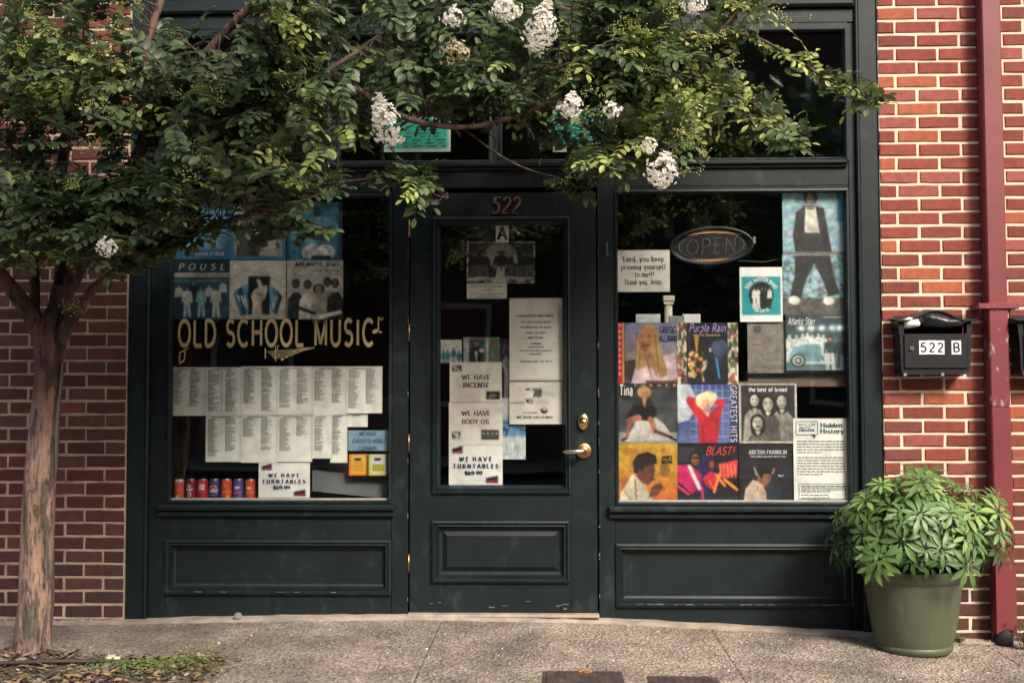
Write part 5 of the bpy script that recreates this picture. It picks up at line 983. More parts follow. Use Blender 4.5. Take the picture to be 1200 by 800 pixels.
# green flyers in the transom lights
def dgn(c):
    c.rect(0, 0, 1, 1, (196, 206, 190)).rect(.02, .02, .96, .92, (50, 160, 132))
for i, (rc, lb) in enumerate((((450, 137, 528, 178), 'green flyer with black type, in the second transom light above the door'), ((648, 128, 723, 178), 'green flyer with white edge, in the third transom light right of centre'), ((256, 132, 302, 166), 'green flyer mostly hidden by leaves in the leftmost transom light'))):
    cv = Cv(30, 20, WHT, i); dgn(cv); o, w, h = poster('green_flyer', lb, 'flyer', rc, cv, 1, 'green flyers in the transom')
    ik = Ink(); r = random.Random(i)
    ftext(ik, 'THE GREEN', w, h, .5, .17, .10, .5, wt=.24)
    for k_ in range(7):
        x = .08
        while x < .88:
            l = r.uniform(.05, .16); l = min(l, .92 - x); ik.rect((x - .5) * w, (x + l - .5) * w, (.5 - .30 - k_ * .095) * h, (.5 - .26 - k_ * .095) * h, IY); x += l + r.uniform(.03, .12)
    inkpart(o, ik, [M_inkteal])
def dgy(c): c.rect(0, 0, 1, 1, (120, 116, 112)).cloud((90, 88, 86), .6); c.rect(.5, .3, .8, .8, (60, 58, 58))
cv = Cv(24, 30, WHT, 5); dgy(cv); poster('grey_sheet', 'dull grey sheet high in the leftmost transom light behind branches', 'notice', (283, 50, 310, 92), cv, 1)
# shelves, cases, pillar, box base in the right display
def thingbox(nm, lb, cat, rect, y0, dep, m_, group=None, bev=.002):
    a, d = P(rect[0], rect[1], y0), P(rect[2], rect[3], y0); mb = MB().box(a.x, d.x, y0, y0 + dep, d.z, a.z, bev=bev)
    return tag(mb.build(nm, m_, None, ((a.x + d.x) / 2, y0 + dep / 2, d.z)), lb, cat, group)
thingbox('display_shelf', 'brown wooden shelf edge crossing the right window', 'shelf', (864, 447, 994, 453), .10, .25, M_shelf)
thingbox('cardboard_box', 'long grey cardboard box lying on the brown shelf', 'box', (876, 434, 991, 447), .12, .12, M_greybox)
pl = P(784, 346, .16); pb = P(784, 382, .16)
col = empty('display_column', (pl.x, .2, pb.z - .5), 'small ivory column with a square capital behind the album covers', 'column')
MB().tube([(pl.x, .2, pb.z - .5), (pl.x, .2, pl.z - .03)], .021, 16).build('shaft', M_ivory, col)
MB().box(pl.x - .03, pl.x + .03, .17, .23, pl.z - .03, pl.z, bev=.004).box(pl.x - .024, pl.x + .024, .176, .224, pl.z - .045, pl.z - .0302).build('capital', M_ivory, col)
thingbox('cassette_case', 'clear cassette case with white insert, left of the ivory column', 'case', (745, 368, 774, 385), .11, .02, mat('white_insert', (.6, .64, .62), .4, .2, 30, 0), 'cassette cases')
thingbox('cassette_case', 'greenish cassette case directly right of the ivory column', 'case', (784, 370, 802, 385), .115, .02, mat('green_insert', (.22, .27, .25), .4, .2, 30, 0), 'cassette cases')
thingbox('cassette_case', 'white cassette case at the right end of the row on the covers', 'case', (800, 368, 821, 385), .135, .02, M_white, 'cassette cases')
# left display: plinth with charcoal cloth, cans
ct = MB(); nx, ny = 40, 10; vs = []; rr = random.Random(3); z0 = P(300, 588, .1).z + .0
for j in range(ny + 1):
    for i in range(nx + 1):
        x = -1.92 + 1.1 * i / nx; t = j / ny; y = .085 + .5 * t; z = z0 + (.0 if t < .3 else (t - .3) * .75) + .02 * math.sin(x * 9 + t * 4) * min(1, max(0, t - .25) * 4) + .012 * math.sin(x * 23) * max(0, t - .3); vs.append((x, y, z))
ct.add(vs, [(j * (nx + 1) + i, j * (nx + 1) + i + 1, (j + 1) * (nx + 1) + i + 1, (j + 1) * (nx + 1) + i) for j in range(ny) for i in range(nx)], sm=True)
tag(ct.build('display_cloth', M_cloth), 'charcoal cloth draped over the display ledge in the left window', 'cloth')
tag(MB().box(-1.94, -.80, .07, .7, .40, z0 - .003).build('display_ledge', M_inside, None, (-1.4, .4, .4)), 'dark ledge inside the left window carrying the cans', 'ledge')
tag(MB().box(.33, 1.50, .07, .7, .40, P(850, 592, .1).z).build('display_ledge', M_inside, None, (.9, .4, .4)), 'dark ledge inside the right window under the album covers', 'ledge')
wd = MB(); a_, b_, c_, d_, = P(366, 550, .14), P(456, 560, .14), P(452, 584, .11), P(366, 575, .11)
wd.add([a_, b_, c_, d_, a_ + Vector((0, .02, -.02)), b_ + Vector((0, .02, -.02)), c_ + Vector((0, .02, 0)), d_ + Vector((0, .02, 0))], [(0, 1, 2, 3), (4, 7, 6, 5), (0, 4, 5, 1), (1, 5, 6, 2), (2, 6, 7, 3), (3, 7, 4, 0)])
tag(wd.build('leaning_board', mat('mid_grey_card', (.12, .12, .125), .8, .2, 6, .2)), 'dark grey board leaning low in the right of the left window', 'board')
def can(px, base, kind, label, bands, texts=()):
    p = P(px, 587, .098); x, y, z = p.x, .12, z0 + .001; R_, Hc = .0265, .118
    n = 28; A = Cv(n * 2, 40, base, px); bands(A); C = A.px(); prof = [(R_ * .80, 0), (R_, .008)] + [(R_, .008 + (Hc - .022) * i / 38) for i in range(1, 39)] + [(R_ * .82, Hc - .004)]
    nn = n * 2; vs = []; cc = []
    for j, (r_, zz) in enumerate(prof):
        for k_ in range(nn):
            a = -math.pi / 2 + (k_ - nn / 2) / nn * 2 * math.pi; vs.append((r_ * math.cos(a), r_ * math.sin(a), zz)); cc.append((*C[min(39, max(0, 39 - j)), k_], 1))
    fs = [(j * nn + k_, j * nn + (k_ + 1) % nn, (j + 1) * nn + (k_ + 1) % nn, (j + 1) * nn + k_) for j in range(len(prof) - 1) for k_ in range(nn)]
    mb = MB(); mb.add(vs, fs, sm=True); me = mb.mesh('drink_can', M_print); at = me.color_attributes.new('paint', 'FLOAT_COLOR', 'POINT'); at.data.foreach_set('color', np.array(cc).ravel())
    o = put('drink_can', me, None, (x, y, z)); tag(o, label, 'drink can', 'drink cans lined up on the left window ledge')
    lid = MB().lathe([(R_ * .84, Hc - .006), (R_ * .84, Hc - .002), (R_ * .78, Hc - .002), (R_ * .76, Hc - .005), (.001, Hc - .005)], 0, 0, 24); lo = bpy.data.objects.new('can_lid', lid.mesh('can_lid', M_steel)); COL.objects.link(lo); lo.parent = o
    if texts:
        ik = Ink()
        for (t, cz, cap, ww, mi, sl) in texts: ik.text(t, 0, cz, cap, ww, wt=.24, y=0, mi=mi, slant=sl)
        ik.v = [((R_ + .0006) * math.sin(v_[0] / R_), -(R_ + .0006) * math.cos(v_[0] / R_), v_[2]) for v_ in ik.v]
        inkpart(o, ik, [M_inkwhite, M_inkblue, M_inkgold], 'can_lettering')
OR, RD = (206, 84, 40), (168, 28, 44)
can(208, OR, 0, 'orange drink can with a cream patch, first from the left', lambda c: c.rect(0, 0, 1, 1, OR).rect(0, 0, 1, .06, (180, 176, 170)).poly([(.42, .95), (.46, .74), (.55, .68), (.58, .95)], (226, 196, 130)).rect(.3, 0, .42, 1, (150, 46, 24)))
can(222, (140, 22, 40), 1, 'dark red can with scattered pale print, second from the left', lambda c: c.rect(0, 0, 1, 1, (140, 22, 40)).rect(0, .88, 1, 1, (170, 130, 130)).cloud((210, 190, 190), .0), [('Dr', .074, .014, .016, 0, .1), ('Pepper', .058, .014, .032, 0, .2), ('23', .03, .018, .018, 0, 0)])
can(236, (184, 32, 50), 2, 'bright red can with white script, third from the left', lambda c: c.rect(0, 0, 1, 1, (184, 32, 50)).rect(0, .9, 1, 1, (200, 150, 150)), [('Coca', .078, .017, .03, 0, .3), ('Cola', .062, .015, .028, 0, .3)])
can(250, (34, 44, 96), 3, 'blue can with a red white and blue disc, middle of the row', lambda c: c.rect(0, 0, 1, 1, (30, 40, 92)).rect(0, 0, 1, .2, (60, 66, 110)).ell(.5, .46, .15, .26, (222, 222, 226)).poly([(.35, .4), (.5, .2), (.65, .36), (.62, .40), (.5, .36), (.38, .43)], (196, 36, 48)).poly([(.36, .56), (.64, .54), (.56, .7), (.44, .7)], (40, 52, 116)).rect(0, .86, 1, 1, (110, 110, 150)), [('PEPSI', .056, .010, .032, 1, 0)])
can(264, OR, 4, 'orange can with a yellow band and cream corner, right of the blue disc can', lambda c: c.rect(0, 0, 1, 1, (204, 72, 40)).rect(0, .5, 1, .56, (206, 150, 60)).poly([(.52, .95), (.56, .72), (.62, .66), (.62, .95)], (226, 190, 120)).rect(0, .9, 1, 1, (170, 150, 140)), [('C', .078, .016, .012, 2, 0)])
can(278, (86, 74, 128), 5, 'purple and pink drink can, second from the right end of the row', lambda c: c.rect(0, 0, 1, 1, (80, 70, 124)).ell(.5, .32, .1, .08, (190, 190, 214)).rect(.36, .5, .62, .64, (170, 90, 120)).rect(0, .78, 1, .82, (150, 90, 130)).rect(0, .9, 1, 1, (150, 140, 170)))
can(292, OR, 6, 'orange can with a pale oval badge at the right end of the row', lambda c: c.rect(0, 0, 1, 1, (206, 80, 44)).ell(.5, .34, .08, .07, (214, 190, 150)).rect(0, .52, 1, .57, (206, 156, 70)).rect(0, .9, 1, 1, (170, 150, 140)))
# ------------------------------------------------------------------ downspout
DS = empty('downspout', (2.235, 0, gz(2.235)), 'red painted square downspout with chipped paint on the right brick wall', 'downspout')
def dspt(z0, z1, dx0, dx1, m_, y0=-.095, y1=-.012, nm='pipe'):
    vs = []
    for (z, dx) in ((z0, dx0), (z1, dx1)):
        a, b = 2.143 + dx, 2.238 + dx; vs += [(a + .006, y0, z), (b - .006, y0, z), (b, y0 + .006, z), (b, y1, z), (a, y1, z), (a, y0 + .006, z)]
    mb = MB().add(vs, [(i, (i + 1) % 6, 6 + (i + 1) % 6, 6 + i) for i in range(6)] + [(0, 5, 4, 3, 2, 1), (6, 7, 8, 9, 10, 11)]); return mb.build(nm, m_, DS)
dspt(1.575, 6.2, .008, -.004, M_red); dspt(1.085, 1.571, .010, .008, M_redchip, y0=-.097); dspt(.32, 1.081, .016, .012, M_red)
# foot of the pipe: flattened, with a curved cut over a black boot
ft = MB(); n = 10; base = -.018; vs = []
for i in range(n + 1):
    u = i / n; x = 2.160 + .097 * u; vs += [(x, -.097, base + .022 * (1 - (2 * u - 1) ** 2)), (x, -.097, .318)]
ft.add(vs, [(2 * i, 2 * i + 2, 2 * i + 3, 2 * i + 1) for i in range(n)]); ft.add([(2.160, -.097, base), (2.160, -.012, base), (2.160, -.012, .318), (2.160, -.097, .318)], [(0, 1, 2, 3)]); ft.add([(2.257, -.097, base), (2.257, -.012, base), (2.257, -.012, .318), (2.257, -.097, .318)], [(0, 3, 2, 1)])
ft.build('pipe_foot', M_red, DS)
MB().tube([(2.209, -.052, gz(2.24) - .02), (2.209, -.052, .0)], .043, 16).build('drain_boot', M_ink, DS)
st = P(1168, 358.5, -.1); mb = MB().box(2.100, 2.297, -.108, -.0985, st.z - .014, st.z + .014, bev=.003).box(2.100, 2.133, -.098, .0, st.z - .0135, st.z + .0135).box(2.262, 2.297, -.098, .0, st.z - .0135, st.z + .0135)
mb.build('strap', M_redchip, DS)
MB().add([(2.165, -.0985, 1.083), (2.24, -.0985, 1.080), (2.24, -.0985, 1.0855), (2.165, -.0985, 1.0875)], [(0, 1, 2, 3)]).build('seam', M_redchip, DS)
# ------------------------------------------------------------------ mailbox
def mailbox(x0, label, plates=True):
    yb = -.012; y0 = -.125; zB, zT = 1.238, 1.497; x1 = x0 + .356; o = empty('mailbox', ((x0 + x1) / 2, 0, zB), label, 'mailbox', 'mailboxes on the right wall')
    tp = .012      # body narrows a little downwards
    out = [(x0 + tp, zB + .02), (x0 + tp + .006, zB + .004), (x0 + tp + .02, zB), (x1 - tp - .02, zB), (x1 - tp - .006, zB + .004), (x1 - tp, zB + .02), (x1 - .002, 1.50), (x0 + .002, 1.50)]
    b = MB(); th = .010
    # shell: back, sides, bottom; front as a frame round an opening at the top
    b.box(x0 + .01, x1 - .01, yb - .004, yb, zB + .005, 1.53)
    b.add([(x0 + tp, y0, zB + .02), (x0 + tp, yb, zB + .02), (x0 + .002, yb, 1.50), (x0 + .002, y0, 1.50)], [(0, 1, 2, 3)]); b.add([(x1 - tp, y0, zB + .02), (x1 - tp, yb, zB + .02), (x1 - .002, yb, 1.50), (x1 - .002, y0, 1.50)], [(0, 3, 2, 1)])
    for (a, c) in (((x0 + tp, zB + .02), (x0 + tp + .006, zB + .004)), ((x0 + tp + .006, zB + .004), (x0 + tp + .02, zB)), ((x0 + tp + .02, zB), (x1 - tp - .02, zB)), ((x1 - tp - .02, zB), (x1 - tp - .006, zB + .004)), ((x1 - tp - .006, zB + .004), (x1 - tp, zB + .02))):
        b.add([(a[0], y0, a[1]), (c[0], y0, c[1]), (c[0], yb, c[1]), (a[0], yb, a[1])], [(0, 1, 2, 3)])
    b.prism([(x0 + tp, zB + .02), (x0 + tp + .006, zB + .004), (x0 + tp + .02, zB), (x1 - tp - .02, zB), (x1 - tp - .006, zB + .004), (x1 - tp, zB + .02), (x1 - .006, 1.435), (x0 + .006, 1.435)], y0, y0 + .006)
    b.box(x0 + .002, x0 + .026, y0, y0 + .006, 1.4351, 1.50).box(x1 - .026, x1 - .002, y0, y0 + .006, 1.4351, 1.50)
    b.build('body', M_black, o)
    d = MB().box(x0 + .024, x1 - .026, y0 - .008, y0, zB + .028, 1.432, bev=.004).box(x0 + .028, x1 - .030, y0 - .011, y0 - .008, zB + .032, zB + .040, bev=.001); dd = d.build('door', M_black, o)
    # arched roof
    cx = (x0 + x1) / 2; pts = []
    for i in range(41):
        t = -1 + i / 20; x = cx + t * .198; a = abs(t)
        z = 1.495 + .048 * (math.cos(min(1, a / .72) * math.pi) * .5 + .5) ** .85 + (.003 if a > .93 else 0); pts.append((x, z))
    rf = MB(); top = [(x, z + .007) for x, z in pts]; n = len(pts)
    vs = [(x, y0 - .022, z) for x, z in pts] + [(x, y0 - .022, z) for x, z in top] + [(x, yb, z + .012) for x, z in pts] + [(x, yb, z + .012) for x, z in top]
    fs = []
    for i in range(n - 1): fs += [(i, i + 1, n + i + 1, n + i), (n + i, n + i + 1, 3 * n + i + 1, 3 * n + i), (i, 2 * n + i, 2 * n + i + 1, i + 1)]
    fs += [(0, n, 3 * n, 2 * n), (n - 1, 3 * n - 1, 4 * n - 1, 2 * n - 1)]
    rf.add(vs, fs, sm=False)
    rf.build('roof', M_black, o)
    # front lip under the arch (gable plate)
    g = MB(); g.add([(x, y0 - .014, z) for x, z in pts[8:33]] + [(x, y0 - .014, max(1.494, z - .030)) for x, z in pts[8:33]], [(i, i + 1, 26 + i, 25 + i) for i in range(24)]); g.build('gable', M_black, o)
    for dx in (.02, .20): MB().box(x0 + dx, x0 + dx + .014, y0 - .01, y0 - .002, zB - .008, zB + .006).build('tab', M_inkgrey, o)
    if plates:
        l = P(1068.5, 408, y0 - .01); lkc = MB().tube([(l.x, y0 - .006, l.z), (l.x, y0 - .016, l.z)], .0105, 16); lko = lkc.build('lock', M_steel, dd)
        MB().box(l.x - .0015, l.x + .0015, y0 - .0175, y0 - .0155, l.z - .004, l.z + .004).build('keyhole', M_ink, dd)
        for (r0, txt) in (((1077, 399, 1107, 415), '522'), ((1115, 399, 1126.5, 415), 'B')):
            a, c = P(r0[0], r0[1], y0 - .01), P(r0[2], r0[3], y0 - .01)
            nn = len(txt); w_ = (c.x - a.x) / nn
            for i, chh in enumerate(txt):
                pl_ = MB().box(a.x + i * w_ + .0004, a.x + (i + 1) * w_ - .0004, y0 - .0100, y0 - .0082, c.z + (i % 2) * .001, a.z + (i % 2) * .001).build('number_plate', M_white, dd)
                ik = Ink(); ik.text(chh, a.x + (i + .5) * w_, c.z + .012, (a.z - c.z) - .024, w_ * .66, wt=.2, y=y0 - .0108, gap=0); ik.build('numeral', M_ink, dd)
    return o
mx0 = P(1053, 400, -.125).x
mailbox(mx0, 'black metal mailbox numbered 522 B, stuffed with a black plastic parcel')
mailbox(P(1193.5, 400, -.125).x - .002, 'second black mailbox, cut off by the right edge of the picture', False)
# parcel and envelope in the mailbox mouth
def lump(nm, rect, y, dep, m_, label, cat, seed, outline):
    r = random.Random(seed); c = P((rect[0] + rect[2]) / 2, (rect[1] + rect[3]) / 2, y); pts = [P(a, b, y) for a, b in outline]; n = len(pts); vs = []
    for (k_, yy) in ((.96, y + dep), (1.0, y + .02), (.94, y + .004), (.6, y - .010), (.25, y - .014)):
        for p in pts: vs.append((c.x + (p.x - c.x) * k_, yy + r.uniform(-.003, .003) * (k_ < 1), c.z + (p.z - c.z) * k_ + r.uniform(-.0025, .0025) * (k_ < .95)))
    mb = MB(); mb.add(vs, [(j * n + i, j * n + (i + 1) % n, (j + 1) * n + (i + 1) % n, (j + 1) * n + i) for j in range(4) for i in range(n)] + [tuple(4 * n + i for i in range(n))], sm=True)
    return tag(mb.build(nm, m_, None, c), label, cat)
lump('plastic_parcel', (1078, 367, 1133, 384), -.142, .09, M_blackplastic, 'glossy black plastic parcel sticking out of the mailbox mouth', 'parcel', 1, [(1079, 368), (1085, 367), (1092, 368), (1100, 369.5), (1110, 371), (1120, 373), (1130, 375), (1133, 378), (1128, 382), (1118, 384), (1106, 384), (1092, 383.5), (1083, 383), (1080, 376)])
lump('envelope', (1059, 372, 1080, 384), -.136, .09, M_white, 'crumpled white envelope at the left of the mailbox mouth', 'envelope', 2, [(1061, 373), (1066, 371.5), (1072, 372), (1078, 372), (1080, 377), (1079, 382), (1072, 383.5), (1064, 384.5), (1060, 384), (1060, 378)])
# ------------------------------------------------------------------ potted plant
pc = (1.700, -.30); gp = gz(*pc)
PP = empty('potted_plant', (pc[0], pc[1], gp), 'leafy umbrella plant in a tapered olive green plastic pot on the pavement', 'potted plant')
RB, RTp, HP = .170, .232, .388
prof = [(.02, .0), (RB - .012, .0), (RB - .002, .008), (RB + .004, .020), (RB + .006, .034), (RB + .001, .037)]
for i in range(17):
    t = i / 16; prof.append((RB + .002 + (RTp - .012 - RB) * (t ** .72), .04 + (HP - .055 - .04) * t))
prof += [(RTp - .006, HP - .053), (RTp - .002, HP - .049), (RTp + .001, HP - .02), (RTp + .004, HP - .006), (RTp + .001, HP), (RTp - .008, HP), (RTp - .012, HP - .012), (RTp - .02, HP - .06)]
MB().lathe([(r_, gp + z) for r_, z in prof], pc[0], pc[1], 56).build('pot', M_pot, PP)
MB().lathe([(.001, gp + HP - .05), (.12, gp + HP - .045), (RTp - .016, gp + HP - .055)], pc[0], pc[1], 24).build('soil', M_soil, PP)
def leaflet(mb, base, d, up, L, Wd, mi):
    """one pointed leaflet: a folded, drooping blade"""
    s = d.cross(up).normalized(); n = s.cross(d).normalized(); vs = [base]
    prof_ = [(.12, .10), (.35, .72), (.58, 1.0), (.8, .66), (1.0, .02)]
    for t, w in prof_:
        c = base + d * (L * t) - n * (L * .24 * t * t)
        vs += [c + s * (Wd * w / 2) + n * (.10 * Wd * w), c, c - s * (Wd * w / 2) + n * (.10 * Wd * w)]
    fs = [(0, 2, 1), (0, 3, 2)]
    for j in range(4):
        a = 1 + j * 3; fs += [(a, a + 1, a + 4, a + 3), (a + 1, a + 2, a + 5, a + 4)]
    mb.add(vs, fs, mi, True)
def whorl(seed, m_):
    r = random.Random(seed); mb = MB(); n = r.choice([7, 8, 8, 9]); Z = Vector((0, 0, 1)); a0 = r.uniform(0, 6)
    for i in range(n):
        a = a0 + 2 * math.pi * i / n + r.uniform(-.1, .1); el_ = r.uniform(.10, .35); d = Vector((math.cos(a), math.sin(a), el_ * .5)).normalized()
        L = r.uniform(.082, .115); pt = d * .012
        leaflet(mb, pt, d, Z, L, L * .30, 0)
    mb.tube([(0, 0, 0), (0, -.0, -.03), (.01, .0, -.09)], [.0022, .0022, .0025], 4, mi=1)
    return mb.mesh('leaf', [m_, M_stem])
WM = [[whorl(s * 10 + k, M_sch[s]) for k in range(4)] for s in range(3)]
r = random.Random(77); ctr = Vector((pc[0] + .022, pc[1] - .03, gp + HP + .095)); placed = []
def put_whorl(p, nrm, s, sc):
    me = r.choice(WM[s]); o = bpy.data.objects.new('leaf', me); COL.objects.link(o); o.parent = PP; o.location = p - WO[PP]
    q = nrm.to_track_quat('Z', 'Y'); o.rotation_euler = (q @ Matrix.Rotation(r.uniform(0, 6.28), 4, 'Z').to_quaternion()).to_euler(); o.scale = (sc, sc, sc)
tries = 0; cnt = 0
while cnt < 245 and tries < 9000:
    tries += 1; a = r.uniform(0, 2 * math.pi); b = math.acos(r.uniform(-.28, 1)); q = r.uniform(.55, 1.06)
    lump_ = 1 + .10 * math.sin(a * 3 + 1) + .08 * math.sin(a * 5 + b * 4)
    d = Vector((math.sin(b) * math.cos(a), math.sin(b) * math.sin(a), math.cos(b)))
    p = ctr + Vector((d.x * .385 * q * lump_, d.y * .29 * q * lump_, d.z * .365 * q * lump_ * (1.0 if d.z > 0 else .55)))
    if p.z < gp + HP - .03 and math.hypot(p.x - pc[0], p.y - pc[1]) < RTp: continue
    if p.y > -.125: continue
    if min([(p - o_).length for o_ in placed] + [9]) < .037: continue
    placed.append(p); nrm = (d + Vector((0, -.30, .42))).normalized() + Vector((r.uniform(-.3, .3), r.uniform(-.3, .3), r.uniform(-.2, .2)))
    hgt = (p.z - ctr.z) / .3 + r.uniform(-.5, .5)
    s = 2 if (r.random() < .08 + .22 * max(0, hgt)) else (1 if hgt > .0 or r.random() < .35 else 0)
    put_whorl(p, nrm.normalized(), s, r.uniform(.56, .90)); cnt += 1
sm_ = MB()
for p in placed[:110]:
    b0 = Vector((pc[0] + r.uniform(-.07, .07), pc[1] + r.uniform(-.06, .06), gp + HP - .05)); mid = b0.lerp(p, .55) + Vector((0, 0, .06)); sm_.tube([b0, mid, p], [.005, .004, .0022], 5)
tag(sm_.build('stems', M_stem, PP), kind='stuff')
# ------------------------------------------------------------------ weeds at the right wall foot
def weed(x, y, label, n, hh, seed):
    r_ = random.Random(seed); o = empty('weed', (x, y, gz(x, y)), label, 'weed'); lf = MB(); s_ = MB()
    for i in range(n):
        a = r_.uniform(0, 6.28); tip = Vector((x + math.cos(a) * hh * .5 * r_.random(), y - .02 + min(0, math.sin(a) * hh * .4), gz(x, y) + hh * r_.uniform(.4, 1))); b0 = Vector((x + r_.uniform(-.02, .02), y, gz(x, y) - .01)); s_.tube([b0, b0.lerp(tip, .5) + Vector((0, 0, .01)), tip], .0015, 4)
        for k_ in range(7):
            p = b0.lerp(tip, .3 + .7 * k_ / 7); an = r_.uniform(0, 6.28); d = Vector((math.cos(an), math.sin(an), r_.uniform(-.2, .5))).normalized(); leaflet(lf, p, d, Vector((0, 0, 1)), r_.uniform(.02, .04), .014, r_.choice([0, 0, 1]))
    tag(lf.build('leaves', [M_leaf[1], M_leaf[2]], o), kind='stuff'); tag(s_.build('stems', M_stem, o), kind='stuff')
weed(2.285, -.125, 'small green weed growing beside the foot of the red downspout', 14, .17, 3)
weed(1.995, -.035, 'tiny dry weed at the wall foot right of the pot', 6, .05, 5)
# rubble of broken mortar at the wall foot
rb = MB(); r = random.Random(12)
for i in range(420):
    sd_ = r.random(); x = r.uniform(1.66, 2.9) if sd_ < .55 else (r.uniform(-3.0, -2.14) if sd_ < .75 else r.uniform(-2.1, 1.6)); y = r.uniform(-.045, .0) if sd_ < .75 else r.uniform(-.05, .0); s_ = r.uniform(.003, .010) * (1 if sd_ < .75 else .6); z = gz(x, y) + .008
    rb.add([(x - s_, y, z), (x, y - s_, z - s_ * .2), (x + s_ * 1.2, y, z), (x, y + s_, z), (x + s_ * .2, y, z + s_ * r.uniform(.8, 1.4))], [(0, 1, 4), (1, 2, 4), (2, 3, 4), (3, 0, 4)])
tag(rb.build('mortar_crumbs', M_concrete), kind='stuff')
gv = MB()
for i in range(700):
    x = r.uniform(-3.2, 3.0); y = -r.uniform(.06, 1.6); s_ = r.uniform(.002, .0045) * (2 if r.random() < .04 else 1); z = gz(x, y)
    gv.add([(x - s_, y, z), (x, y - s_, z), (x + s_, y, z), (x, y + s_, z), (x, y, z + s_ * .8)], [(0, 1, 4), (1, 2, 4), (2, 3, 4), (3, 0, 4)])
tag(gv.build('loose_grit', M_ivory), kind='stuff')
b_ = MB().lathe([(.001, .010), (.012, .011), (.019, .008), (.021, .001)], 0, 0, 16); p = (-1.555, -.03, gz(-1.555) + .022); o = put('bottle_cap', b_.mesh('bottle_cap', M_greybox), None, p); o.rotation_euler.x = 1.1; tag(o, 'pale round cap lying against the foot of the shopfront left panel', 'bottle cap')
# ------------------------------------------------------------------ iron covers in the pavement
for (xa, xb, ya, lb, mk) in ((-.030, .292, -1.06, 'rusty iron cover with orange marking paint, left of the two in the pavement', 1), (.375, .675, -1.075, 'plain rusty iron cover, right of the two in the pavement', 0)):
    o = empty('meter_cover', ((xa + xb) / 2, ya - .15, gz(xa, ya)), lb, 'cover', 'iron meter covers in the pavement'); z = gz((xa + xb) / 2, ya - .15)
    MB().ring(xa, xb, 0, 0.0001, [(0, 0)]) 
    f = MB().box(xa, xb, ya - .30, ya, z - .02, z + .006); f.build('frame', M_iron, o)
    ld = MB().box(xa + .018, xb - .018, ya - .285, ya - .015, z + .0055, z + .011)
    for i in range(9):
        for j in range(8): cx, cy = xa + .035 + i * (xb - xa - .07) / 8, ya - .03 - j * .034; ld.box(cx - .006, cx + .006, cy - .006, cy + .006, z + .0105, z + .014)
    ld.build('lid', M_iron, o)
    if mk:
        ik = MB()
        for (a0, b0, c0, d0) in ((.148, .022, .158, .05), (.152, .018, .19, .028), (.186, .022, .20, .06), (.17, .05, .20, .058)): ik.box(xa + a0, xa + c0, ya - d0, ya - b0, z + .0142, z + .0150)
        ik.build('paint_mark', M_orange, o)
# ------------------------------------------------------------------ tree pit: soil, litter, ground cover, hose
def pitz(x, y): return gz(x, y) + .010 + .020 * math.sin(x * 7 + 1) * math.sin(y * 9) + (.035 * math.exp(-(((x + 2.25) ** 2 + (y + .86) ** 2) / .035)))
sg_ = MB(); nx, ny = 60, 40; vs = []
for j in range(ny + 1):
    for i in range(nx + 1):
        x = PIT[0] + (PIT[1] + .06 - PIT[0]) * i / nx; y = PIT[2] + (PIT[3] + .02 - PIT[2]) * j / ny; e = min(i, nx - i, j, ny - j) / 3
        vs.append((x, y, pitz(x, y) - (.03 if e < .9 else 0)))
sg_.add(vs, [(j * (nx + 1) + i, j * (nx + 1) + i + 1, (j + 1) * (nx + 1) + i + 1, (j + 1) * (nx + 1) + i) for j in range(ny) for i in range(nx)], sm=True)
tag(sg_.build('pit_soil', mat('pit_soil', (.075, .055, .04), .95, .4, 14, .9, 50, dist=.015)), kind='structure')
lt = MB(); r = random.Random(31)
for i in range(5200):
    x = r.uniform(-3.2, -1.30); y = r.uniform(-1.9, -.74)
    lim = -.80 - .10 * max(0, (x + 2.1)) - .03 * math.sin(x * 11)
    if y > lim and r.random() < .85: continue
    if x > -1.42 and r.random() < .7: continue
    z = (pitz(x, y) if x < PIT[1] and y < PIT[3] else gz(x, y)) + r.uniform(.002, .016); a = r.uniform(0, 6.28); L = r.uniform(.012, .03); d = Vector((math.cos(a), math.sin(a), r.uniform(-.3, .4))) * L; s_ = Vector((-math.sin(a), math.cos(a), r.uniform(-.5, .5))) * L * .32; p = Vector((x, y, z))
    lt.add([p - d, p + s_, p + d, p - s_ + Vector((0, 0, .003))], [(0, 1, 2, 3)], r.choice([0, 0, 1, 1, 2]))
tag(lt.build('leaf_litter', [mat('dead_leaf_tan', (.24, .16, .09), .85, .3, 20, .1), mat('dead_leaf_brown', (.11, .07, .045), .85, .3, 20, .1), mat('dead_leaf_grey', (.27, .22, .17), .85, .3, 20, .1)]), kind='stuff')
gc = MB()
for i in range(1500):
    u = r.random(); x = r.gauss(-1.62, .16) if u < .72 else r.uniform(-2.9, -1.5); y = r.gauss(-1.05, .10) if u < .72 else r.uniform(-1.3, -.86)
    if x > -1.34 or y > -.82: continue
    z = pitz(x, y) + r.uniform(.0, .035 if u < .72 else .018); a = r.uniform(0, 6.28); d = Vector((math.cos(a), math.sin(a), r.uniform(-.1, .7))).normalized(); leaflet(gc, Vector((x, y, z)), d, Vector((0, 0, 1)), r.uniform(.014, .028), .011, r.choice([0, 1, 1, 2]))
tag(gc.build('ground_cover', [M_leaf[1], M_leaf[2], mat('clover_green', (.11, .15, .055), .7, .2, 20, .1)]), kind='stuff')
hp = [(-3.3, -1.04), (-2.7, -1.03), (-2.35, -1.055), (-2.1, -1.03), (-1.9, -.985), (-1.76, -.945), (-1.70, -.935)]
tag(MB().tube([(x, y, pitz(x, y) + .020) for x, y in hp], .009, 8).build('hose', M_rubber), 'dark thin hose lying across the litter at the tree foot', 'hose')
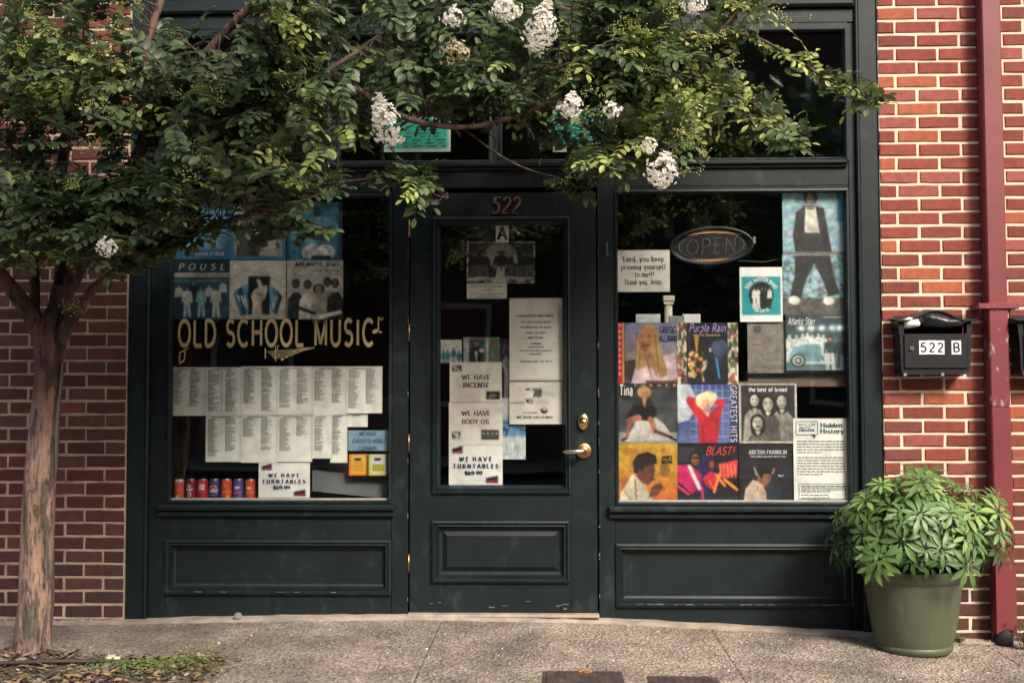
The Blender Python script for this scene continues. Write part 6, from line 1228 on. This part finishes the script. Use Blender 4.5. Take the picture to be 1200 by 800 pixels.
p = P(132, 781, -.93); cc_ = MB().box(-.03, .03, -.012, .012, 0, .014, bev=.003).box(-.02, .01, -.008, .010, .0145, .022); o = put('paper_scrap', cc_.mesh('paper_scrap', mat('cream_scrap', (.62, .56, .40), .8, .1, 30, .3)), None, (p.x, -.93, gz(p.x, -.93) + .018)); o.rotation_euler.z = .2; tag(o, 'crumpled cream paper scrap on the leaf litter beside the tree', 'litter')
# ------------------------------------------------------------------ tree
TR = empty('crape_myrtle', (-2.25, -.85, gz(-2.25, -.85)), 'crape myrtle street tree with peeling tan trunk and white flower clusters', 'tree')
def Q(px, py, y): return P(px, py, y)
def limb(name, pts, rad, m_, n=12, fl=.10, sub=4, parent=None, seed=0):
    pts = [Q(*p) if len(p) == 3 and abs(p[0]) > 5 or len(p) == 3 else Vector(p) for p in pts]
    # catmull-rom
    out, rr_ = [], []
    for i in range(len(pts) - 1):
        p0, p1, p2, p3 = pts[max(i - 1, 0)], pts[i], pts[i + 1], pts[min(i + 2, len(pts) - 1)]
        for k_ in range(sub):
            t = k_ / sub; out.append(.5 * ((2 * p1) + (p2 - p0) * t + (2 * p0 - 5 * p1 + 4 * p2 - p3) * t * t + (3 * p1 - p0 - 3 * p2 + p3) * t ** 3)); rr_.append(rad[i] + (rad[i + 1] - rad[i]) * t)
    out.append(pts[-1]); rr_.append(rad[-1])
    rs = random.Random(seed); ph = [rs.uniform(0, 6) for _ in range(4)]
    w = lambda i, a: 1 + fl * (math.sin(2 * a + ph[0] + i * .13) * .6 + math.sin(3 * a + ph[1] - i * .21) * .5 + math.sin(5 * a + ph[2] + i * .3) * .25)
    MB().tube(out, rr_, n, wob=w).build(name, m_, parent or TR); return out
# trunk: measured at several heights on the photograph, standing 0.8 to 0.9 m in front of the wall
tr_pts = [(39, 785, -.86), (38.5, 768, -.86), (40, 735, -.86), (42, 700, -.86), (43.5, 630, -.85), (47, 564, -.87), (50, 530, -.86), (55, 462, -.84), (57.5, 430, -.86), (59, 405, -.86), (62, 385, -.86), (68, 362, -.86), (72, 335, -.85)]
tr_w = [56, 49, 43.5, 41, 37.5, 35, 34.5, 33, 33, 38, 36, 25, 20]
sk = [w_ / 2 / 1400 * 5.14 for w_ in tr_w]
limb('trunk', tr_pts, sk, M_bark, 32, .06, 8, seed=3)
k_ = 5.14 / 1400 / 2
limbs = []
def L(pts, widths, m_=None, fl=.08, n=10, seed=1): limbs.append((limb('limb', pts, [w_ * k_ for w_ in widths], m_ or M_barkdark, n, fl, 5, seed=seed), widths))
L([(57, 428, -.86), (49, 396, -.87), (36, 368, -.90), (16, 341, -.94), (-20, 290, -1.0), (-60, 200, -1.05)], [20, 24, 22, 18, 13, 7], M_bark, seed=5, n=16)
L([(60, 400, -.86), (66, 370, -.84), (74, 330, -.80), (76, 280, -.78), (70, 220, -.75), (82, 140, -.72), (100, 60, -.7), (96, -60, -.7)], [24, 24, 21, 18, 14, 11, 9, 6], M_bark, seed=6, n=16)
L([(62, 425, -.86), (76, 388, -.90), (95, 358, -.95), (118, 330, -1.0), (160, 304, -1.05), (200, 284, -1.08), (245, 266, -1.1), (330, 240, -1.12), (392, 214, -1.12)], [16, 17, 13, 10, 8, 7, 6, 5, 3], M_bark, seed=7, n=14)
L([(76, 345, -.82), (100, 300, -.9), (135, 235, -1.0), (160, 185, -1.05), (185, 140, -1.1), (225, 85, -1.2), (262, 40, -1.25), (295, 5, -1.3), (340, -60, -1.3)], [20, 18, 16, 15, 13, 12, 10, 9, 7], M_bark, seed=8)
L([(160, 190, -1.05), (175, 120, -1.0), (172, 60, -.95), (190, -5, -.9), (200, -60, -.9)], [11, 10, 9, 9, 6], seed=9)
L([(40, 368, -.88), (40, 300, -.8), (34, 230, -.75), (42, 170, -.7), (30, 110, -.7), (5, 40, -.7)], [14, 12, 11, 10, 8, 5], seed=10)
L([(120, 270, -.95), (150, 232, -0.76), (205, 188, -0.96), (262, 150, -1.06), (340, 110, -1.16), (420, 60, -1.16)], [11, 10, 8, 7, 6, 4], seed=11)
L([(225, 85, -0.86), (320, 78, -0.96), (400, 95, -1.01), (480, 140, -0.96), (560, 148, -0.86), (640, 122, -0.81), (700, 95, -0.76)], [8, 8, 7, 7, 6, 5, 3.5], seed=12)
L([(480, 140, -0.96), (540, 118, -0.68), (620, 88, -0.92), (700, 66, -0.87), (760, 52, -0.82), (835, 44, -.95), (880, 42, -.9), (930, 68, -.85), (968, 92, -.8), (1000, 108, -.8), (1024, 117, -.78)], [5, 5, 4.5, 4.5, 4, 4, 3.5, 3, 2.5, 2, 1.4], seed=13)
L([(300, -20, -0.96), (420, -30, -1.06), (560, -10, -0.78), (690, 20, -0.68), (780, 70, -0.92), (850, 105, -0.82), (900, 135, -.95), (940, 168, -.9)], [8, 8, 7, 6, 5, 4, 3, 1.6], seed=14)
L([(640, 122, -0.97), (690, 150, -0.82), (740, 180, -.95), (775, 196, -.92)], [4, 3.5, 3, 2], seed=15)
L([(480, 140, -0.96), (450, 165, -0.86), (455, 195, -0.76), (500, 215, -0.71), (525, 232, -0.82)], [4, 3.5, 3, 2.2, 1.2], seed=16)
L([(835, 44, -.95), (860, 18, -.9), (875, -10, -.9)], [3.5, 3, 2], seed=17)
L([(392, 214, -0.78), (430, 210, -0.76), (475, 206, -0.76), (500, 212, -0.76)], [3.5, 2.6, 2, 1], seed=18)
L([(540, 148, -0.68), (590, 185, -0.92), (640, 205, -0.87), (690, 212, -0.87)], [3.5, 2.6, 2, 1.2], seed=19)
L([(100, 300, -.9), (70, 240, -0.86), (20, 180, -1.01), (-40, 120, -1.06)], [9, 8, 6, 4], seed=20)
L([(245, 266, -0.76), (290, 268, -0.76), (330, 262, -0.76), (372, 266, -0.74)], [3.5, 2.6, 2, 1], seed=21)
# detached bark plates on the trunk
fk = MB(); r = random.Random(15)
FL = []
for (px_, py0, py1, w_) in ((33, 405, 500, 4), (72, 425, 560, 5), (29, 560, 640, 4.5), (62, 470, 520, 3), (34, 640, 700, 5), (60, 610, 690, 4), (45, 700, 745, 7), (60, 735, 760, 4), (52, 560, 600, 3)):
    q = []; n = 9
    for i in range(n + 1):
        py = py0 + (py1 - py0) * i / n; cxp = np.interp(py, [385, 430, 530, 630, 700, 770], [60, 57.5, 50, 44, 41.5, 39]); R_ = np.interp(py, [415, 530, 690, 770], [15.5, 17.2, 20.3, 24])
        off = (px_ - 3 + (cxp - 46) + r.uniform(-1.2, 1.2) - cxp) / R_; off = max(-.96, min(.96, off)); wv = w_ * (.35 + .65 * math.sin(math.pi * (i + .4) / (n + .8))) * r.uniform(.7, 1.25) / R_
        row = []
        for s_ in (-1, -.3, .4, 1):
            o_ = max(-.999, min(.999, off + s_ * wv / 2)); yy = -.86 - math.sqrt(1 - o_ * o_) * R_ * k_ * 2 * 1.0 - (.004 if abs(s_) < .9 else -.003)
            row.append(tuple(P(cxp + o_ * R_, py, yy)))
        q += row
    f = MB(); f.add(q, [(j * 4 + i, j * 4 + i + 1, (j + 1) * 4 + i + 1, (j + 1) * 4 + i) for j in range(n) for i in range(3)], sm=False); f.build('bark_plate', M_flake, TR)
# leaves ------------------------------------------------------------
def leaf(mb, base, d, up, L_, Wd, mi):
    s = d.cross(up); s = s.normalized() if s.length > 1e-4 else Vector((1, 0, 0)); n = s.cross(d).normalized(); vs = [base]
    for t, w in ((.28, .80), (.62, 1.0), (.86, .58)):
        c = base + d * (L_ * t) - n * (L_ * .16 * t * t); vs += [c + s * (Wd * w / 2) + n * (.16 * Wd * w), c, c - s * (Wd * w / 2) + n * (.16 * Wd * w)]
    vs.append(base + d * L_ - n * (L_ * .18)); fs = [(0, 2, 1), (0, 3, 2), (1, 2, 5, 4), (2, 3, 6, 5), (4, 5, 8, 7), (5, 6, 9, 8), (7, 8, 10), (8, 9, 10)]
    mb.add(vs, fs, mi, True)
def spray(seed, kind, n=7, LL=.24, ls=.054):
    """a leafy twig along +x, leaves in pairs; kind 0 shade, 1 mid, 2 bright with new tip, 3 yellow-green buds"""
    r_ = random.Random(seed); mb = MB(); pts = []; p = Vector((0, 0, 0)); d = Vector((1, 0, r_.uniform(-.1, .2))).normalized()
    for i in range(n + 1):
        pts.append(p.copy()); p = p + d * (LL / n); d = (d + Vector((0, r_.uniform(-.16, .16), r_.uniform(-.22, .08)))).normalized()
    mb.tube(pts, [.0028 * (1 - .6 * i / n) for i in range(n + 1)], 3, mi=4, cap=False)
    for i in range(1, n + 1):
        t = i / n; dd = (pts[i] - pts[i - 1]).normalized()
        for sd_ in (-1, 1):
            if r_.random() < .06: continue
            sdv = Vector((0, sd_, r_.uniform(-.25, .45))).normalized(); dl = (dd * r_.uniform(.3, .8) + sdv + Vector((0, 0, -.12))).normalized(); up = Vector((r_.uniform(-.35, .35), r_.uniform(-.35, .35), 1))
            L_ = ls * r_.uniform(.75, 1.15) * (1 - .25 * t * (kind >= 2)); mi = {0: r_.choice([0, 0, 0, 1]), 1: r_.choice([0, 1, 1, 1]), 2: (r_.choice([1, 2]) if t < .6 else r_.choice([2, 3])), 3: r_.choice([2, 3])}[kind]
            leaf(mb, pts[i - 1] + dd * r_.uniform(0, .01), dl, up, L_, L_ * r_.uniform(.50, .60), mi)
    leaf(mb, pts[-1], d, Vector((0, 0, 1)), ls * .8, ls * .42, 3 if kind >= 2 else 1)
    if kind == 3:
        for i in range(34):
            q = pts[-1] + Vector((r_.uniform(-.02, .07), r_.gauss(0, .018), r_.gauss(.012, .014))); s_ = r_.uniform(.0028, .0042)
            mb.add([q + Vector(v) * s_ for v in ((1, 0, 0), (-1, 0, 0), (0, 1, 0), (0, -1, 0), (0, 0, 1), (0, 0, -1))], [(0, 2, 4), (2, 1, 4), (1, 3, 4), (3, 0, 4), (2, 0, 5), (1, 2, 5), (3, 1, 5), (0, 3, 5)], 5, True)
    return mb
SPM = [[spray(k * 31 + s, k, n=random.Random(s + k).choice([5, 6, 7, 8]), LL=random.Random(s * 3 + k).uniform(.16, .26)) for s in range(5)] for k in range(4)]
SPR = [[mb.mesh('leafy_twig', M_leaf + [M_twig, M_bud]) for mb in row] for row in SPM]
SPV = [[(np.array(mb.v), mb.f, mb.mi) for mb in row] for row in SPM]
# where the crown has leaves: photograph-measured outline zones with depth and fullness
def inpoly(x, y, pl_):
    c = False; n = len(pl_)
    for i in range(n):
        x0, y0 = pl_[i]; x1, y1 = pl_[(i + 1) % n]
        if (y0 > y) != (y1 > y) and x < (x1 - x0) * (y - y0) / (y1 - y0) + x0: c = not c
    return c
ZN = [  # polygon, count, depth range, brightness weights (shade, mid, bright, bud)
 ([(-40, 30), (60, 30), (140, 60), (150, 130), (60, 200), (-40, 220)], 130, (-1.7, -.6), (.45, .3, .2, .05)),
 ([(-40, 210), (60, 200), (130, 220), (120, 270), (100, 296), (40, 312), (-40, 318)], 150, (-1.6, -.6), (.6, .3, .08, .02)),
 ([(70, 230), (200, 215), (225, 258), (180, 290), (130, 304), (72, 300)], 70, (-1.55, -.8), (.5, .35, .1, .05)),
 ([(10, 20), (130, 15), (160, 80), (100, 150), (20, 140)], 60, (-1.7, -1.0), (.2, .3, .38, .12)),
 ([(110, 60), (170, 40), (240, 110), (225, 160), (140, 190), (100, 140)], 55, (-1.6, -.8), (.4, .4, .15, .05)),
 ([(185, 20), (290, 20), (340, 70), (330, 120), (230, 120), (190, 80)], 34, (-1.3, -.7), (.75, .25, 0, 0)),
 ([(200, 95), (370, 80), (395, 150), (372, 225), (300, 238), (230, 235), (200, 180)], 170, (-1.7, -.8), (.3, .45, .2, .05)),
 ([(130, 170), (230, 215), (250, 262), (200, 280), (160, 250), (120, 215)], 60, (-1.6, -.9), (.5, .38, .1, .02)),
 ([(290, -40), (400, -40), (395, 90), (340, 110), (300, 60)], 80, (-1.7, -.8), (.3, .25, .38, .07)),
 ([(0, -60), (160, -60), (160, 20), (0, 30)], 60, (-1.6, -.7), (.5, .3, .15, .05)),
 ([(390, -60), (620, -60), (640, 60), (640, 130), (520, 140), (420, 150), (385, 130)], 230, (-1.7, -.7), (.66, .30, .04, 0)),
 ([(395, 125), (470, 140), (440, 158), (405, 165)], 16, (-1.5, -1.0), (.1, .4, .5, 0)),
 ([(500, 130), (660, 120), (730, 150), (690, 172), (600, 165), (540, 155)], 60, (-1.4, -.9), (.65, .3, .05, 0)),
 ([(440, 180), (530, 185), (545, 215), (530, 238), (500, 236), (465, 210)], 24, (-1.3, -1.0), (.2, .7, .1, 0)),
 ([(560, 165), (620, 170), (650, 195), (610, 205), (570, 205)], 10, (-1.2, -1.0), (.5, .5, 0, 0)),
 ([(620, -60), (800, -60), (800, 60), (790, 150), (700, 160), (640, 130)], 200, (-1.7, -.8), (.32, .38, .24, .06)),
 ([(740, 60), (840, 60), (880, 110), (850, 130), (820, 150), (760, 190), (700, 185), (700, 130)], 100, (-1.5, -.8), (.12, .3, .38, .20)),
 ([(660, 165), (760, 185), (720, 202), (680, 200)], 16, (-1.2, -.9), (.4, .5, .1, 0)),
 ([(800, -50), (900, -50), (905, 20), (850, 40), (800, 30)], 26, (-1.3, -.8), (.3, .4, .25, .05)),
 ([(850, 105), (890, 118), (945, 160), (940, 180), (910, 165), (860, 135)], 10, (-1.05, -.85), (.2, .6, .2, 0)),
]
FLW = [(451, 141, 36, 62, -1.35, M_petal, 120, .3), (594, 10, 36, 26, -1.45, M_petal, 70, 0), (634, 30, 34, 62, -1.5, M_petal, 130, -.25), (531, 19, 30, 18, -1.3, M_petal, 26, 0), (777, 199, 36, 42, -1.2, M_petal, 90, -.2), (670, 124, 28, 26, -1.35, M_petal, 44, 0), (716, 128, 24, 16, -1.2, M_petal, 14, 0), (811, 4, 34, 18, -1.2, M_petal, 40, 0), (124, 290, 24, 16, -1.5, M_petal, 22, .5), (536, 60, 40, 20, -1.4, M_petalold, 40, .2), (760, 170, 16, 14, -1.1, M_petal, 14, 0)]
r = random.Random(2024); spots = []
for pl_, cnt, (ya, yb), wt in ZN:
    mxx = sum(p[0] for p in pl_) / len(pl_); cnt = int(cnt * 1.6)
    ya, yb = (max(ya, -1.12), max(yb, -.60)) if mxx > 390 else (max(ya, -1.35), yb)
    xs_ = [p[0] for p in pl_]; ys_ = [p[1] for p in pl_]; n = 0; cl = [(r.uniform(min(xs_), max(xs_)), r.uniform(min(ys_), max(ys_)), r.uniform(ya, yb)) for _ in range(max(3, cnt // 7))]
    while n < cnt:
        c0 = r.choice(cl); x, y = r.gauss(c0[0], 24), r.gauss(c0[1], 20)
        if not inpoly(x, y, pl_) or (150 < x < 420 and y > 222 and r.random() < .75): continue
        dp = min(-.45, c0[2] + r.gauss(0, .12))
        if 645 < x < 725 and 135 < y < 185 and r.random() < .7: continue
        if any(abs(x - q[0]) < q[2] * .5 + 16 and abs(y - q[1]) < q[3] * .5 + 12 and dp < q[4] - .1 for q in FLW): continue
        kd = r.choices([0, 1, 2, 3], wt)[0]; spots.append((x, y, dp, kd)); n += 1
# twigs along the outer arching branches
for lm, wd_, kds in ((limbs[8][0], 1, (1, 2)), (limbs[9][0], 1, (1, 2)), (limbs[10][0], 1, (1, 2)), (limbs[13][0], 1, (0, 1)), (limbs[14][0], 1, (0, 1)), (limbs[2][0], 1, (0, 1)), (limbs[16][0], 1, (1, 1))):
    N = len(lm)
    for i in range(int(N * .45), N):
        for q in range(2 if lm is not limbs[8][0] else 1): spots.append((lm[i], None, None, r.choice(kds)))
above = []
for i in range(210):   # unseen crown above and in front, added to shade the wall
    x = r.uniform(-3.9, -.35); y = r.uniform(-3.3, -.5); top = 4.9 - .25 * abs(x + 1.6)
    zmin = 1.13 + (6 + y) * .345 + .18; z = r.uniform(max(zmin, 2.55), top)
    if (x + 1.6) ** 2 / 6.5 + (y + 1.4) ** 2 / 4.5 > 1: continue
    above.append((Vector((x, y, z)), None, None, r.choice([0, 1, 1, 2])))
for i in range(420):   # unseen near lobe of the crown, added to shade the left wall foot
    a, b = r.uniform(0, 6.28), r.uniform(0, 1) ** .5; above.append((Vector((-.95 + 1.15 * b * math.cos(a), -2.85 + .5 * b * math.sin(a), r.uniform(2.35, 3.6))), None, None, r.choice([0, 1, 1, 2])))
LP = [p for lm, _ in limbs for p in lm]; LPA = np.array([list(p) for p in LP])
stv, stf, stm = [], [], []; nb = 0; tw = MB()
ordered = sorted(spots, key=lambda s: (s[0].y if isinstance(s[0], Vector) else s[2])) + above
objs = 0
for idx, (x, y, dp, kd) in enumerate(ordered):
    p = x.copy() if isinstance(x, Vector) else P(x, y, dp)
    if -.52 < p.x < .02 and p.z < 2.40 and idx < len(spots): continue      # keep the house number in the clear
    near = LP[int(np.argmin(((LPA - np.array(p)) ** 2).sum(1)))]; od = p - near; dist = od.length
    out = od.normalized() if dist > .03 else Vector((r.uniform(-1, 1), r.uniform(-1, .3), r.uniform(-.2, .5))).normalized()
    d = (out * .7 + Vector((r.uniform(-.6, .75), r.uniform(-.8, .25), r.uniform(-.55, .5)))).normalized()
    upv = (Vector((r.uniform(-.4, .4), r.uniform(-.9, .0), 1))).normalized(); side = upv.cross(d).normalized(); upn = d.cross(side).normalized()
    sc = r.uniform(.72, 1.12); M4 = Matrix((d, side, upn)).transposed()
    base = p - d * (.10 * sc); vi = r.randrange(5)
    if .06 < dist < .36 and idx < len(spots):
        if r.random() < .55:
            jv = lambda q: Vector((r.uniform(-q, q), r.uniform(-q, q), r.uniform(-q, q))); st0 = LP[(int(np.argmin(((LPA - np.array(p)) ** 2).sum(1))) + r.choice([-1, 0, 0])) % len(LP)]; st0 = st0 if (st0 - near).length < .15 else near
            tw.tube([st0, st0.lerp(base, .3) + jv(.035), st0.lerp(base, .65) + jv(.035) + Vector((0, 0, .02)), base], [.0040, .0030, .0022, .0016], 4, cap=False)
    if idx < 285:
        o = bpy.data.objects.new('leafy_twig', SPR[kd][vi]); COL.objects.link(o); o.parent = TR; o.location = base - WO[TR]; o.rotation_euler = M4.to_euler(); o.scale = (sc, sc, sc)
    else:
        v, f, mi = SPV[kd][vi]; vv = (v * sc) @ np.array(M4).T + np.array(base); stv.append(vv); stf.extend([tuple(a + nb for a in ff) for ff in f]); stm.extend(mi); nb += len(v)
me = bpy.data.meshes.new('crown'); me.from_pydata(np.concatenate(stv).tolist(), [], stf)
for m_ in M_leaf + [M_twig, M_bud]: me.materials.append(m_)
me.polygons.foreach_set('material_index', stm); me.polygons.foreach_set('use_smooth', [True] * len(stf)); me.update()
tag(put('crown', me, TR), kind='stuff'); tag(tw.build('branchlets', M_twig, TR), kind='stuff')
# flower clusters
def panicle(nm, px_, py_, w_, h_, dp, m_, n, seed, tilt=0):
    r_ = random.Random(seed); c = P(px_, py_, dp); kx = (6 + dp) / 1400; rx_, rz_ = w_ * kx / 2.15, h_ * kx / 2.05; mb = MB()
    for i in range(int(n * 1.9)):
        t = r_.uniform(-1, 1); ang = r_.uniform(0, 6.28); rad = r_.uniform(.02, 1.08) ** .55 * (1 - .38 * max(0, t)) * (1 + .22 * math.sin(ang * 3 + t * 5 + seed)) * math.sqrt(max(0, 1 - t * t)) * (1.0 - .28 * t)
        x, yv, z = rx_ * rad * math.cos(ang), rx_ * rad * math.sin(ang) * .8, rz_ * t; x, z = x * math.cos(tilt) - z * math.sin(tilt), x * math.sin(tilt) + z * math.cos(tilt)
        q = c + Vector((x, yv, z)) + Vector((r_.gauss(0, .006), r_.gauss(0, .004), r_.gauss(0, .006))); od = Vector((x, yv - .01, z)).normalized()
        for k in range(5):   # crinkled petals in a small rosette
            a = k * 1.2566 + r_.uniform(-.3, .3); s1 = od.cross(Vector((.3, .2, 1))).normalized(); s2 = od.cross(s1); dv = (s1 * math.cos(a) + s2 * math.sin(a) + od * r_.uniform(.1, .7)).normalized(); pv = od.cross(dv).normalized(); L_ = r_.uniform(.0070, .0110)
            tip = q + dv * L_; mb.add([q, q + dv * L_ * .5 + pv * L_ * .45 + od * .002, tip + pv * L_ * .2, tip - pv * L_ * .25 + od * .003, q + dv * L_ * .5 - pv * L_ * .45], [(0, 1, 2, 3, 4)], 0)
    mb.tube([c + Vector((0, 0, -rz_)), c + Vector((0, 0, rz_ * .8))], .002, 4, mi=1)
    mb.build(nm, [m_, M_stem], TR)
for k, (a, b, c, d, e, m_, n, t) in enumerate(FLW):
    panicle('flower_cluster', a, b, c, d, e - .35, m_, n, k, t)
# yellow-green bud sprays
def budspray(px_, py_, w_, h_, dp, n, seed):
    r_ = random.Random(seed); mb = MB(); c = P(px_, py_, dp); kx = (6 + dp) / 1400
    for i in range(n // 5):
        e0 = c + Vector((r_.uniform(-.5, .5) * w_ * kx, r_.uniform(-.02, .02), r_.uniform(-.5, .5) * h_ * kx)); mb.tube([c + Vector((-.3 * w_ * kx, 0, 0)), e0], .001, 3, mi=1, cap=False)
        for k in range(5):
            q = e0 + Vector((r_.gauss(0, .008), r_.gauss(0, .008), r_.gauss(0, .008))); s_ = r_.uniform(.0028, .0045)
            mb.add([q + Vector(v) * s_ for v in ((1, 0, 0), (-1, 0, 0), (0, 1, 0), (0, -1, 0), (0, 0, 1), (0, 0, -1))], [(0, 2, 4), (2, 1, 4), (1, 3, 4), (3, 0, 4), (2, 0, 5), (1, 2, 5), (3, 1, 5), (0, 3, 5)], 0, True)
    mb.build('bud_cluster', [M_bud, M_stem], TR)
for k, (a, b, c, d, e, n) in enumerate([(88, 358, 38, 18, -1.05, 70), (92, 306, 44, 14, -1.2, 50), (240, 108, 40, 18, -1.5, 60), (98, 215, 36, 18, -1.5, 40), (358, 124, 40, 14, -1.4, 50), (812, 150, 30, 26, -1.15, 60), (795, 172, 34, 22, -1.15, 60), (810, 200, 34, 12, -1.15, 40), (935, 20, 34, 14, -.95, 30), (1020, 114, 18, 14, -.8, 24), (938, 150, 16, 20, -.95, 20), (770, 60, 30, 16, -1.2, 40), (855, 70, 40, 16, -1.0, 40), (675, 208, 44, 6, -1.05, 24)] + [(random.Random(k * 7).choice([60, 120, 230, 330, 700, 760, 800, 840]) + random.Random(k).uniform(-40, 40), random.Random(k * 3 + 1).uniform(30, 175), 26, 14, -1.35, 34) for k in range(16)]): budspray(a, b, c, d, e, n, k)
